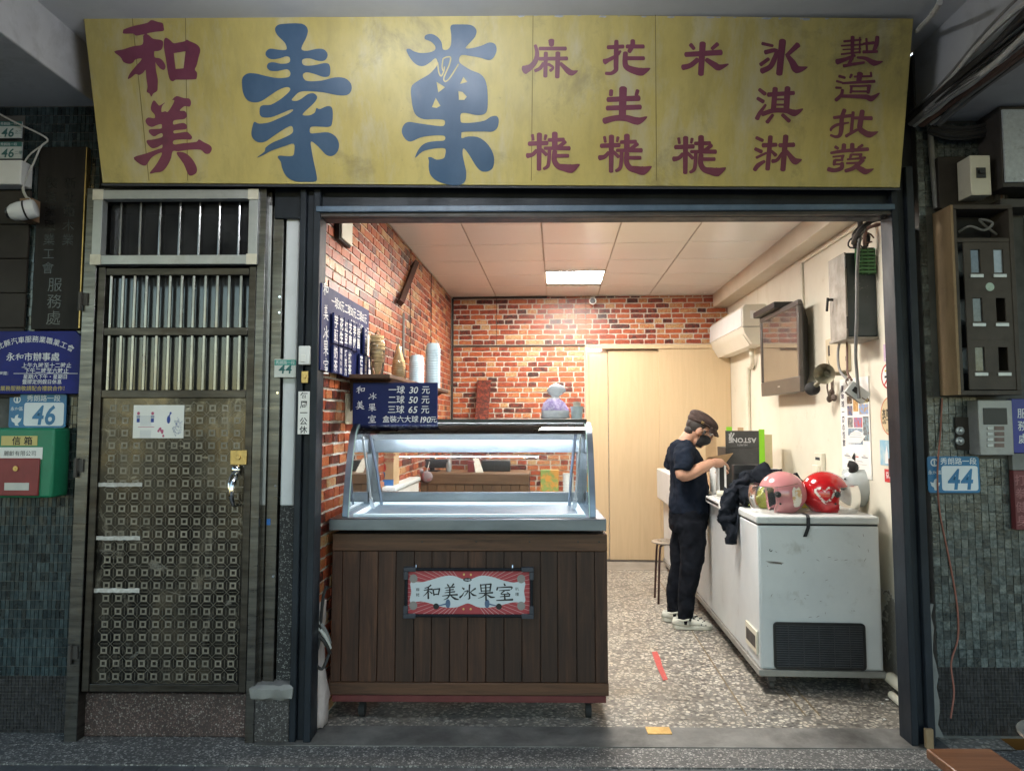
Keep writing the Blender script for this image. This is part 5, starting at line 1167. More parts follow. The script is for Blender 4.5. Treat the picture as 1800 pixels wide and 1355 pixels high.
part('rear_post', MB().box(gx0 + .012, gx0 + .05, yb + .0355, yb + .055, .985, 1.47), m_trim, case); part('rear_post', MB().box(gx1 - .05, gx1 - .012, yb + .0355, yb + .055, .985, 1.47), m_trim, case)
pan = MB(); o0, o1, q0, q1 = gx0 + .05, gx1 - .05, 3.9, 4.48
pan.box(o0, o1, q0, q1, .935, .94).box(o0, o1, q0, q0 + .02, .9405, ztray + .012).box(o0, o1, q1 - .02, q1, .9405, ztray + .012).box(o0, o0 + .03, q0 + .0205, q1 - .0205, .9405, ztray + .012).box(o1 - .03, o1, q0 + .0205, q1 - .0205, .9405, ztray + .012)
for k in range(5): pan.box(o0 + .06, o1 - .06, q0 + .05 + k * .1, q0 + .1 + k * .1, .9405, .95)
part('ice_cream_pan', pan, m_case_w, case, bevel=.003)
for x, s_ in ((gx0 + .06, 1), (gx1 - .06, -1)):
    part('gas_strut', MB().cyl((x, 4.06, 1.40), (x + s_ * .02, 4.2, 1.06), .007, n=8).cyl((x + s_ * .02, 4.2, 1.06), (x + s_ * .025, 4.25, .985), .012, n=8), m_alu, case)
    part('glass_bracket', MB().tube([(x + s_ * .02, 4.13, 1.43), (x + s_ * .035, 4.3, 1.2), (x + s_ * .04, 4.42, 1.0)], .009, 6), m_trim, case)
# the framed shop poster on the base
fx0, fx1, fz0, fz1 = *[F(p, 1040, YC)[0] for p in (713, 936)], ZC_(1082), ZC_(997)
po = thing('shop_poster', 'red and white framed shop poster hung on the plank base of the display case', 'poster', ((fx0 + fx1) / 2, YC, fz0))
yp_ = YC - .022
part('print_sheet', MB().box(fx0 + .012, fx1 - .012, yp_ + .004, YC - .003, fz0 + .012, fz1 - .012), mat('poster red', (.32, .035, .045), (.36, .045, .055), 3, rough=.55), po, smooth=0)
w_, h_ = (fx1 - fx0) - .024, (fz1 - fz0) - .024
pp = Pl((fx0 + .012, yp_ + .004, fz0 + .012), (w_, 0, 0), (0, 0, h_), (0, -1, 0))
U = lambda x, y: ((x - 135) / 1510, 1 - (y - 180) / 510)
ry = MB()
for k in range(64):
    q = 2 * math.pi * k / 64; c_, s_ = math.cos(q), math.sin(q) * 2.0
    t1 = min(.5 / max(abs(c_), 1e-6), .5 / max(abs(s_), 1e-6)); t0 = t1 * .45
    if abs(c_) * t1 < .13: continue
    d = Vector((-s_, c_)).normalized() * .0035
    p, e_ = Vector((.5 + c_ * t0, .5 + s_ * t0)), Vector((.5 + c_ * t1, .5 + s_ * t1)); d = Vector((d.x, d.y * 1.6))
    ry.add([pp(*(p + d * .6), .0003), pp(*(p - d * .6), .0003), pp(*(e_ - d), .0003), pp(*(e_ + d), .0003)], [(0, 1, 2, 3)])
m_pink = mat('poster pale pink', (.55, .3, .3), rough=.55)
part('ray_print', ry, m_pink, po, smooth=0, kind='stuff')
m_pw = mat('poster banner white', (.52, .58, .62), (.56, .62, .66), 4, rough=.55)
ban = [(175,315),(300,318),(420,290),(540,255),(640,238),(720,245),(800,275),(870,292),(940,272),(1010,245),(1090,238),(1200,258),(1320,295),(1440,318),(1580,308),(1570,420),(1580,548),(1450,545),(1330,572),(1200,600),(1100,612),(1000,605),(930,575),(875,562),(820,580),(740,608),(640,612),(540,598),(420,565),(300,540),(170,550),(182,430)]
mb = MB(); outline(mb, lambda a, b, h: pp(*U(a, b), h), ban, (), .0006, 3); part('banner_print', mb, m_pw, po, smooth=0)
ink = MB()
for i, ch in enumerate('和美冰果室'):
    x, y = U((435, 665, 880, 1108, 1332)[i], 428)
    em = .205 * 510 / 510
    for k, stp in enumerate(KAI[ch]):
        stroke(ink, lambda p, q, hh: pp(x + (p - .5) * .145, y + (q - .5) * .42, hh), stp, .001 + k * .00008)
for s_, x, y in (('麻', 262, 403), ('粩', 262, 465), ('叭', 1485, 393), ('噗', 1485, 455)):
    a, b = U(x, y); q = Pl(pp(a, b), (1, 0, 0), (0, 0, 1), (0, -1, 0)); text(ink, q, s_, 0, 0, .019, .001, .005)
a, b = U(873, 287); ink.disc(pp, a, b, .035, .0008, 20, .045)
for x in (490, 1262): a, b = U(x, 598); ink.disc(pp, a, b, .024, .0012, 18, .07)
lettering(ink, m_ink, po)
bl = MB()
for x, s_ in ((490, 1), (1262, -1)):
    a, b = U(x + s_ * 145, 565); bl.disc(pp, a, b, .02, .0011, 18, .1); a2, b2 = U(x + s_ * 30, 590); stroke(bl, pp, [(a2, b2, .02), (a, b, .035)], .0010)
part('horn_print', bl, mat('poster blue grey', (.07, .12, .22), rough=.5), po, smooth=0, kind='stuff')
sc_ = MB()
for x, y in ((208, 275), (1535, 275), (208, 590), (1535, 590)):
    a, b = U(x, y); sc_.disc(pp, a, b, .033, .0008, 20, .1); 
part('scroll_print', sc_, mat('poster scroll grey', (.24, .22, .21), rough=.6), po, smooth=0, kind='stuff')
dots = MB()
for x, y in ((830, 225), (916, 228), (827, 628), (915, 628)):
    a, b = U(x, y); dots.disc(pp, a, b, .0085, .0008, 12, .026)
part('dot_print', dots, mat('poster gold', (.6, .45, .15), rough=.5), po, smooth=0, kind='stuff')
q = Pl(pp(*U(873, 287)), (1, 0, 0), (0, 0, 1), (0, -1, 0)); mb = MB(); text(mb, q, '1948', 0, 0, .016, .0014, .0); lettering(mb, m_pw, po)
frm = MB()
frm.tube([(fx0, yp_, fz1 - .006), (fx1, yp_, fz1 - .006)], .0085, 8).tube([(fx0, yp_, fz0 + .006), (fx1, yp_, fz0 + .006)], .0085, 8).tube([(fx0 + .006, yp_, fz0), (fx0 + .006, yp_, fz1)], .0085, 8).tube([(fx1 - .006, yp_, fz0), (fx1 - .006, yp_, fz1)], .0085, 8)
part('frame', frm, mat('glossy black frame', (.012, .014, .018), rough=.18), po)
for ax, az, sx, sz in ((fx0, fz0, 1, 1), (fx1, fz0, -1, 1), (fx0, fz1, 1, -1), (fx1, fz1, -1, -1)):
    e = MB(); xa_, xb_ = sorted((ax - sx * .006, ax + sx * .055)); za_, zb_ = sorted((az - sz * .006, az + sz * .016)); e.box(xa_, xb_, yp_ - .013, YC - .004, za_, zb_)
    xa_, xb_ = sorted((ax - sx * .006, ax + sx * .016)); za_, zb_ = sorted((az + sz * .0165, az + sz * .055)); e.box(xa_, xb_, yp_ - .013, YC - .004, za_, zb_)
    part('corner', e, mat('grey corner', (.035, .04, .055), rough=.45) if sx + sz == 2 else bpy.data.materials['grey corner'], po, bevel=.003)
for px in (732, 901):
    x = F(px, 992, YC)[0]; part('hook', MB().tube([(x, YC - .004, fz1 + .018), (x, YC - .016, fz1 + .014), (x, YC - .02, fz1 + .002)], .003, 6), m_chrome, po)

# price board standing on the case
bx0, bx1 = F(622, 708, 4.14)[0], F(770, 708, 4.14)[0]; bz0, bz1 = 1.4945 - .034, F(696, 673, 4.14)[1]
pb = thing('price_board', 'navy price board with white brush lettering standing on top of the display case', 'price board', ((bx0 + bx1) / 2, 4.12, bz0))
part('board', MB().box(bx0, bx1, 4.112, 4.126, bz0, bz1), m_navy, pb, bevel=.002)
q = A(4.112)
def tx(s, px, py, em, **k):
    x, z = F(px, py, 4.112); mb = MB(); text(mb, q, s, x, z, em, .0007, k.pop('bold', .008), **k); lettering(mb, m_inkw, pb)
for ch, px, py in (('和', 634, 685), ('美', 633, 712), ('冰', 655, 696), ('果', 654.5, 716), ('室', 654, 736)): tx(ch, px, py, .05 if px < 640 else .045)
for i, (n, p) in enumerate((('一', '30'), ('二', '50'), ('三', '65'))):
    py = 685 + i * 17.2
    tx(n, 690 - i * .7, py, .046); tx('球', 704.5 - i * .5, py, .046); tx(p, 726.5 - i * .7, py, .05, shear=.18, bold=.012); tx('元', 748.5 - i * .6, py, .046)
tx('盒裝六大球', 704, 736.5, .039, track=.0065); tx('190', 749.5 - 3, 737, .046, shear=.18, bold=.012); tx('元', 762, 737, .037)

# on the case roof: knotted bag and stick cup
bgx, bz_ = F(974, 735, 4.36)[0], 1.4945
bag = MB(); rings = []
for k, (h, r) in enumerate(((0, .062), (.01, .078), (.05, .076), (.09, .062), (.115, .036), (.128, .018), (.14, .03), (.165, .046), (.19, .034), (.2, .012))):
    rings.append([(bgx + (r * (1.15 if h > .13 else 1) * (1 + .12 * math.sin(3 * q + k) + .06 * math.sin(7 * q + 2 * k))) * math.cos(q) + (.01 if h > .12 else 0), 4.36 + r * (.25 if h > .13 else .6) * (1 + .1 * math.sin(5 * q + k)) * math.sin(q), bz_ + h) for q in (2 * math.pi * j / 28 for j in range(28))])
bg_ = thing('plastic_bag', 'knotted translucent plastic bag with lilac print standing on the display case', 'bag', (bgx, 4.36, bz_))
part('bag_film', MB().loft(rings), mat('milky plastic bag', (.7, .7, .78), (.8, .8, .86), 22, rough=.3, spec=.6), bg_, smooth=180)
part('bag_contents', MB().loft([[(bgx + (p[0] - bgx) * 1.012, 4.36 + (p[1] - 4.36) * 1.012, p[2]) for p in r_] for r_ in rings[2:5]], cap=False), mat('lilac print', (.36, .27, .56), (.6, .52, .74), 45, lo=.45, hi=.55, rough=.4), bg_, smooth=180)
tx_, tz_ = F(1014, 735, 4.36)[0], 1.4945
cs = thing('stick_cup', 'pale paper cup full of wooden spoons beside the plastic bag on the display case', 'cup', (tx_, 4.36, tz_))
part('cup', MB().lathe([(.03, 0), (.036, .07), (.038, .072), (.038, .068), (.033, .068), (.028, .004)], (tx_, 4.36, tz_), 24), mat('pale blue paper cup', (.5, .58, .62), (.6, .68, .72), 30, rough=.5), cs)
rw = random.Random(6)
for i in range(16):
    q = rw.uniform(0, 6.28); r_ = rw.uniform(.0, .024); x, y = tx_ + r_ * math.cos(q), 4.36 + r_ * math.sin(q)
    part('spoon', MB().obox((x, y, tz_ + .052 + rw.uniform(-.004, .004)), (.0085, .0025, .09), Matrix.Rotation(rw.uniform(-.15, .15), 3, 'Y')), mat('pale stick wood', (.42, .38, .32), (.5, .46, .4), 30, rough=.7) if i == 0 else bpy.data.materials['pale stick wood'], cs, smooth=0)
# wrapped bundle and cables left of the case
rings = []; rw = random.Random(12)
for k in range(14):
    z = .012 + k * .045; xc = F(563, 1190 - k * 17, 3.8)[0] + .01 * math.sin(k * .6); w = .036 * (1 - k / 26)
    rings.append([(xc + (w + rw.uniform(-.008, .008)) * math.cos(q), 3.80 + (.06 + rw.uniform(-.01, .01)) * math.sin(q), z) for q in (2 * math.pi * j / 16 for j in range(16))])
single('wrapped_bundle', 'pale pinkish plastic-wrapped bundle squeezed between brick wall and display case', 'bundle', MB().loft(rings), mat('pinkish plastic wrap', (.5, .4, .38), (.62, .53, .5), 9, rough=.35, bump=.4, bscale=30), smooth=180)
for i, (c_, m_) in enumerate((('grey', m_wire_g), ('off-white', m_wire_w), ('black', m_wire_d))):
    cable('floor_cable', f'{c_} cable looped beside the display case above the threshold', [P3(549, 1085 + i * 14, 3.72), P3(560, 1092 + i * 12, 3.72), P3(572, 1108 + i * 11, 3.73), P3(580, 1130 + i * 9, 3.76)], .009, m_)
cable('floor_cable', 'black cable and plug lying at the foot of the left shutter guide', [P3(575, 1030, 3.72), P3(568, 1050, 3.72), P3(560, 1130, 3.72), P3(552, 1160, 3.71), P3(566, 1175, 3.7), P3(578, 1150, 3.73)], .008, m_wire_d)
# ------------------------------------------------------------------ things on the left and back walls
def rb(px0, py0, px1, py1, v):
    cy = (py0 + py1) / 2; cx = (px0 + px1) / 2
    return RV(px0, cy, v)[0], RV(px1, cy, v)[0], RV(cx, py1, v)[1], RV(cx, py0, v)[1]
UB = UL + .03
v0_, v1_ = RU(564, 600, UB)[0], RU(648, 600, UB)[0]
mz1, mz0 = RU(648, 545.5, UB)[1], RU(645, 668, UB)[1]
mn = thing('menu_board', 'navy menu board with white brush lettering and hanging flavour tags on the left brick wall', 'menu board', (UB, (v0_ + v1_) / 2, mz0), 'R')
part('board', MB().box(UL + .006, UB, v0_, v1_, mz0, mz1), m_navy, mn, bevel=.002)
pm_ = PLW(UB, 0, 0); 
def mt(s, px, py, em, **k):
    v, z = RU(px, py, UB); mb = MB(); text(mb, pm_, s, v, z, em, .0012, k.pop('bold', .01), **k); lettering(mb, m_inkw, mn)
for ch, py in zip('和美冰果室', (508, 549, 585, 612, 643)): mt(ch, 572.5, py, .085)
mb = MB(); v, z = RU(615, 526, UB); text(mb, pm_, '一球30元.二球50元.三球65元', v + .015, mz1 - .062, .062, .0012, .01, sx=.92)
lettering(mb, m_inkw, mn); mb = MB(); text(mb, pm_, '盒裝六大球190元', v1_ - .21, mz1 - .135, .062, .0012, .01, sx=.92)
lettering(mb, m_inkw, mn)
tags = [('芋頭', 580, 588.6, 0), ('花生', 590, 597.8, 0), ('紅豆', 599, 605.6, 0), ('芝麻', 606.5, 613, 0), ('李鹹', 614, 620.5, 0), ('桂圓', 621.5, 627.5, 0), ('洛神花', 634, 641, 0),
        ('奶茶', 580, 588.6, 1), ('咖啡牛奶', 590, 597.8, 1), ('巧克力', 599, 605.6, 1), ('抹茶', 606.5, 613, 1), ('芒果', 627, 633.5, 1), ('百香果', 635, 641, 1), ('草莓', 642.5, 647.6, 1)]
for s_, px0, px1, row in tags:
    va, vb = RU(px0, 600, UB)[0], RU(px1, 600, UB)[0]
    za, zb_ = ((1.874, 2.028), (1.722, 1.866))[row]; za += random.uniform(-.004, .004)
    tg = part('flavour_tag', MB().box(UB + .008, UB + .018, va + .002, vb - .002, za, zb_), m_navy, mn)
    q = MB(); em = min((zb_ - za) / (len(s_) + .25), (vb - va) * .85)
    text(q, PLW(UB + .018, 0, 0), s_, (va + vb) / 2, (za + zb_) / 2, em, .001, .014, vert=True, track=.04)
    part('lettering', q, m_inkw, tg, smooth=0)
va, vb = RU(642.5, 560, UB)[0], RU(647.5, 560, UB)[0]
part('paper_slip', MB().box(UB + .006, UB + .008, va, vb, 1.875, 2.0), m_paper, mn, smooth=0)
# light box, pipe, conduits, calendar strip
va, vb = RU(597, 400, UL + .03)[0], RU(617, 400, UL + .03)[0]
lb = thing('wall_light_box', 'beige light box with dark sides high on the left brick wall', 'light box', (UL + .05, (va + vb) / 2, 2.42), 'R')
zb_ = RU(615, 433, UL + .04)[1]
part('case', MB().box(UL + .004, UL + .03, va, vb, zb_, zb_ + .42), m_shutterbrown, lb, bevel=.004); part('diffuser', MB().box(UL + .0305, UL + .04, va + .012, vb, zb_ + .01, zb_ + .41), m_cream, lb, bevel=.003)
p_ = lambda px, py, u: (u, *RU(px, py, u))
single('brown_bracket', 'dark brown wooden brace slanting up the left brick wall to the ceiling', 'brace', MB().tube([p_(704, 533, UL + .03), p_(731, 462, UL + .03)], .028, 4), mat('dark brown brace', (.05, .02, .015), (.08, .035, .025), 9, rough=.5), 'R')
cable('conduit', 'thin grey conduit running down the left brick wall below the brown brace', [(UL + .012, RU(707, 535, UL)[0], 2.3), (UL + .012, RU(707, 535, UL)[0], 1.78)], .009, m_wire_g, cat='conduit', frame='R')
cable('conduit', 'black conduit down the far left corner of the brick walls', [(UL + .02, VB - .025, ZC - .02), (UL + .02, VB - .025, 1.2)], .012, m_wire_d, cat='conduit', frame='R')
cable('conduit', 'black cable run along the top edge of the brick wall under the ceiling', [(UL + .02, VB - .02, ZC - .012), (-.1, VB - .02, ZC - .012)], .012, m_wire_d, cat='conduit', frame='R')
va, vb = RU(609, 720, UL + .01)[0], RU(622, 720, UL + .01)[0]
single('calendar_strip', 'narrow yellowed calendar sheet on the left brick wall behind the price board', 'calendar', MB().box(UL + .003, UL + .007, va, vb + .12, RU(612, 745, UL)[1], RU(612, 692, UL)[1]), mat('yellowed paper', (.55, .5, .36), (.62, .57, .43), 60, rough=.8), 'R')
# wall shelf
US_ = UL + .27; zsh = 1.735
m_shelf = wood('brown shelf wood', (.05, .022, .012), (.1, .045, .022), (.14, .07, .035), 1, 1, .5, .15)
sh = thing('wall_shelf', 'brown wooden shelf on brackets along the left brick wall', 'shelf', (UL + .13, 5.2, zsh - .03), 'R')
part('board', MB().box(UL + .002, US_, 4.02, 6.25, zsh - .022, zsh), m_shelf, sh, bevel=.003)
for v in (4.2, 5.2, 6.1): part('bracket', MB().prism([(UL + .003, zsh - .023), (US_ - .03, zsh - .023), (UL + .003, zsh - .2)], (0, v, 0), (1, 0, 0), (0, 0, 1), (0, 1, 0), 0, .02), m_shelf, sh, smooth=0)
m_cup = mat('pale blue paper cup stack', (.4, .56, .68), (.48, .64, .75), 8, rough=.45)
def cup_stack(px, dist_u, pytop, label, rr):
    v = RU(px, 700, dist_u)[0]; top = RV(px, pytop, v)[1]
    t = thing('cup_stack', label, 'cup stack', (dist_u, v, zsh + .0005), 'R', group='paper cup stacks on the wall shelf')
    H = top - zsh; ch = .055; n = max(3, int((H - ch) / .0125))
    me = None
    for i in range(n + 1):
        z = zsh + .001 + i * (H - ch) / n
        mbc = MB().lathe([(rr, 0), (rr * 1.03, .003), (rr * .99, .007), (rr * .8, ch), (rr * .77, ch), (rr * .95, .006)], (dist_u, v, z), 26, cap=True)
        part('cup', mbc, m_cup, t)
cup_stack(732, UL + .17, 625, 'shorter of two upside-down stacks of pale blue paper cups on the wall shelf', .053)
cup_stack(760.5, UL + .185, 604, 'taller of two upside-down stacks of pale blue paper cups on the wall shelf', .059)
m_cone = mat('waffle cone', (.66, .45, .22), (.76, .56, .31), 40, rough=.6, bump=.6, bscale=160)
m_film = glass('clear cone wrapper', (.97, .97, .97), strength=1.3, rough=.08, dirty=.06)
def cones(px, u, pytop, pybot, label, tipup):
    v = RU(px, 640, u)[0]; z0, z1 = zsh, RV(px, pytop, v)[1]
    t = thing('cone_stack', label, 'ice cream cones', (u, v, z0 + .0005), 'R', group='wrapped cone stacks on the wall shelf')
    n = 9 if tipup else 8; H = z1 - z0; r_ = .041; L = .12
    for i in range(n):
        if tipup:
            z = z0 + .002 + i * (H - L) / (n - 1)
            part('cone', MB().lathe([(r_, 0), (r_ * 1.02, .012), (r_ * .84, .016), (.006, L), (.003, L)], (u + random.uniform(-.003, .003), v, z), 16), m_cone, t)
        else:
            z = z0 + .002 + L * .55 + i * (H - L * .75) / (n - 1)
            rk = r_ * (.62 + .38 * min(1, (i + 1) / 5)); part('cone', MB().lathe([(.004, -L * .55), (rk * .5, -.03), (rk * .76, .0), (rk, .006), (rk * 1.04, .02), (rk * .9, .022), (rk * .6, .0)], (u + .007 * math.sin(i * 1.7), v + .004 * math.sin(i), z), 16), m_cone, t)
    part('wrapper', MB().lathe([(r_ * .8, .001), (r_ * 1.0, H * .25), (r_ * 1.14, H * .6), (r_ * 1.12, H * .8), (r_ * .5, H * .99), (r_ * .3, H + .02), (.004, H + .03)] if not tipup else [(r_ * 1.1, .001), (r_ * 1.15, H * .3), (r_ * .98, H * .6), (r_ * .4, H * .95), (.004, H + .012)], (u, v, z0), 14), m_film, t, smooth=180)
cones(663, UL + .11, 590, 668, 'wrapped stack of tan waffle cones nearest the menu board', False)
cones(701, UL + .14, 606, 672, 'wrapped pointed stack of waffle cones between the other cone stack and the cups', True)
# cameras and board on the back wall
def dome(px, py, label, rr):
    u, z = RV(px, py, VB - .05)
    t = thing('security_camera', label, 'security camera', (u, VB - .03, z - .03), 'R', group='ceiling corner security cameras')
    part('bracket', MB().cyl((u, VB - .012, z + rr), (u, VB - .04, z + rr * .5), rr * .35, n=10).cyl((u, VB - .001, z + rr), (u, VB - .012, z + rr), rr * .7, n=14), m_white, t)
    part('shell', MB().cyl((u, VB - .025, z), (u - .005, VB - .13, z - .012), rr, rr, 18), m_white, t, bevel=.003)
    part('lens', MB().cyl((u - .005, VB - .1305, z - .012), (u - .006, VB - .138, z - .0125), rr * .72, rr * .6, 16), m_black, t)
dome(1042, 529, 'white round security camera on the brick wall beside the lit ceiling panel', .04)
dome(1238, 511, 'small white security camera in the far ceiling corner by the cream beam', .032)
u0, z0 = RV(829, 737, 7.9); u1, z1 = RV(847, 668, VB - .02)
single('leaning_offcut', 'narrow brick-printed offcut leaning on the back wall', 'offcut', MB().hexa([(u0, 7.9, z0 - .6), (u0 + .14, 7.9, z0 - .6), (u0 + .14, 7.91, z0 - .6), (u0, 7.91, z0 - .6)], [(u1 - .05, VB - .02, z1), (u1 + .1, VB - .02, z1), (u1 + .1, VB - .01, z1), (u1 - .05, VB - .01, z1)]), m_brick, 'R')
# sliding doors
m_door = wood('pale beech door', (.52, .385, .23), (.58, .435, .265), (.62, .47, .29), 2, .5, .45, .03)
ud0 = udoor; uda = RV(1070, 800, VB - .02)[0]; udb = RV(1160, 800, VB - .06)[0]
sd = thing('sliding_door', 'pale beech sliding door panels across the back wall', 'sliding door', ((ud0 + UR) / 2, VB - .04, 0), 'R')
part('jamb', MB().box(ud0 - .008, ud0 + .03, VB - .05, VB + .007, .003, zdoor), m_door, sd, bevel=.002)
part('header', MB().box(ud0 + .0305, UR - .002, VB - .09, VB + .007, zdoor - .045, zdoor), m_door, sd, bevel=.002)
part('door_panel', MB().box(ud0 + .031, uda - .003, VB - .02, VB + .006, .012, zdoor - .046), m_door, sd, bevel=.002)
part('door_panel', MB().box(uda + .003, udb + .05, VB - .04, VB - .022, .012, zdoor - .06), m_door, sd, bevel=.002)
part('door_panel', MB().box(udb, UR - .003, VB - .075, VB - .045, .012, zdoor - .046), m_door, sd, bevel=.002)
part('floor_track', MB().box(ud0, UR, VB - .1, VB, .0, .011), m_guide2, sd, smooth=0)
a, b, c, d = rb(1032, 613, 1057, 617, VB - .06)
part('track_light', MB().box(a, b, VB - .07, VB - .05, c, d), emit('lit violet strip', (.75, .7, 1.0), 2.5), sd, smooth=0)

# ------------------------------------------------------------------ the back counter seen through the case glass
a, b, c, d = rb(704, 833, 930, 851, 6.5)
m_cpl = wood('brown counter plank', (.09, .05, .025), (.16, .09, .042), (.22, .13, .065), 2, 1, .5, .2, 0, .2)
m_crl = wood('brown counter rail', (.1, .055, .028), (.17, .095, .047), (.23, .135, .07), 0, 1, .5, .2, 0, .1)
ct = thing('back_counter', 'brown wooden plank counter behind the display case', 'counter', ((a + b) / 2, 6.5, 0), 'R')
part('top_rail', MB().box(a, b, 6.49, 6.52, c, d), m_crl, ct, bevel=.003); part('top', MB().box(a, b, 6.5205, 7.0, d - .03, d + .005), m_crl, ct, bevel=.003)
n = 14
for i in range(n): part('plank', MB().box(a + (b - a) * i / n + .002, a + (b - a) * (i + 1) / n - .002, 6.5, 6.52, .01, c - .001), m_cpl, ct, bevel=.002)
part('carcass', MB().box(a + .01, b - .01, 6.5205, 6.99, .01, d - .031), m_dark, ct, smooth=0)
zt_ = d + .005
a1, b1, c1, d1 = rb(731, 807, 788, 834, 6.75)
mo = thing('cash_monitor', 'black flat monitor standing on the back counter', 'monitor', ((a1 + b1) / 2, 6.75, zt_), 'R')
part('screen', MB().box(a1, b1, 6.73, 6.755, zt_ + .03, d1), m_black, mo, bevel=.004); part('stand', MB().box((a1 + b1) / 2 - .06, (a1 + b1) / 2 + .06, 6.7, 6.85, zt_ + .0005, zt_ + .01).box((a1 + b1) / 2 - .02, (a1 + b1) / 2 + .02, 6.756, 6.78, zt_ + .0105, zt_ + .12), m_black, mo)
part('cord', MB().tube([((a1 + b1) / 2 - .02, 6.725, d1 - .02), ((a1 + b1) / 2 - .025, 6.72, zt_ + .06), ((a1 + b1) / 2 - .01, 6.5, zt_ - .02)], .004, 6), m_wire_w, mo)
a1, b1, c1, d1 = rb(823, 810, 835, 830, 6.7); single('red_tin', 'dark red tin on the back counter', 'tin', MB().box(a1, b1, 6.66, 6.74, zt_ + .0005, d1), mat('dark red tin', (.2, .03, .03), rough=.4), 'R', bevel=.004)
a1, b1, c1, d1 = rb(836, 806, 850, 829, 6.62)
single('leaning_card', 'white printed card leaning beside the red tin on the back counter', 'card', MB().hexa([(a1, 6.62, zt_ + .001), (b1, 6.62, zt_ + .001), (b1, 6.63, zt_ + .001), (a1, 6.63, zt_ + .001)], [(a1 - .03, 6.68, d1), (b1 - .05, 6.68, d1), (b1 - .05, 6.69, d1), (a1 - .03, 6.69, d1)]), mat('printed card', (.62, .6, .5), (.75, .74, .7), 30, rough=.6), 'R')
a1, b1, c1, d1 = rb(846, 809, 897, 830, 6.8); single('black_speaker', 'long black box on the back counter behind the leaning card', 'box', MB().box(a1, b1, 6.78, 6.86, zt_ + .0005, d1), m_black, 'R', bevel=.006)
a1, b1, c1, d1 = rb(784, 812, 793, 833, 6.72); u = (a1 + b1) / 2; single('clear_bottle', 'small grey bottle beside the black monitor', 'bottle', MB().lathe([(.022, 0), (.024, .01), (.024, .07), (.01, .09), (.01, .11), (.003, .112)], (u, 6.72, zt_ + .0005), 16), mat('grey bottle', (.3, .32, .33), rough=.2), 'R')
a1, b1, c1, d1 = rb(742, 832, 758, 846, 6.47)
single('cloth_hat', 'pink and grey cloth hat hung over the counter edge', 'hat', MB().ball((RV(750, 838, 6.47)[0], 6.485, RV(750, 838, 6.47)[1]), (.05, .03, .05), 14, 8).ball((RV(738, 831, 6.47)[0], 6.49, zt_ + .02), (.03, .03, .022), 12, 6), mat('pink grey cloth', (.3, .25, .27), (.42, .14, .16), 10, lo=.5, hi=.56, rough=.9), 'R', smooth=180)
# left cabinet with the cone carton
a, b, c, d = rb(640, 848, 709, 866, 5.3); ztl = RV(670, 851, 5.2)[1]
lc = thing('white_cabinet', 'white cabinet left behind the display case with a cone carton on it', 'cabinet', (UL + .25, 5.3, 0), 'R')
part('body', MB().box(UL + .02, b, 5.0, 5.9, .01, ztl - .03), m_white, lc, bevel=.006); part('top', MB().box(UL + .01, b + .01, 4.99, 5.92, ztl - .0295, ztl), m_case_w, lc, bevel=.006)
part('blue_label', MB().box(b - .06, b - .006, 4.985, 4.9985, ztl - .13, ztl - .05), mat('blue label', (.05, .2, .5), (.4, .55, .7), 30, rough=.4), lc, smooth=0)
a, b, c, d = rb(663, 791, 692, 851, 5.1)
bx = thing('cone_carton', 'tan cardboard carton of sugar cones with red and blue print on the white cabinet', 'carton', ((a + b) / 2, 5.1, ztl), 'R')
m_card = mat('tan cardboard', (.46, .31, .17), (.54, .38, .22), 6, rough=.8)
part('carton', MB().box(a, b, 5.1, 5.28, ztl + .0005, d), m_card, bx, bevel=.002)
pl = Pl((a, 5.1, ztl), (b - a, 0, 0), (0, 0, d - ztl), (0, -1, 0)); q = Pl((a, 5.1, ztl), (1, 0, 0), (0, 0, 1), (0, -1, 0)); w_, h_ = b - a, d - ztl
mb = MB(); text(mb, q, 'SUGAR CONE', w_ * .52, h_ * .87, .021, .0008, .01); text(mb, q, '脆皮甜筒餅', w_ * .52, h_ * .72, .0235, .0008, .03); mb.disc(pl, .4, .5, .14, .0007, 16, .07); stroke(mb, pl, [(.3, .42, .2), (.48, .53, .22)], .0009); lettering(mb, mat('carton red', (.5, .04, .03), rough=.6), bx)
mb = MB(); mb.rect(pl, .0, 1, 0, .17, .0007); stroke(mb, pl, [(.12, .34, .1), (.45, .3, .16)], .0010); part('print', mb, mat('carton blue', (.03, .14, .4), rough=.6), bx, smooth=0, kind='stuff')
# middle chest with cloth, tub and cups
zc_ = .86; a = RV(858, 866, 5.6)[0]; b = RV(1012, 866, 5.6)[0]
wc = thing('white_chest', 'low white chest behind the display case holding a blue cloth', 'chest', ((a + b) / 2, 5.6, 0), 'R')
part('body', MB().box(a, b, 5.0, 5.95, .01, zc_ - .03), m_white, wc, bevel=.006); part('lid', MB().box(a - .01, b + .01, 4.99, 5.96, zc_ - .0295, zc_), m_case_w, wc, bevel=.005)
from mathutils import noise as mnoise
def lump(c, r, amp, fr, n=26, m=16, seed=0):
    mb = MB(); mb.ball(c, r, n, m)
    out = []
    for p in mb.v:
        q = Vector(p) - Vector(c); k = 1 + amp * mnoise.noise(Vector(p) * fr + Vector((seed, seed * 2, 0))) + amp * .5 * mnoise.noise(Vector(p) * fr * 2.3 + Vector((seed, 5, 0)))
        out.append(tuple(Vector(c) + q * k))
    mb.v = [(x, y, max(z, c[2] - r[2] * .55)) for x, y, z in out]; return mb
u, z = RV(908, 856, 5.55)
single('blue_cloth', 'crumpled blue cloth lying on the low white chest', 'cloth', lump((u, 5.55, zc_ + .022), (.15, .1, .04), .5, 14), mat('blue cloth', (.03, .06, .25), (.05, .09, .32), 20, rough=.9), 'R', smooth=180)
u0, z = RV(932, 862, 5.2); u1, z1 = RV(1012, 841, 5.2)
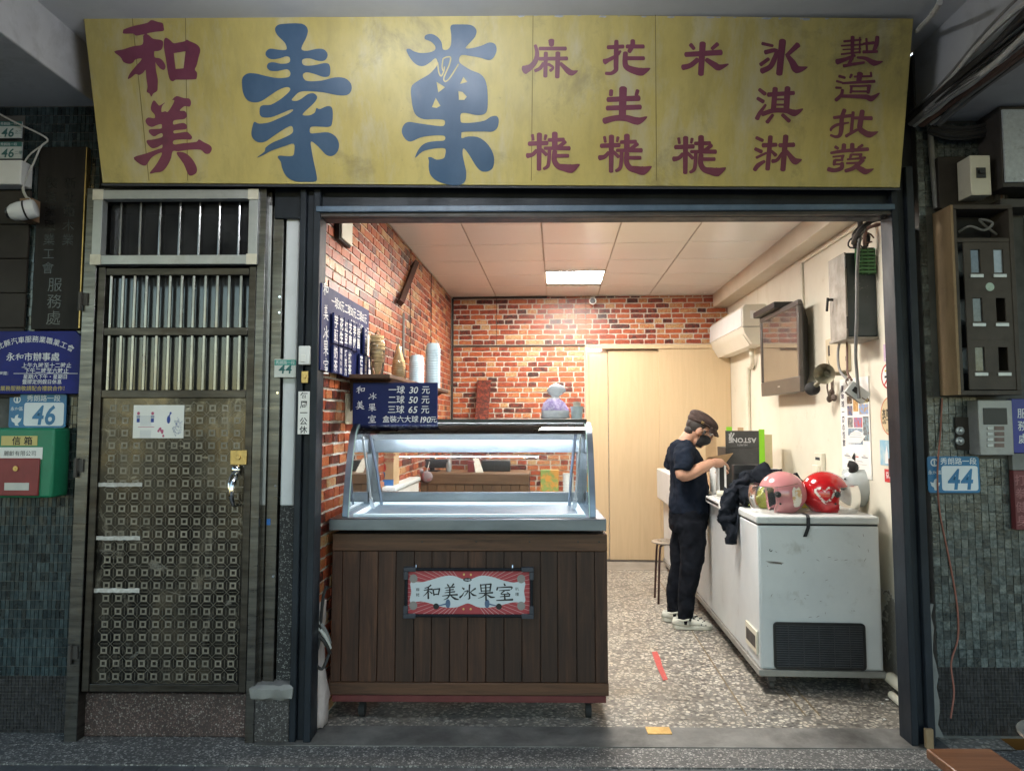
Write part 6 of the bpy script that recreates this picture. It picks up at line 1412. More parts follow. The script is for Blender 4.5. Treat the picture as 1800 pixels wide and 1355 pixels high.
tb = thing('clear_tub', 'clear plastic tub with icing nozzles at the right end of the low white chest', 'tub', ((u0 + u1) / 2, 5.25, zc_), 'R')
part('tub', MB().lathe([(.14, .001), (.155, .12), (.163, .122), (.163, .128), (.15, .126)], ((u0 + u1) / 2, 5.25, zc_), 32), glass('clear tub plastic', (.9, .93, .92), strength=2, dirty=.12), tb)
for i in range(5): part('nozzle', MB().lathe([(.022, .002), (.004, .075), (.002, .075)], (u0 + .05 + i * .048, 5.2 + .03 * (i % 2), zc_), 12), m_white, tb)
u, _ = RV(999, 835, 5.5)
tcs = thing('cup_stack', 'white paper cup stack beside the clear tub behind the display case', 'cup stack', (u, 5.5, zc_), 'R')
for i in range(9): part('cup', MB().lathe([(.032, .0), (.04, .07), (.042, .072), (.038, .072), (.03, .004)], (u, 5.5, zc_ + .001 + i * .022), 20), m_white, tcs)
a1, b1, c1, d1 = rb(950, 826, 982, 842, 6.0)
single('snack_box', 'orange and green snack box behind the display case', 'box', MB().box(a1, b1, 6.0, 6.1, zc_ + .0, d1), mat('snack print', (.5, .22, .03), (.18, .25, .06), 16, lo=.45, hi=.55, rough=.5), 'R', bevel=.002)
single('side_trolley', 'dark trolley carrying the snack box behind the display case', 'trolley', MB().box(a1 - .05, b1 + .05, 5.97, 6.35, .01, zc_ - .001), m_card, 'R', bevel=.004)
# ------------------------------------------------------------------ things on the right cream wall
PR = PRW(UR, 0, 0)                          # pl(a, b, h): a = -v
def onwall(px, py, u=None): return RU(px, py, UR if u is None else u)
# air conditioner
ua = UR - .205
va, vb = RU(1306, 570, ua)[0], VB - .06
az1 = RU(1306, 534, ua)[1]; az0 = az1 - .37
ac = thing('air_conditioner', 'white split air conditioner on the cream wall above the television', 'air conditioner', (UR - .1, va, az0), 'R')
pr_ = [(UR - .002, az1), (ua + .02, az1), (ua, az1 - .03), (ua - .004, az1 - .2), (ua + .012, az1 - .26), (ua + .075, az0 + .012), (UR - .03, az0), (UR - .002, az0 + .02)]
m_ac = mat('ivory air conditioner', (.66, .62, .52), (.7, .66, .56), 5, rough=.35)
part('body', MB().loft([[(u, va, z) for u, z in pr_], [(u, vb, z) for u, z in pr_]]), m_ac, ac, bevel=.006)
part('front_panel', MB().prism([(ua - .007, az1 - .035), (ua - .012, az1 - .2), (ua - .003, az1 - .2), (ua - .001, az1 - .035)], (0, va + .012, 0), (1, 0, 0), (0, 0, 1), (0, 1, 0), 0, vb - va - .02), m_white, ac, smooth=0)
part('vent_flap', MB().prism([(ua + .016, az1 - .268), (ua + .074, az0 + .006), (ua + .068, az0 + .002), (ua + .008, az1 - .265)], (0, va + .05, 0), (1, 0, 0), (0, 0, 1), (0, 1, 0), 0, vb - va - .1), m_ac, ac, smooth=0)
part('seam', MB().box(ua - .004, UR - .05, va - .0012, va - .0003, az1 - .205, az1 - .2), m_shutterbrown, ac, smooth=0)
q = Pl((0, va, 0), (1, 0, 0), (0, 0, 1), (0, -1, 0))
part('label_sticker', MB().rect(q, UR - .14, UR - .09, az1 - .13, az1 - .06, .0008), m_paper, ac, smooth=0)
part('pipe', MB().tube([(UR - .05, va + .35, az0 + .01), (UR - .05, va + .33, az0 - .06), (UR - .03, va + .42, az0 - .16), (UR - .02, va + .6, az0 - .22), (UR - .02, va + .62, az0 - 1.0)], .022, 10, sub=5), m_cream, ac)
# television
ut = 1.74
tv0, tv1 = RU(1404, 600, ut)[0], RU(1336, 600, ut)[0]
tz1 = RU(1404, 525, ut)[1]; tz0 = RU(1404, 689, ut)[1]
tv = thing('television', 'dark grey flat television mounted on the cream wall reflecting the brick wall', 'television', (ut, (tv0 + tv1) / 2, tz0), 'R')
m_tvf = mat('warm grey television frame', (.06, .052, .048), (.075, .066, .06), 7, rough=.35)
fr = MB(); bw, bb = .042, .115
fr.box(ut, ut + .03, tv0, tv1, tz1 - bw, tz1).box(ut, ut + .03, tv0, tv1, tz0, tz0 + bb).box(ut, ut + .03, tv0, tv0 + bw, tz0 + bb + .0005, tz1 - bw - .0005).box(ut, ut + .03, tv1 - bw, tv1, tz0 + bb + .0005, tz1 - bw - .0005)
part('bezel', fr, m_tvf, tv, bevel=.005)
part('screen', MB().box(ut + .008, ut + .02, tv0 + bw, tv1 - bw, tz0 + bb, tz1 - bw), mat('television glass', (.09, .075, .065), rough=.06, spec=.9, coat=.6), tv, smooth=0)
part('rear_shell', MB().hexa([(ut + .031, tv0, tz0), (ut + .031, tv1, tz0), (ut + .031, tv1, tz1), (ut + .031, tv0, tz1)], [(ut + .1, tv0 + .1, tz0 + .12), (ut + .1, tv1 - .1, tz0 + .12), (ut + .1, tv1 - .1, tz1 - .12), (ut + .1, tv0 + .1, tz1 - .12)]), m_black, tv, bevel=.01)
part('wall_bracket', MB().box(ut + .1005, UR - .001, (tv0 + tv1) / 2 - .15, (tv0 + tv1) / 2 + .15, (tz0 + tz1) / 2 - .12, (tz0 + tz1) / 2 + .12), m_black, tv)
part('maker_badge', MB().box(ut - .0012, ut - .0002, (tv0 + tv1) / 2 - .03, (tv0 + tv1) / 2 + .03, tz0 + .055, tz0 + .067), m_alu, tv, smooth=0)
va, vb = RU(1372, 545, ut)[0], RU(1334, 545, ut)[0]
single('settop_box', 'small black set-top box standing on the far top corner of the television', 'set-top box', MB().box(ut - .05, ut + .1, va, vb + .0, tz1 + .001, tz1 + .05), m_black, 'R', bevel=.006)
# electric panel
ue = UR - .175
va, vb = RU(1487, 520, ue)[0], RU(1459, 520, ue)[0]
ez1, ez0 = RU(1487, 443, ue)[1], RU(1487, 592, ue)[1]
ep = thing('fuse_box', 'old grey metal fuse box with open green front and peeling paint on the cream wall', 'fuse box', (UR - .09, (va + vb) / 2, ez0), 'R')
m_fuse = mat('old fuse box steel', (.2, .18, .15), (.34, .31, .27), 9, rough=.45, rough2=.7, metal=.2, bump=.1, dirt=(.4, .38, .34), dirt_scale=9, dirt_amt=.7, dirt_lo=.58)
part('case', MB().box(ue + .008, UR - .001, va, vb, ez0, ez1), mat('chipped dark case', (.035, .05, .055), (.06, .075, .08), 7, rough=.5, dirt=(.3, .31, .3), dirt_scale=9, dirt_amt=.8, dirt_lo=.6, dirt_hi=.66), ep, bevel=.004)
part('door', MB().box(ue - .004, ue + .0075, va - .003, vb + .003, ez0 - .003, ez1 + .003), m_fuse, ep, bevel=.003)
part('door_handle', MB().cyl((ue - .005, vb - .06, (ez0 + ez1) / 2), (ue - .035, vb - .06, (ez0 + ez1) / 2), .008, n=8).cyl((ue - .035, vb - .06, (ez0 + ez1) / 2 + .012), (ue - .04, vb - .05, (ez0 + ez1) / 2 - .07), .008, n=8), m_black, ep)
part('base_lip', MB().box(ue - .012, UR - .001, va - .012, vb + .01, ez0 - .018, ez0 - .0035), m_fuse, ep, bevel=.002)
for z in (ez1 - .06, ez0 + .08): part('hinge', MB().cyl((ue + .002, va - .008, z - .035), (ue + .002, va - .008, z + .035), .007, n=8), m_black, ep)
m_grn = mat('green perforated plastic', (.05, .17, .06), (.08, .24, .09), 14, rough=.4)
gx0_, gx1_ = ue + .055, UR - .012; gz0 = ez1 - .13
gr_ = MB()
for k in range(7): gr_.box(gx0_, gx1_, va - .035, va - .026, gz0 + .004 + k * .021, gz0 + .016 + k * .021)
for k in range(4): x = gx0_ + (gx1_ - gx0_) * k / 3; gr_.box(x - .004, x + .004, va - .0255, va - .018, gz0, gz0 + .15)
part('green_basket', gr_, m_grn, ep, smooth=0, kind='stuff'); part('basket_back', MB().box(gx0_, gx1_, va - .0175, va - .012, gz0 - .004, gz0 + .155), mat('dark green', (.02, .07, .03), rough=.5), ep, smooth=0)
part('wire_bundle', MB().tube([(ue + .06, va - .02, ez1 + .02), (ue + .05, va - .03, ez1 + .1), (ue + .09, va - .02, ez1 + .16), (ue + .06, va - .01, ez1 + .28)], .016, 7, sub=5).tube([(ue + .1, va - .02, ez1 + .01), (ue + .12, va - .05, ez1 + .08), (ue + .08, va - .03, ez1 + .15), (ue + .14, va - .02, ez1 + .26)], .012, 7, sub=5), m_wire_d, ep)
for k in range(5):
    q = MB(); c_ = Vector((ue + .04 + .02 * k, va - .03 - .006 * k, ez1 + .05 + .024 * (k % 3)))
    q.tube([c_ + Vector((.028 * math.cos(t), .012 * math.sin(2 * t), .028 * math.sin(t))) for t in (2 * math.pi * j / 12 for j in range(11))], .005, 6)
    part('wire_loop', q, (m_wire_d, m_wire_g, m_wire_w, m_wire_d, m_wire_b)[k], ep)
R3 = lambda px, py, u: (u, *RU(px, py, u))
cable('hanging_cable', 'thick grey cable hanging in front of the fuse box down to the dangling switch', [R3(1530, 392, ue + .1), R3(1513, 415, ue + .02), R3(1507, 470, ue - .02), R3(1506, 560, ue - .03), R3(1504, 620, ue - .02), R3(1507, 665, ue), R3(1510, 700, ue)], .0095, m_wire_g, frame='R', n=9)
cable('hanging_cable', 'grey cable curving from under the fuse box to the dangling switch', [R3(1478, 593, ue + .04), R3(1473, 620, ue + .03), R3(1476, 650, ue + .02), R3(1490, 668, ue)], .008, m_wire_g, frame='R')
cable('hanging_cable', 'short brown cable under the fuse box ending in a red wire nut', [R3(1489, 593, ue + .05), R3(1489, 620, ue + .05), R3(1490, 655, ue + .03), R3(1497, 668, ue)], .007, m_wire_b, frame='R')
c_ = R3(1505, 690, ue)
rot = Matrix.Rotation(R(38), 3, 'Y') @ Matrix.Rotation(R(25), 3, 'Z')
ds = thing('dangling_switch', 'loose white switch unit dangling on cables below the fuse box', 'switch', c_, 'R', local=True)
part('face_plate', MB().obox((0, -.02, 0), (.12, .012, .075), Matrix.Rotation(R(38), 3, 'Y')), m_white, ds, bevel=.003); part('back_case', MB().obox((.008, .012, -.006), (.11, .045, .065), Matrix.Rotation(R(38), 3, 'Y')), m_black, ds, bevel=.004); part('rocker', MB().obox((-.012, -.029, .012), (.035, .008, .03), Matrix.Rotation(R(38), 3, 'Y')), m_black, ds, bevel=.002); part('wire_tail', MB().tube([(-.05, -.01, .04), (-.06, -.015, .07), (-.03, -.01, .09)], .003, 6, sub=3).tube([(.045, -.01, .0), (.06, -.02, -.05), (.02, -.03, -.03)], .003, 6, sub=3), m_wire_b, ds)
# beige wall box, horn, keys
va, vb = onwall(1496, 620)[0], onwall(1457, 620)[0]; z1, z0 = onwall(1476, 591)[1], onwall(1476, 654)[1]
wb = thing('wall_cover', 'beige rectangular wall cover with a small dark slot under the fuse box', 'wall cover', (UR - .01, (va + vb) / 2, z0), 'R')
part('cover', MB().box(UR - .022, UR - .001, va, vb, z0, z1), mat('beige cover', (.5, .42, .28), (.56, .48, .33), 6, rough=.55), wb, bevel=.004)
part('slot', MB().box(UR - .0235, UR - .0222, vb - .08, vb - .05, (z0 + z1) / 2 - .0, (z0 + z1) / 2 + .07), m_black, wb, smooth=0); part('slot', MB().box(UR - .0235, UR - .0222, va + .02, va + .035, z0 + .06, z0 + .09), m_black, wb, smooth=0)
hn = thing('bulb_horn', 'old brass bulb horn hung on the cream wall beside the television', 'horn', R3(1445, 668, UR - .1), 'R')
m_oldb = mat('old horn brass', (.16, .15, .11), (.26, .24, .17), 12, rough=.4, metal=.8)
p_b = Vector(R3(1428, 683, UR - .16)); p_m = Vector(R3(1444, 668, UR - .13)); p_t = Vector(R3(1455, 657, UR - .12))
part('bulb', MB().ball(p_b, (.05, .05, .045), 18, 12), m_rubber, hn, smooth=180)
dv = (p_t - p_b).normalized(); fdir = Vector((-.5, -.8, -.05)).normalized()
part('tube', MB().tube([p_b + dv * .04, p_m, p_t, p_t + fdir * .03], [.016, .011, .014, .02], 12, sub=4), m_oldb, hn)
part('bell', MB().tube([p_t + fdir * .02, p_t + fdir * .045, p_t + fdir * .07, p_t + fdir * .085, p_t + fdir * .088], [.018, .025, .042, .062, .066], 22, cap=False), m_oldb, hn)
part('mount', MB().cyl(tuple(p_t), (UR - .001, p_t.y, p_t.z), .012, n=8), m_oldb, hn)
for i, (px, l_) in enumerate(((1456, 35), (1464, 33), (1460, 24))):
    part('tassel', MB().tube([R3(px, 664, UR - .05), R3(px + (i - 1) * 2, 664 + l_ * .5, UR - .045), R3(px + 2, 664 + l_, UR - .04)], [.008, .006, .006], 6, sub=3).ball(R3(px + 2, 666 + l_, UR - .04), (.02, .02, .025), 10, 6), mat('dull brown cord', (.09, .06, .05), (.2, .15, .12), 40, rough=.7) if i == 0 else bpy.data.materials['dull brown cord'], hn)
cable('bell_wire', 'thin dark wire from the wall cover down to the horn', [R3(1460, 624, UR - .02), R3(1456, 632, UR - .02), R3(1463, 660, UR - .03)], .003, m_wire_d, frame='R')
# socket, conduits
va, vb = onwall(1452, 825)[0], onwall(1439, 825)[0]; z1, z0 = onwall(1445, 796)[1], onwall(1445, 832)[1]
so = thing('wall_socket', 'cream wall socket with a plug above the red helmet', 'socket', (UR - .02, (va + vb) / 2, z0), 'R')
part('plate', MB().box(UR - .03, UR - .001, va, vb, z0, z1), m_cream, so, bevel=.004); part('plug', MB().box(UR - .055, UR - .0305, va + .02, vb - .02, z0 - .005, z0 + .06), m_cream, so, bevel=.005); part('slot', MB().box(UR - .0315, UR - .0302, va + .03, vb - .03, z1 - .05, z1 - .03), m_dark, so, smooth=0)
cable('plug_cord', 'short grey cord hanging from the wall socket behind the red helmet', [R3(1447, 832, UR - .045), R3(1449, 845, UR - .05), R3(1452, 870, UR - .05)], .005, m_wire_g, frame='R')
uc = UR - .012
va_ = onwall(1413, 500)[0]
cable('conduit', 'cream conduit dropping from the beam to the television on the cream wall', [(uc, va_, ZBM - .03), (uc, va_, tz1 - .1)], .013, m_cream, cat='conduit', frame='R')
cable('conduit', 'cream conduit running along the cream wall below the beam towards the street', [(uc, va_, ZBM - .035), (uc, 4.0, ZBM - .035)], .013, m_cream, cat='conduit', frame='R')
cable('cable_knot', 'knot of dark cables at the upper right corner behind the lintel', [R3(1500, 428, ue), R3(1512, 405, ue), R3(1530, 390, ue + .05), R3(1548, 384, ue + .1), R3(1562, 380, UR - .03)], .014, m_wire_d, frame='R')
cable('cable_knot', 'brown cables with tape above the fuse box behind the lintel', [R3(1520, 432, ue + .06), R3(1522, 405, ue + .06), R3(1540, 396, ue + .1), R3(1560, 392, UR - .02)], .01, m_wire_b, frame='R')
# tour poster with a ship
va, vb = onwall(1531, 750)[0], onwall(1480, 750)[0]; z1, z0 = onwall(1505, 664)[1], onwall(1505, 838)[1]
tp = thing('tour_poster', 'tall white travel poster with photo tiles and a white ship on the cream wall', 'poster', (UR - .004, (va + vb) / 2, z0), 'R')
part('sheet', MB().box(UR - .006, UR - .002, va, vb, z0, z1), m_paper, tp, smooth=0)
w_, h_ = vb - va, z1 - z0; pp = Pl((UR - .006, vb, z0), (0, -w_, 0), (0, 0, h_), (-1, 0, 0)); pa = Pl((UR - .006, vb, z0), (0, -1, 0), (0, 0, 1), (-1, 0, 0))
mb = MB(); text(mb, pa, '夏地球一周の船旅', w_ * .1, h_ * .62, h_ * .077, .0008, .02, vert=True, track=.05)
for k in range(3): text(mb, pa, 'AUG 11', w_ * (.2 + .3 * k), h_ * .225, h_ * .022, .0008, .0)
lettering(mb, mat('violet black ink', (.03, .02, .06), rough=.7), tp)
tiles = [(.26, .44, .74, .82, (.4, .3, .2), (.06, .05, .06)), (.47, .64, .66, .83, (.6, .36, .12), (.4, .22, .08)), (.67, .8, .74, .82, (.12, .1, .12), (.3, .28, .26)), (.83, .97, .74, .82, (.2, .18, .08), (.4, .33, .15)), (.26, .44, .62, .72, (.3, .22, .2), (.08, .12, .25)), (.67, .97, .63, .73, (.2, .33, .6), (.4, .28, .14)), (.26, .44, .50, .6, (.08, .09, .1), (.35, .33, .3)), (.47, .76, .5, .6, (.55, .1, .09), (.2, .22, .4)), (.78, .97, .37, .61, (.25, .35, .4), (.12, .1, .08)), (.26, .76, .33, .49, (.3, .4, .5), (.12, .16, .2)), (.26, .6, .83, .88, (.3, .33, .12), (.12, .16, .05))]
for i, (a, b, c, d, c1, c2) in enumerate(tiles): part('photo_print', MB().rect(pp, a, b, c, d, .0006), mat('poster photo', c1, c2, 38, lo=.42, hi=.58, rough=.6), tp, smooth=0)
mb = MB(); mb.polyf(pp, [(.2, .37), (.25, .335), (.68, .345), (.86, .42), (.8, .425), (.76, .45), (.55, .475), (.35, .44), (.33, .42), (.21, .41)], .0012); part('ship_print', mb, m_white, tp, smooth=0)
mb = MB()
for a, b, c in ((.3, .75, .4), (.36, .72, .425), (.42, .7, .445)): mb.rect(pp, a, b, c, c + .004, .0016)
part('window_print', mb, mat('ship grey', (.25, .28, .33), rough=.6), tp, smooth=0, kind='stuff')
rw = random.Random(5); mb = MB(); mr = MB()
for i in range(26): 
    x = rw.uniform(.12, .6); z = .03 + .0068 * i; mb.rect(pp, x, x + rw.uniform(.1, .3), z, z + .0025, .0006)
for k in range(3): (mr if k == 1 else mb).rect(pp, .1 + .3 * k, .3 + .3 * k, .2, .211, .0007)
part('text_lines', mb, mat('small print grey', (.2, .2, .22), rough=.7), tp, smooth=0, kind='stuff'); part('text_lines', mr, mat('small print red', (.5, .06, .05), rough=.7), tp, smooth=0, kind='stuff')
# stickers by the shutter guide
def sticker(name, label, px0, px1, py0, py1, m):
    va, vb = onwall(px1, (py0 + py1) / 2)[0], onwall(px0, (py0 + py1) / 2)[0]
    z1, z0 = onwall((px0 + px1) / 2, py0)[1], onwall((px0 + px1) / 2, py1)[1]
    t = thing(name, label, 'sticker', (UR - .003, (va + vb) / 2, z0), 'R')
    return t, Pl((UR - .003, vb, z0), (0, -(vb - va), 0), (0, 0, z1 - z0), (-1, 0, 0)), vb - va, z1 - z0, va, vb, z0, z1
def pa_of(vb, z0): return Pl((UR - .003, vb, z0), (0, -1, 0), (0, 0, 1), (-1, 0, 0))
t, pl, w, h, va, vb, z0, z1 = sticker('lilac_sticker', 'small lilac paper sticker above the no smoking sticker', 1554, 1569, 604, 634, None)
part('sheet', MB().box(UR - .003, UR - .001, va, vb, z0, z1), mat('lilac paper', (.5, .36, .5), (.58, .43, .57), 20, rough=.7), t, smooth=0); part('print', MB().disc(pl, .5, .62, .2, .0006, 14, .16).rect(pl, .2, .8, .1, .16, .0006), m_white, t, smooth=0, kind='stuff')
t, pl, w, h, va, vb, z0, z1 = sticker('no_smoking_sticker', 'round white no smoking sticker with red ring and red slash beside the right guide', 1550, 1577, 638, 684, None)
q = Pl((UR - .003, (va + vb) / 2, (z0 + z1) / 2), (0, -w / 2, 0), (0, 0, h / 2), (-1, 0, 0))
part('disc', MB().disc(q, 0, 0, 1, .0004, 36), m_paper, t, smooth=0)
mb = MB().ring(q, 0, 0, .86, 1.0, .0009, 36); stroke(mb, q, [(-.55, -.62, .16), (.55, .62, .16)], .0012); part('ring_print', mb, mat('sticker red', (.45, .03, .025), rough=.5), t, smooth=0)
part('cigarette_print', MB().rect(q, -.55, .2, -.12, .06, .001).rect(q, .26, .6, -.1, .08, .001), m_ink, t, smooth=0, kind='stuff'); part('yellow_print', MB().rect(q, -.5, .5, .36, .5, .001).rect(q, -.3, .4, .55, .66, .001), mat('sticker yellow', (.55, .45, .06), rough=.5), t, smooth=0, kind='stuff')
t, pl, w, h, va, vb, z0, z1 = sticker('invoice_sticker', 'round cream sticker with two lines of black characters under the no smoking sticker', 1549, 1583, 697, 766, None)
q = Pl((UR - .003, (va + vb) / 2, (z0 + z1) / 2), (0, -w / 2, 0), (0, 0, h / 2), (-1, 0, 0))
part('disc', MB().disc(q, 0, 0, 1, .0004, 36), mat('sticker cream', (.62, .5, .3), rough=.6), t, smooth=0); part('ring_print', MB().ring(q, 0, 0, .93, .99, .0009, 36), mat('sticker orange', (.55, .12, .04), rough=.5), t, smooth=0)
q1 = Pl((UR - .003, (va + vb) / 2, (z0 + z1) / 2), (0, -1, 0), (0, 0, 1), (-1, 0, 0)); mb = MB(); e_ = w * .205
text(mb, q1, '本店免用', 0, h * .1, e_, .001, .02); text(mb, q1, '統一發票', 0, -h * .09, e_, .001, .02); text(mb, q1, '新北市永和區', 0, -h * .36, e_ * .35, .001, 0); lettering(mb, m_ink, t)
t, pl, w, h, va, vb, z0, z1 = sticker('blue_sticker', 'pale blue torn paper sticker beside the right shutter guide', 1548, 1584, 774, 819, None)
part('sheet', MB().box(UR - .003, UR - .001, va, vb, z0, z1), mat('pale blue paper', (.25, .45, .58), (.5, .6, .6), 13, lo=.4, hi=.66, rough=.7), t, smooth=0); part('print', MB().polyf(pl, [(.25, .08), (.42, .08), (.4, .5), (.34, .8), (.28, .5)], .0007).rect(pl, .55, .9, .5, .6, .0007), m_white, t, smooth=0, kind='stuff'); part('print', MB().rect(pl, .5, .86, .4, .44, .0007).rect(pl, .5, .8, .3, .34, .0007), mat('sticker blue ink', (.04, .15, .4), rough=.6), t, smooth=0, kind='stuff')
t, pl, w, h, va, vb, z0, z1 = sticker('red_sticker', 'red payment sticker with white characters at the lowest of the wall stickers', 1556, 1584, 826, 849, None)
part('sheet', MB().box(UR - .003, UR - .001, va, vb, z0, z1), mat('payment red', (.5, .03, .03), rough=.5), t, smooth=0); mb = MB(); text(mb, pa_of(vb, z0), '街口支付', w * .5, h * .55, w * .2, .0008, .02); text(mb, pa_of(vb, z0), 'JKOPAY', w * .5, h * .2, w * .09, .0008, .0); lettering(mb, m_inkw, t)
pt_ = R3(1575, 822, UR - .05)
single('brown_lever', 'small dark brown lever catch beside the red sticker', 'catch', MB().obox(pt_, (.06, .05, .1)).cyl((pt_[0], pt_[1], pt_[2] - .03), (UR - .001, pt_[1], pt_[2] - .03), .012, n=8), mat('brown catch', (.07, .025, .02), rough=.4), 'R', bevel=.012, seg=3)
# pipes at the foot of the right wall
cable('floor_pipe', 'thick cream pipe lying along the foot of the crumbling right wall', [(UR - .06, 4.35, .09), (UR - .06, 4.0, .085), (UR - .05, 3.88, .07), (UR - .05, 3.86, .01)], .032, m_cream, n=12, cat='pipe', frame='R')
cable('floor_pipe', 'thin cream pipe under the thick pipe at the foot of the right wall', [(UR - .1, 4.25, .035), (UR - .1, 4.0, .03), (UR - .09, 3.93, .012)], .02, m_cream, n=10, cat='pipe', frame='R')

# ------------------------------------------------------------------ freezers
m_frz = mat('old white freezer enamel', (.54, .56, .57), (.62, .64, .64), 2.5, rough=.32, rough2=.45, dirt=(.26, .24, .2), dirt_scale=6, dirt_lo=.58, dirt_hi=.76, dirt_amt=.55)
m_frzl = mat('freezer lid enamel', (.55, .56, .55), (.63, .64, .62), 3, rough=.4, dirt=(.22, .2, .17), dirt_scale=7, dirt_lo=.62, dirt_hi=.72, dirt_amt=.5)
m_frzb = mat('grey freezer base', (.22, .21, .19), (.3, .29, .26), 5, rough=.5, dirt=(.1, .08, .06), dirt_scale=6, dirt_amt=.6)
fu0, fu1, fv0, fv1 = RV(1334, 1050, 4.35)[0], RV(1549, 1050, 4.35)[0], 4.35, 6.62
fzt = RV(1440, 907, 4.35)[1]; fzs = RV(1440, 923, 4.35)[1]; fzb = RV(1440, 1177, 4.35)[1]
fz_ = thing('chest_freezer', 'long old white chest freezer on casters along the cream wall with helmets on it', 'freezer', ((fu0 + fu1) / 2, (fv0 + fv1) / 2, 0), 'R')
part('body', MB().box(fu0, fu1, fv0, fv1, fzb, fzs - .004), m_frz, fz_, bevel=.008, seg=3)
part('front_panel', MB().box(fu0 + .012, fu1 - .012, fv0 - .004, fv0 - .0003, fzb + .012, fzs - .016), m_frz, fz_, bevel=.002)
part('base_frame', MB().box(fu0 - .012, fu1 + .008, fv0 - .012, fv1, fzb - .036, fzb - .001), m_frzb, fz_, bevel=.003)
ld = part('lid', MB().box(fu0 - .006, fu1 + .004, fv0 - .006, fv1, fzs + .006, fzt), m_frzl, fz_, bevel=.01, seg=3)
part('lid_seal', MB().box(fu0 + .004, fu1 - .004, fv0 + .004, fv1 - .01, fzs - .0035, fzs + .0055), m_rubber, fz_, smooth=0)
gv = MB(); zc2 = (fzs + fzt) / 2 + .004
gv.box(fu0 + .015, fu1 - .015, fv0 - .0085, fv0 - .0063, zc2 + .007, zc2 + .011).box(fu0 + .015, fu1 - .015, fv0 - .0085, fv0 - .0063, zc2 - .014, zc2 - .01)
part('lid_bead', gv, m_frzl, fz_, smooth=0, kind='stuff')
a, b, c, d = rb(1360, 1094, 1522, 1177, fv0 - .01)
gp = MB()
rr = .022; pts = []
for cx, cz, q0 in ((a + rr, c + rr, 180), (b - rr, c + rr, 270), (b - rr, d - rr, 0), (a + rr, d - rr, 90)): pts += [(cx + rr * math.cos(R(q0 + k * 22.5)), cz + rr * math.sin(R(q0 + k * 22.5))) for k in range(5)]
inn = [(min(max(x, a + .014), b - .014), min(max(z, c + .014), d - .014)) for x, z in pts]
n = len(pts); vs = [(x, fv0 - .014, z) for x, z in pts] + [(x, fv0 - .014, z) for x, z in inn] + [(x, fv0 - .0045, z) for x, z in pts] + [(x, fv0 - .0045, z) for x, z in inn]
fs = []
for k in range(n):
    j = (k + 1) % n; fs += [(k, j, n + j, n + k), (k, 2 * n + k, 2 * n + j, j), (n + k, n + j, 3 * n + j, 3 * n + k)]
gp.add(vs, fs); part('grille_frame', gp, m_black, fz_)
part('grille_back', MB().box(a + .013, b - .013, fv0 - .0062, fv0 - .0045, c + .013, d - .013), m_dark, fz_, smooth=0)
sl = MB()
for k in range(19):
    z = c + .017 + k * (d - c - .034) / 18; sl.obox(((a + b) / 2, fv0 - .0095, z), (b - a - .03, .006, .0045), Matrix.Rotation(R(-25), 3, 'X'))
for k in range(1, 6): x = a + (b - a) * k / 6; sl.box(x - .002, x + .002, fv0 - .0128, fv0 - .0075, c + .014, d - .014)
part('grille_slats', sl, mat('grille plastic', (.035, .035, .037), (.05, .05, .052), 20, rough=.45), fz_, smooth=0, kind='stuff')
for u in (fu0 + .07, fu1 - .08):
    for v in (fv0 + .06, 5.5, fv1 - .08): part('caster', MB().cyl((u - .012, v, .024), (u + .012, v, .024), .0235, n=14).box(u - .022, u + .022, v - .02, v + .03, .0475, fzb - .0365), m_guide2, fz_)
va, vb = RU(1276, 880, fu0 - .01)[0], RU(1250, 870, fu0 - .01)[0]
part('lid_handle', MB().box(fu0 - .05, fu0 - .007, va, vb, fzt - .05, fzt - .004), m_white, fz_, bevel=.006); part('handle_slot', MB().box(fu0 - .0515, fu0 - .0505, va + .04, vb - .02, fzt - .035, fzt - .018), m_black, fz_, smooth=0); part('lock', MB().box(fu0 - .03, fu0 - .001, va + .02, va + .11, fzs - .07, fzs + .0), m_cream, fz_, bevel=.004)
va, vb = RU(1333, 1115, fu0)[0], RU(1314, 1115, fu0)[0]; z1, z0 = RU(1322, 1098, fu0)[1], RU(1322, 1137, fu0)[1]
part('control_plate', MB().box(fu0 - .012, fu0 - .0003, max(va, fv0 + .01), vb, z0, z1), m_cream, fz_, bevel=.003); part('control_slot', MB().box(fu0 - .0135, fu0 - .0122, max(va, fv0 + .01) + .02, vb - .02, z0 + .03, z1 - .03), m_guide2, fz_, smooth=0)
x, z = RV(1355, 967, fv0 - .004); part('paint_nick', MB().tube([(x - .004, fv0 - .0055, z + .008), (x - .007, fv0 - .0055, z), (x, fv0 - .0055, z - .006), (x + .007, fv0 - .0055, z + .002)], .0018, 5, sub=3), m_ink, fz_)

rw = random.Random(17); sm_ = MB()
for i in range(24):
    x, z = RV(rw.uniform(1345, 1535), rw.uniform(940, 1085), fv0 - .004); a_ = rw.uniform(0, 3.1); l_ = rw.uniform(.004, .022)
    stroke(sm_, lambda p, q, h: (p, fv0 - .0045 - h, q), [(x, z, .0012), (x + l_ * .5 * math.cos(a_), z + l_ * .5 * math.sin(a_) + .001, .0024), (x + l_ * math.cos(a_), z + l_ * math.sin(a_), .0008)], .0004 + i * 1e-5)
x, z = RV(1362, 988, fv0 - .004)
for i in range(7): stroke(sm_, lambda p, q, h: (p, fv0 - .0045 - h, q), [(x - .05 + i * .004, z + .006 - i * .0022, .001), (x + i * .006, z + .003 - i * .002, .0022), (x + .05 - i * .003, z - .002 - i * .0016, .0008)], .0007 + i * 1e-5)
part('scuff_marks', sm_, mat('scuff grey', (.12, .1, .08), rough=.7), fz_, smooth=0, kind='stuff')

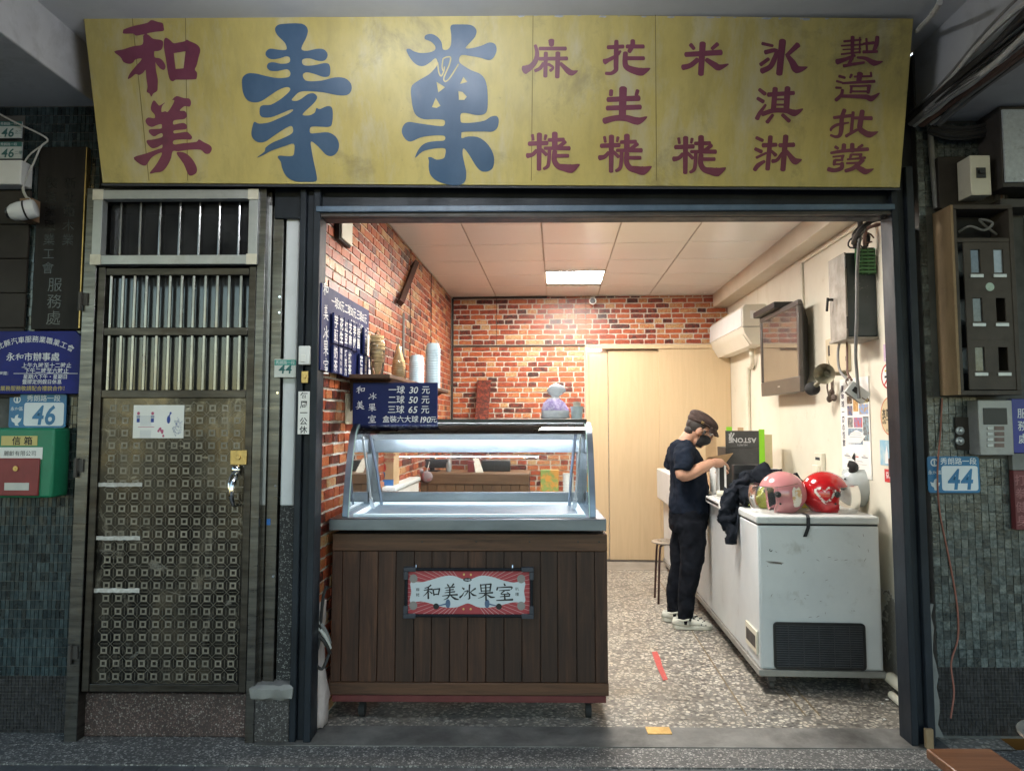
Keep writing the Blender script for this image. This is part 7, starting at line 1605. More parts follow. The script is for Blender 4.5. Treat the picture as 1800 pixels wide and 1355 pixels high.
gu0 = RV(1168, 830, 7.4)[0] 
f2 = thing('second_freezer', 'smaller white chest freezer standing behind the person at the far end of the cream wall', 'freezer', ((gu0 + UR) / 2, 7.4, 0), 'R')
part('body', MB().box(gu0 + .06, UR - .02, 6.95, 7.95, .09, .93), m_frz, f2, bevel=.008); part('lid', MB().box(gu0, UR - .01, 6.92, 7.97, .70, 1.0), m_frz, f2, bevel=.01); part('base_frame', MB().box(gu0 + .05, UR - .02, 6.94, 7.95, .05, .089), m_frzb, f2); part('foot', MB().box(gu0 + .07, gu0 + .12, 7.0, 7.06, .001, .049), m_black, f2); part('foot', MB().box(gu0 + .07, gu0 + .12, 7.84, 7.9, .001, .049), m_black, f2)
su, sv = RZ(1167, 1056)
stool('stool', 'round steel stool with dark thin legs standing left of the person', su + .055, sv, 0.001, .49, .15, 'R', m_seatsteel, mat('dark red stool leg', (.03, .014, .012), (.05, .02, .018), 8, rough=.35), .009)
# floor marks
pts = [RZ(x, y) for x, y in ((1146, 1146), (1155, 1145), (1161, 1158), (1164, 1170), (1174, 1194), (1166, 1196), (1156, 1175), (1150, 1160))]
single('red_tape', 'strip of red tape stuck on the terrazzo shop floor', 'tape', MB().prism(pts, (0, 0, .0015), (1, 0, 0), (0, 1, 0), (0, 0, 1), 0, .0012), mat('red floor tape', (.5, .07, .06), (.42, .05, .045), 30, rough=.6, dirt=(.45, .3, .25), dirt_scale=30, dirt_lo=.6), 'R', smooth=0)
(xa, ya), (xb, yb_) = WZ(1139, 1290, .004), WZ(1176, 1278, .004)
single('brass_plate', 'small brass plate set in the cement threshold', 'plate', MB().box(xa, xb, ya, yb_, .003, .0075), m_brass, 'W', bevel=.001)
for i in range(7):
    x, y = WZ(random.uniform(1545, 1640), random.uniform(1225, 1290)); s_ = random.uniform(.006, .016)
    single('plaster_chip', 'white plaster chip fallen by the right wall foot', 'chip', lump((x, y, .004 + s_ * .4), (s_, s_ * .8, s_ * .5), .5, 60, 8, 5, i), m_white, 'W', group='plaster chips on the threshold')
# ------------------------------------------------------------------ things on the freezer
TOP = fzt + .0005
def helmet_mesh(lip, face=60, top_el=20, bot=-.10):
    """open face shell, forward = +x; returns a bmesh-like builder of the outer shell"""
    mb = MB(); nA, nE = 96, 48; idx = {}
    def P(az, el):
        ce = math.cos(el); x, y, z = .138 * ce * math.cos(az), .122 * ce * math.sin(az), .132 * math.sin(el)
        if z < 0: y *= 1 + .06 * min(1, -z / .1) ; x = x * (1 - .25 * max(0, -z - .03) / .1) if x < 0 else x
        return (x - .01, y, z)
    el0 = math.asin(bot / .132)
    vs = []
    for j in range(nE + 1):
        for i in range(nA):
            vs.append(P(2 * math.pi * i / nA - math.pi, el0 + (math.pi / 2 - .001 - el0) * j / nE))
    fs = []
    for j in range(nE):
        for i in range(nA):
            az = abs(360 * (i + .5) / nA - 180); el = math.degrees(el0 + (math.pi / 2 - el0) * (j + .5) / nE)
            lim = face - max(0, (el - 0) * .35) - max(0, (-el - 20)) * .5
            if az < lim and el < top_el: continue
            k = (i + 1) % nA; fs.append((j * nA + i, j * nA + k, (j + 1) * nA + k, (j + 1) * nA + i))
    mb.add(vs, fs); return mb
def orient(t, rx=0, ry=0, rz=0):
    t.rotation_euler = (rx, ry, rz + RA)
def helmet(label, loc, rz, mshell, mvis, pitch=0.0, visor=True, flip=False):
    t = thing('helmet', label, 'helmet', loc, 'R', rz, local=True, group='scooter helmets on the freezer')
    s = part('shell', helmet_mesh(0), mshell, t, smooth=180)
    so = s.modifiers.new('solid', 'SOLIDIFY'); so.thickness = .016; so.offset = -1
    li = MB(); b = helmet_mesh(0); li.f = b.f; li.v = [(x * .86 - .002, y * .86, z * .86 - (.004 if z < 0 else 0)) for x, y, z in b.v]; part('lining', li, m_black, t, smooth=180)
    for sy in (-1, 1):
        part('hinge_knob', MB().cyl((.048, sy * .106, .008), (.048, sy * .130, .008), .0185, .016, 18).cyl((.048, sy * .130, .008), (.048, sy * .134, .008), .009, .007, 12), m_black, t)
        part('screw', MB().cyl((.036, sy * .112, -.045), (.036, sy * .1245, -.045), .0055, n=10), m_black, t)
    if visor:
        vb = MB(); rings = []
        for j in range(9):
            el = R(24 - 60 * j / 8); rings.append([(.02 + .165 * math.cos(el) * math.cos(az), .136 * math.sin(az), .165 * math.sin(el) - .012) for az in (R(-78 + 156 * i / 24) for i in range(25))])
        vb.loft(rings, cap=False, closed=False); part('visor', vb, mvis, t, smooth=180)
    return t
def on_side(sy, a, b, r=1.006):
    """a point on the left (-1) or right side of the shell; a forward, b up"""
    x = a; z = b; y2 = 1 - ((x + .01) / .138) ** 2 - (z / .132) ** 2; y = .122 * math.sqrt(max(y2, .02))
    return Vector((x * r, sy * (y * r + .0012) * (1 + (.06 * min(1, -z / .1) if z < 0 else 0)), z * r))
def decal(t, sy, outline_pts, m, lift=0):
    mb = MB(); P = [Vector(p) for p in outline_pts]; P = smooth_path([P[-1]] + P + P[:2], 0, 4)[0][4:-5]; st = .0035
    def inside(a, b):
        c = False; n = len(P)
        for i in range(n):
            p, q = P[i], P[(i + 1) % n]
            if (p.y > b) != (q.y > b) and a < (q.x - p.x) * (b - p.y) / (q.y - p.y) + p.x: c = not c
        return c
    for i in range(-40, 40):
        for j in range(-40, 40):
            a, b = i * st, j * st
            if inside(a + st / 2, b + st / 2): mb.add([on_side(sy, a + u_ * st, b + v_ * st) + Vector((0, sy * (lift + .0012), 0)) for u_, v_ in ((0, 0), (1, 0), (1, 1), (0, 1))], [(0, 1, 2, 3)])
    part('decal', mb, m, t, smooth=180)
m_visor = glass('smoky visor', (.86, .84, .82), strength=1.8, dirty=.10)
m_pinkh = mat('glossy pink helmet', (.50, .20, .205), (.54, .22, .225), 5, rough=.16, coat=.6)
m_redh = mat('glossy red helmet', (.42, .008, .012), (.47, .012, .016), 5, rough=.14, coat=.7)
hz = TOP + .101
hu, hv = RV(1372, 875, 4.56)[0], 4.56
h1 = helmet('glossy pink open face helmet with clear visor facing left on the freezer', (hu, hv, hz), math.pi, m_pinkh, m_visor)
decal(h1, 1, [(-.085, .03), (-.075, .05), (-.06, .04), (-.045, .05), (-.035, .035), (-.03, .01), (-.035, -.03), (-.045, -.06), (-.07, -.062), (-.085, -.04), (-.09, 0)], mat('cream decal', (.62, .42, .2), (.75, .7, .62), 30, lo=.45, hi=.5, rough=.3))
ln = MB(); stroke(ln, lambda a, b, h: on_side(1, a, b) + Vector((0, .0006, 0)), [(.06, .045, .003), (0, .055, .0035), (-.075, .068, .003)], 0); part('decal', ln, m_wire_b, h1, smooth=180)
hu2 = RV(1453, 875, 4.58)[0]
h2 = helmet('glossy red open face helmet with heart decal and clear visor facing right on the freezer', (hu2, 4.58, hz), R(-14), m_redh, m_visor)
decal(h2, -1, [(-.01, -.05), (-.06, -.0), (-.075, .025), (-.06, .045), (-.035, .045), (-.02, .03), (-.0, .05), (.025, .052), (.04, .035), (.035, .01)], mat('mixed heart decal', (.7, .66, .6), (.3, .015, .02), 34, lo=.47, hi=.52, rough=.3))
decal(h2, -1, [(-.012, -.03), (-.045, .0), (-.055, .02), (-.045, .033), (-.03, .033), (-.018, .02), (-.002, .038), (.015, .038), (.024, .025), (.02, .008)], m_redh, .0008)
st_ = MB().hexa([(-.05, -.15, -.102), (-.022, -.15, -.102), (-.022, -.10, -.098), (-.05, -.10, -.098)], [(-.05, -.15, -.0995), (-.022, -.15, -.0995), (-.022, -.10, -.0955), (-.05, -.10, -.0955)])
uS, zS = RV(1416, 900, fv0 - .012); uS2, zS2 = RV(1412, 943, fv0 - .012)
single('chin_strap', 'black helmet strap hanging down over the front edge of the freezer', 'strap', MB().loft([[(u, v, z), (u + .02, v, z), (u + .02, v - .003, z - .0), (u, v - .003, z)] for u, v, z in ((uS + .012, fv0 + .12, TOP + .004), (uS + .006, fv0 + .01, TOP + .005), (uS + .004, fv0 - .01, TOP - .01), (uS + .002, fv0 - .012, TOP - .06), (uS2 - .002, fv0 - .014, zS2))]), mat('black webbing', (.012, .012, .014), (.03, .03, .032), 200, rough=.85), 'R', smooth=0)
hu3 = RV(1500, 862, 4.85)[0]
h3 = helmet('pale grey and yellow half helmet lying upside down behind the red helmet', (hu3 + .0, 4.82, TOP + .133), R(150), mat('pale grey helmet', (.42, .46, .46), (.5, .54, .53), 5, rough=.25, coat=.3), m_visor, visor=False)
orient(h3, R(180), R(0), R(150))
decal(h3, 1, [(-.10, -.06), (-.10, .04), (-.03, .07), (.02, .06), (.02, -.03), (-.03, -.07)], mat('yellow decal', (.6, .45, .1), (.66, .52, .16), 12, rough=.35)); decal(h3, 1, [(-.05, .03), (-.05, .06), (-.02, .065), (-.005, .045), (-.02, .025)], mat('orange decal', (.6, .22, .03), rough=.35), .0006)
part('ear_pad', MB().tube([(-.02, .07, -.07), (-.03, .085, -.13), (-.01, .09, -.165), (.02, .085, -.18)], [.034, .036, .034, .02], 12, sub=4), m_rubber, h3); part('ear_pad', MB().tube([(.0, -.075, -.08), (-.01, -.085, -.12), (.02, -.085, -.135)], [.026, .028, .02], 12, sub=4), m_rubber, h3)
# jacket, raincoat
def cloth_tube(pts, rad, n, amp, fr, sub, seed):
    mb = MB(); mb.tube([Vector(p) for p in pts], rad, n, sub=sub); out = []
    for v in mb.v:
        p = Vector(v); d = Vector((mnoise.noise(p * fr + Vector((seed, 0, 0))), mnoise.noise(p * fr + Vector((0, seed + 7, 0))), mnoise.noise(p * fr + Vector((0, 3, seed))))) * amp
        d += Vector((mnoise.noise(p * fr * 2.7 + Vector((seed, 9, 0))), mnoise.noise(p * fr * 2.7 + Vector((0, seed + 2, 0))), mnoise.noise(p * fr * 2.7))) * amp * .45
        q = p + d; q.z = max(q.z, TOP + .001) if q.x > fu0 - .012 else q.z
        out.append(tuple(q))
    mb.v = out; return mb
m_jkt = mat('dark navy jacket cloth', (.007, .009, .013), (.014, .017, .024), 30, rough=.95, spec=.15, bump=.15, bscale=350)
vj = 4.95
def J(px, py, v=vj): u, z = RV(px, py, v); return (u, v, z)
jk = thing('jacket', 'dark navy jacket heaped on the freezer with one sleeve hanging over its edge', 'jacket', (fu0 + .2, vj, TOP), 'R')
body = cloth_tube([J(1292, 868), J(1318, 848), J(1352, 843), J(1384, 850), J(1412, 866)], [.045, .07, .075, .07, .045], 30, .05, 15, 8, 3)
body.add(*(lambda m_: (m_.v, m_.f))(cloth_tube([J(1300, 872, 4.8), J(1330, 868, 4.78), J(1380, 875, 4.85)], [.05, .055, .04], 26, .04, 16, 8, 8)))
part('body', body, m_jkt, jk, smooth=180)
slv = cloth_tube([J(1322, 848, 4.9), J(1300, 862, 4.88), (fu0 - .035, 4.85, TOP + .03), (fu0 - .055, 4.82, TOP - .05), (fu0 - .052, 4.8, TOP - .13), (fu0 - .048, 4.79, TOP - .19)], [.06, .06, .056, .05, .044, .04], 28, .032, 20, 9, 5)
part('sleeve', slv, m_jkt, jk, smooth=180)
part('cuff', cloth_tube([(fu0 - .048, 4.79, TOP - .188), (fu0 - .046, 4.788, TOP - .225)], [.038, .036], 18, .003, 30, 3, 1), m_jkt, jk, smooth=180)
u, z = RV(1352, 888, 4.68)
single('raincoat', 'crumpled yellow green raincoat bundled between the pink helmet and the jacket', 'raincoat', lump((u + .05, 4.74, TOP + .04), (.17, .07, .07), .55, 13), mat('yellow green raincoat', (.32, .36, .02), (.5, .55, .06), 18, rough=.35, dirt=(.03, .03, .02), dirt_scale=16, dirt_lo=.62, dirt_hi=.66, dirt_amt=.9), 'R', smooth=180)
u, z = RV(1412, 885, 4.72); single('raincoat', 'small yellow bundle showing between the pink and red helmets', 'raincoat', lump((u, 4.74, TOP + .045), (.06, .06, .07), .4, 16, 18, 10, 4), mat('yellow raincoat', (.5, .42, .03), (.6, .5, .06), 18, rough=.4), 'R', smooth=180)
# helmet carton and smaller boxes behind the jacket
v1 = 5.95
a, b, c, d = rb(1276, 757, 1335, 868, v1)
m_bc = mat('black carton', (.035, .034, .034), (.05, .049, .048), 9, rough=.5, dirt=(.12, .12, .11), dirt_scale=11, dirt_lo=.62, dirt_amt=.4)
hc = thing('helmet_carton', 'open black helmet carton with green flaps and upside down white lettering on the freezer', 'carton', ((a + b) / 2, v1, TOP), 'R')
part('box', MB().box(a, b, v1, v1 + .3, TOP + .0005, d - .13), m_bc, hc, bevel=.002)
part('lid_flap', MB().box(a, b, v1 - .003, v1 + .003, d - .1295, d), m_bc, hc, bevel=.001)
m_lime = mat('lime green card', (.2, .5, .01), (.24, .55, .02), 6, rough=.5)
a2, b2, _, d2 = rb(1333, 759, 1344, 830, v1 + .01); part('side_flap', MB().box(b + .0005, b2, v1 + .0, v1 + .006, TOP + .16, d2 + .02), m_lime, hc, bevel=.001)
a3, b3, c3, d3 = rb(1276, 751, 1286, 758, v1 + .02); part('tab', MB().box(a3, b3, v1 + .0035, v1 + .009, d - .01, d + .03), m_lime, hc); a3, b3, c3, d3 = rb(1296, 751, 1306, 758, v1 + .02); part('tab', MB().box(a3, b3, v1 + .0035, v1 + .009, d - .01, d + .025), m_card, hc)
q = Pl(((a + b) / 2 + .0, v1 - .003, d - .075), (-1, 0, 0), (0, 0, -1), (0, -1, 0)); mb = MB(); text(mb, q, 'ASTONE', 0.0, 0, .05, .0008, .03, sx=1.05); text(mb, q, 'HELMETS', 0, .035, .018, .0008, 0, track=.01)
q2 = Pl((a, v1 - .003, d - .1), (1, 0, 0), (0, 0, 1), (0, -1, 0)); stroke(mb, q2, [(.03, .03, .006), (.045, .085, .012)], .0008); stroke(mb, q2, [(.04, .035, .006), (.065, .08, .012)], .001); stroke(mb, q2, [(.03, .04, .005), (.03, .075, .01)], .0012); lettering(mb, mat('silver print', (.4, .4, .4), rough=.5), hc)
mb = MB(); pl = Pl((a, v1, TOP), (b - a, 0, 0), (0, 0, d - TOP), (0, -1, 0)); mb.polyf(pl, [(.55, .29), (.72, .33), (.8, .33), (.8, .29)], .0008); part('print', mb, m_lime, hc, smooth=0, kind='stuff')
a4, b4, c4_, d4 = rb(1345, 766, 1360, 838, 6.27); 
single('tan_carton', 'tan cardboard carton behind the lime green flap against the cream wall', 'carton', MB().box(a4 - .1, b4 - .01, 6.265, 6.5, TOP + .0005, d4 + .01), mat('pale cardboard', (.5, .42, .24), (.56, .48, .29), 6, rough=.8), 'R', bevel=.002)
a5, b5, c5, d5 = rb(1290, 817, 1346, 858, 5.2); single('black_case', 'flat black case standing in front of the helmet carton', 'case', MB().box(a5, b5, 5.2, 5.26, TOP + .0005, d5).box(a5 - .0, b5 + .0, 5.195, 5.1995, d5 - .06, d5 - .052), m_black, 'R', bevel=.003)
bu, _ = RV(1361, 830, 5.3)
bo = thing('pump_bottle', 'white pump bottle standing behind the jacket on the freezer', 'bottle', (bu, 5.3, TOP), 'R')
part('bottle', MB().lathe([(.032, 0), (.034, .01), (.034, .1), (.03, .13), (.014, .15), (.014, .16)], (bu, 5.3, TOP + .0005), 20), m_white, bo); part('pump', MB().cyl((bu, 5.3, TOP + .161), (bu, 5.3, TOP + .19), .006, n=8).box(bu - .022, bu + .014, 5.29, 5.31, TOP + .19, TOP + .203), m_white, bo)
v6 = 5.8
a, b, c, d = rb(1240, 771, 1276, 812, v6 + .15)
cb_ = thing('open_carton', 'open tan carton with raised flaps behind the hand of the person', 'carton', ((a + b) / 2, v6 + .2, TOP), 'R')
part('box', MB().box(a + .05, b - .02, v6 + .1, v6 + .4, TOP + .0005, TOP + .2), m_card, cb_, bevel=.002)
_, zf = RV(1250, 797, v6 + .1)
part('flap', MB().hexa([(a + .05, v6 + .1, TOP + .2), (b - .02, v6 + .1, TOP + .2), (b - .02, v6 + .103, TOP + .204), (a + .05, v6 + .103, TOP + .204)], [(a - .02, v6 + .0, TOP + .25), (b + .02, v6 + .0, TOP + .285), (b + .02, v6 + .003, TOP + .289), (a - .02, v6 + .003, TOP + .254)]), m_card, cb_, smooth=0)
_, zf2 = RV(1260, 755, v6 + .4); part('flap', MB().box(a + .05, b - .02, v6 + .4005, v6 + .404, TOP + .2, zf2), m_card, cb_, smooth=0)
a, b, c, d = rb(1251, 812, 1262, 866, 5.75); u = (a + b) / 2
wcx = thing('white_canister', 'tall white canister on the freezer under the hand of the person', 'canister', (u, 5.78, TOP), 'R'); part('body', MB().lathe([(.028, 0), (.03, .01), (.03, .2), (.026, .215)], (u, 5.78, TOP + .0005), 20), m_white, wcx); part('cap', MB().lathe([(.027, .2155), (.027, .235), (.004, .236)], (u, 5.78, TOP + .0005), 20), m_alu, wcx)
a, b, c, d = rb(1262, 815, 1277, 868, 5.6)
bwx = thing('striped_box', 'upright black and white box on the freezer just below the fingers', 'box', ((a + b) / 2, 5.6, TOP), 'R'); part('box', MB().box(a, b, 5.6, 5.68, TOP + .0005, d), m_white, bwx, bevel=.002); part('dark_front', MB().box(a + .012, b - .016, 5.5985, 5.5997, TOP + .002, d - .004), m_black, bwx, smooth=0)
u, _ = RV(1284, 862, 5.4); tl_ = thing('torch', 'black torch lying on the freezer behind the jacket sleeve', 'torch', (u, 5.4, TOP), 'R'); part('barrel', MB().cyl((u - .09, 5.42, TOP + .024), (u + .04, 5.38, TOP + .024), .02, n=14), m_cream, tl_); part('head', MB().cyl((u + .0405, 5.38, TOP + .029), (u + .075, 5.37, TOP + .029), .023, .028, 16), m_black, tl_)
# ------------------------------------------------------------------ person working at the freezer
pv = 5.72
pu = RV(1215, 1086, pv)[0]
per = thing('person', 'person in navy t-shirt, brown flat cap, black mask and pale clogs working at the freezer', 'person', (pu, pv, 0), 'R', local=True)
m_skin = mat('skin', (.44, .235, .155), (.5, .28, .19), 18, rough=.5, bump=.03, bscale=300)
m_skin.node_tree.nodes['Principled BSDF'].inputs['Subsurface Weight'].default_value = .12
m_skin.node_tree.nodes['Principled BSDF'].inputs['Subsurface Radius'].default_value = (.01, .004, .002)
def remesh(o, vox, it=3, sub=False):
    r = o.modifiers.new('remesh', 'REMESH'); r.mode = 'VOXEL'; r.voxel_size = vox; r.use_smooth_shade = True
    s = o.modifiers.new('smooth', 'SMOOTH'); s.iterations = it; s.factor = .5
HC = Vector((.078, 0, 1.418)); HR = Matrix.Rotation(R(27), 3, 'Y')
def H(x, y, z): return HC + HR @ Vector((x, y, z))
def hball(mb, c, r, n=24, m=16, rot=None): mb.ball(H(*c), r, n, m, HR @ rot if rot else HR)
def ell(rings_, n=28, front=1.0):
    return [[(xc + rx * math.cos(q), yc + ry * math.sin(q), z) for q in (2 * math.pi * k / n for k in range(n))] for z, xc, yc, rx, ry in rings_]
TOR = [(.80, 0, 0, .115, .135), (.88, .002, 0, .108, .135), (.98, .004, 0, .10, .13), (1.10, -.004, 0, .09, .135), (1.2, -.022, 0, .086, .14), (1.26, -.036, 0, .066, .12), (1.30, -.04, 0, .05, .07), (1.345, -.03, 0, .048, .055)]
body = MB()
body.loft(ell(TOR))
body.tube([(-.04, 0, 1.3), (-.01, 0, 1.35), (.035, 0, 1.40)], [.058, .052, .052], 18, sub=3)
hball(body, (0, 0, .018), (.096, .076, .108)); hball(body, (.03, 0, -.055), (.062, .056, .068)); hball(body, (.055, 0, -.095), (.03, .034, .024), 14, 10)
body.tube([H(.092, 0, .02), H(.108, 0, -.012), H(.116, 0, -.03)], [.008, .012, .014], 10, sub=3)
for s in (-1, 1):
    hball(body, (-.006, s * .077, -.012), (.019, .011, .032), 12, 8); hball(body, (.082, s * .03, .03), (.02, .026, .012), 12, 8)
    # legs
ARM = {-1: [(-.045, -.15, 1.27), (-.072, -.205, 1.19), (-.088, -.235, 1.105), (-.02, -.215, 1.115), (.07, -.18, 1.155), (.145, -.15, 1.188)],
        1: [(-.04, .15, 1.27), (-.055, .2, 1.18), (-.06, .225, 1.09), (.02, .2, 1.09), (.1, .15, 1.115), (.165, .11, 1.135)]}
for s in (-1, 1):
    body.tube(ARM[s], [.046, .044, .046, .046, .04, .029], 16, sub=4)
    w = Vector(ARM[s][-1]); d = (Vector((.30, -.06, 1.17)) - w).normalized() if s < 0 else (Vector((.3, .03, 1.13)) - w).normalized()
    up = Vector((0, 0, 1)); side = d.cross(up).normalized(); up = side.cross(d)
    pc = w + d * .05
    body.tube([w, w + d * .03, w + d * .062, w + d * .088], [.027, .033, .036, .03], 14, sub=2)
    for k, (off, L, drop) in enumerate(((-.027, .066, .018), (-.009, .076, .026), (.009, .07, .032), (.026, .054, .036))):
        b0 = w + d * .082 + side * off * -s * .9 + up * (.006 - abs(off) * .25)
        body.tube([b0 - d * .03, b0, b0 + d * L * .45 - up * drop * .15, b0 + d * L * .78 - up * drop * .6, b0 + d * L - up * drop * 1.25], [.0105, .0105, .0098, .0088, .0074], 10, sub=3)
    t0 = w + d * .03 + side * s * .024 - up * .008
    body.tube([t0 - side * s * .012, t0 + d * .025 + side * s * .016 - up * .014, t0 + d * .055 + side * s * .016 - up * .026, t0 + d * .078 + side * s * .006 - up * .034], [.015, .0125, .011, .0085], 10, sub=3)
LEG = {-1: [(.0, -.085, .76), (.004, -.088, .6), (-.012, -.092, .43), (-.042, -.098, .25), (-.058, -.1, .1), (-.05, -.1, .05)],
        1: [(-.01, .085, .76), (-.03, .09, .6), (-.055, .095, .43), (-.092, .1, .25), (-.105, .1, .1), (-.097, .1, .05)]}
for s in (-1, 1):
    body.tube(LEG[s], [.08, .072, .056, .045, .036, .036], 16, sub=4)
    f = Vector(LEG[s][-1]); body.tube([f + Vector((-.045, 0, -.012)), f + Vector((.03, 0, -.005)), f + Vector((.1, 0, -.022)), f + Vector((.14, 0, -.026))], [.03, .036, .032, .022], 12, sub=3)
bo_ = part('body', body, m_skin, per, smooth=180); remesh(bo_, .0055, 3)
# t-shirt
m_tee = mat('navy t-shirt cloth', (.006, .010, .019), (.011, .016, .028), 14, rough=.95, spec=.15, bump=.25, bscale=120)
tee = MB(); g = .016
TS = [(.812, -.002, 0, .150, .172), (.86, .0, 0, .146, .172), (.93, .0, 0, .138, .168), (1.0, .004, 0, .136, .166), (1.10, -.004, 0, .129, .174), (1.2, -.022, 0, .125, .182), (1.27, -.036, 0, .103, .168), (1.318, -.046, 0, .08, .122), (1.348, -.038, 0, .06, .078)]
tee.loft(ell(TS, 32))
for s in (-1, 1): tee.tube([(-.04, s * .12, 1.275), (-.06, s * .175, 1.225), (-.078, s * .218, 1.16), (-.084, s * .232, 1.128)], [.075, .075, .068, .063], 18, sub=3)
def folds(mb, amp, fr, zs=(1, 1, .45)):
    out = []
    for p in mb.v:
        q = Vector(p); w = Vector((q.x * zs[0], q.y * zs[1], q.z * zs[2])) * fr
        out.append(tuple(q + Vector((mnoise.noise(w), mnoise.noise(w + Vector((7, 1, 3))), mnoise.noise(w + Vector((2, 8, 5))) * .4)) * amp))
    mb.v = out
to = part('t_shirt', tee, m_tee, per, smooth=180); remesh(to, .009, 4)
tx_ = bpy.data.textures.new('folds', 'CLOUDS'); tx_.noise_scale = .085; tx_.noise_depth = 2
dm = to.modifiers.new('folds', 'DISPLACE'); dm.texture = tx_; dm.strength = .036; dm.mid_level = .5; dm.texture_coords = 'LOCAL'
# trousers
m_tr = mat('dark navy trouser cloth', (.004, .005, .008), (.008, .01, .015), 14, rough=.9, spec=.15, bump=.25, bscale=140)
trs = MB()
trs.loft(ell([(.85, 0, 0, .135, .158), (.8, -.002, 0, .142, .165), (.73, -.012, 0, .142, .168), (.68, -.01, 0, .13, .16)], 28))
for s in (-1, 1):
    P_l = [Vector(p) + Vector((0, 0, 0)) for p in LEG[s][:-1]] + [Vector(LEG[s][-2]) + Vector((.0, 0, -.025))]
    trs.tube(P_l, [.1, .094, .08, .066, .052, .05], 20, sub=5)
tro = part('trousers', trs, m_tr, per, smooth=180); remesh(tro, .009, 4)
tx2 = bpy.data.textures.new('trouser folds', 'CLOUDS'); tx2.noise_scale = .09; tx2.noise_depth = 2
dm = tro.modifiers.new('folds', 'DISPLACE'); dm.texture = tx2; dm.strength = .032; dm.mid_level = .5; dm.texture_coords = 'LOCAL'
for s in (-1, 1):
    f = Vector(LEG[s][-2]); part('cuff', MB().lathe([(.048, -.06), (.053, -.055), (.053, -.015), (.056, .0), (.05, .002)], f + Vector((0, 0, -.005)), 20), m_tr, per)
# clogs
m_clog = mat('pale clog foam', (.52, .52, .45), (.6, .6, .53), 14, rough=.6, dirt=(.25, .24, .2), dirt_scale=20, dirt_amt=.4)
for s in (-1, 1):
    f = Vector((LEG[s][-1][0], LEG[s][-1][1], 0)); cx = f.x + .045
    def sec(x, w, z0, z1, top=.62, n=16):
        ring = []
        for k in range(n):
            q = 2 * math.pi * k / n; y = w * math.cos(q); z = (z0 + z1) / 2 + (z1 - z0) / 2 * math.sin(q)
            if math.sin(q) > 0: y *= 1 - (1 - top) * math.sin(q) ** 2
            ring.append((cx + x, f.y + y, z))
        return ring
    up_ = MB().loft([sec(-.045, .05, .012, .092, .7), sec(-.02, .053, .008, .098, .65), (sec(.02, .056, .006, .088)), sec(.06, .058, .006, .07), sec(.1, .053, .007, .052), sec(.125, .038, .01, .038), sec(.138, .015, .016, .028)])
    cl = part('clog', up_, m_clog, per, smooth=60)
    so = MB(); out_ = [(.138, 0), (.13, .03), (.10, .052), (.05, .058), (-.02, .05), (-.09, .045), (-.13, .036), (-.148, 0)]; poly = [(cx + x, f.y - y) for x, y in out_] + [(cx + x, f.y + y) for x, y in out_[-2:0:-1]]
    so.prism(poly, (0, 0, 0), (1, 0, 0), (0, 1, 0), (0, 0, 1), .002, .032); part('sole', so, m_clog, cl, bevel=.006)
    he = MB(); he.loft([[(cx - .02 - .125 * math.cos(q) * k1, f.y + .047 * math.sin(q) * k2, z) for q in (R(-88 + 176 * i / 14) for i in range(15))] for z, k1, k2 in ((.03, 1.0, 1.0), (.05, .96, .98), (.075, .9, .96))], cap=False, closed=False)
    ho = part('heel_wall', he, m_clog, cl, smooth=180); sm_ = ho.modifiers.new('s', 'SOLIDIFY'); sm_.thickness = .008
    st2 = MB().tube([(cx - .03, f.y - .055, .078), (cx - .09, f.y - .045, .068), (cx - .125, f.y, .064), (cx - .09, f.y + .045, .068), (cx - .03, f.y + .055, .078)], .007, 6, sub=4); part('strap', st2, m_clog, cl)
    part('rivet', MB().cyl((cx - .03, f.y - .056, .076), (cx - .03, f.y - .066, .076), .009, n=10), m_black, cl)
    ho2 = MB()
    for x, y, z in ((.0, -.035, .085), (.03, -.037, .072), (.06, -.037, .058), (.015, -.018, .094), (.045, -.018, .08), (.075, -.02, .064), (.02, -.05, .05), (.05, -.053, .046), (.08, -.05, .04), (.03, .01, .09), (.06, .008, .076)):
        ho2.ball((cx + x, f.y + y, z - .004), (.0075, .0055, .006), 8, 6)
    part('vent_holes', ho2, m_black, cl, kind='stuff')
# head wear
m_hair = mat('short dark hair', (.012, .009, .008), (.03, .022, .018), 60, (1, 1, 3), rough=.6, bump=.5, bscale=260)
hr = MB(); hball(hr, (-.014, 0, .03), (.092, .0805, .1)); hball(hr, (-.055, 0, -.03), (.042, .06, .05), 16, 10)
hr.tube([H(.035, -.076, .01), H(.03, -.078, -.02), H(.028, -.076, -.035)], [.012, .009, .004], 8)
part('hair', hr, m_hair, per, smooth=180)
m_capc = mat('dark brown cap cloth', (.035, .02, .017), (.055, .033, .028), 40, rough=.85, bump=.2, bscale=300)
cp = MB(); cr = Matrix.Rotation(R(8), 3, 'Y')
hball(cp, (.005, 0, .082), (.122, .096, .052), 28, 16, cr); hball(cp, (-.02, 0, .06), (.095, .088, .055), 24, 14)
rings = []
for j in range(7):
    t = j / 6; rings.append([H(.05 + (.055 + .045 * t) * math.cos(q), (.083 - .012 * t) * math.sin(q), .055 - .028 * t - .012 * t * t) for q in (R(-85 + 170 * i / 18) for i in range(19))])
vz = MB().loft(rings, cap=False, closed=False)
co = part('flat_cap', cp, m_capc, per, smooth=180); remesh(co, .006, 3)
vo = part('brim', vz, m_capc, co, smooth=180); vs_ = vo.modifiers.new('s', 'SOLIDIFY'); vs_.thickness = .008
part('buckle', MB().obox(H(-.012, -.0955, .055), (.02, .004, .016), HR), m_brass, co, bevel=.001)
part('cap_strap', MB().tube([H(-.07, -.074, .05), H(-.012, -.0935, .055), (H(.05, -.085, .05))], .006, 6, sub=4), m_capc, co)
mk = MB(); rings = []
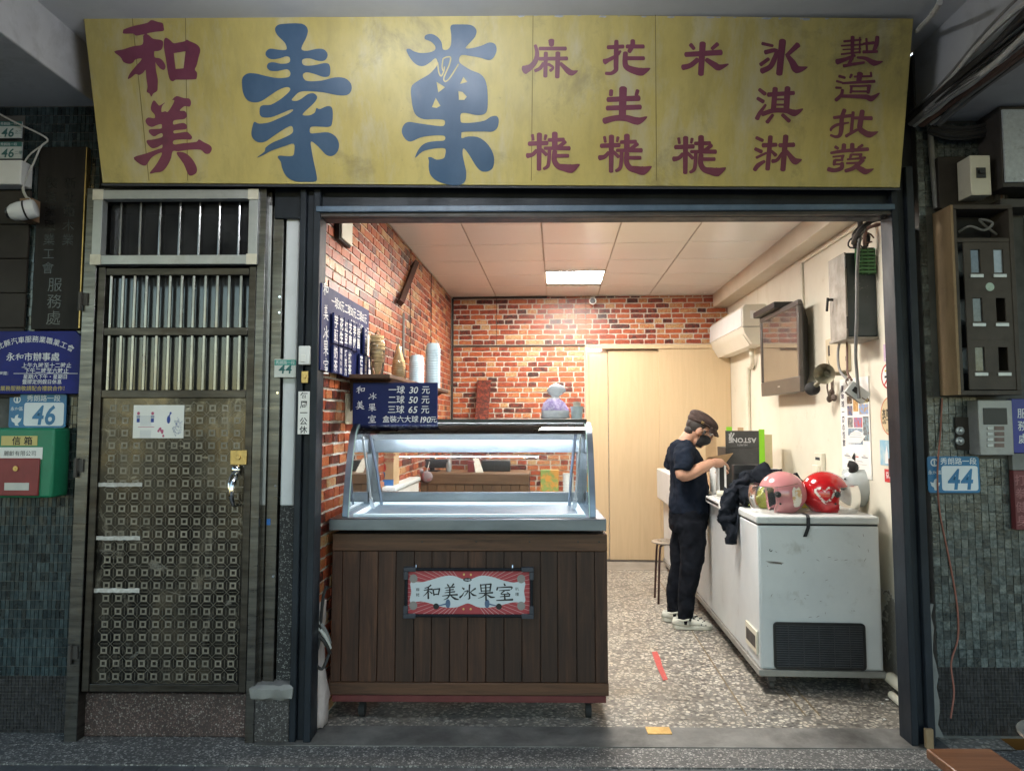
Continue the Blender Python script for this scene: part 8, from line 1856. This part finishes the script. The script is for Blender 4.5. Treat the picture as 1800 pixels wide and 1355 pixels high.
for j in range(9):
    z = -.012 - .1 * j / 8; w = .062 + .006 * math.sin(math.pi * j / 8) - .014 * (j / 8); fwd = .100 + .022 * math.sin(math.pi * min(1, j / 6)) - .028 * (j / 8) ** 2
    rings.append([H(.012 + (fwd - .012) * math.cos(q) , w * 1.06 * math.sin(q), z) for q in (R(-86 + 172 * i / 20) for i in range(21))])
mk.loft(rings, cap=False, closed=False)
mo_ = part('face_mask', mk, mat('black mask cloth', (.014, .014, .018), (.022, .022, .027), 60, rough=.85), per, smooth=180); ms_ = mo_.modifiers.new('s', 'SOLIDIFY'); ms_.thickness = .003; ms_.offset = 1
for z0, z1 in ((-.02, .008), (-.085, -.02)):
    part('ear_loop', MB().tube([H(.015, -.066, z0), H(.0, -.081, z1 - .005), H(-.02, -.082, z1)], .0016, 5, sub=3), m_black, mo_)
gl = MB()
for s in (-1, 1):
    pts = [H(.108 - abs(math.cos(q)) * .004, s * .033 + .025 * math.cos(q), .006 + .019 * math.sin(q)) for q in (2 * math.pi * k / 20 for k in range(21))]
    gl.tube(pts, .0016, 6, cap=False)
    gl.tube([H(.106, s * .058, .014), H(.085, s * .076, .012), H(.03, s * .082, .012), H(-.01, s * .083, .01)], .0018, 6, sub=3)
gl.tube([H(.11, -.009, .01), H(.113, 0, .013), H(.11, .009, .01)], .0016, 6)
go_ = part('glasses', gl, m_chrome, per)
for s in (-1, 1):
    part('lens', MB().add([H(.107 - abs(math.cos(q)) * .004, s * .033 + .024 * math.cos(q), .006 + .018 * math.sin(q)) for q in (2 * math.pi * k / 20 for k in range(20))], [tuple(range(20))]), glass('spectacle lens', strength=2), go_, smooth=0)
    part('eye', MB().ball(H(.086, s * .032, .006), .0115, 12, 8), mat('eye', (.6, .58, .55), rough=.2), per, smooth=180); part('iris', MB().ball(H(.0945, s * .032, .003), .0052, 10, 6), m_hair, per, smooth=180)
    part('eyebrow', MB().tube([H(.096, s * .018, .032), H(.096, s * .034, .036), H(.086, s * .052, .031)], .0032, 6, sub=3), m_hair, per)
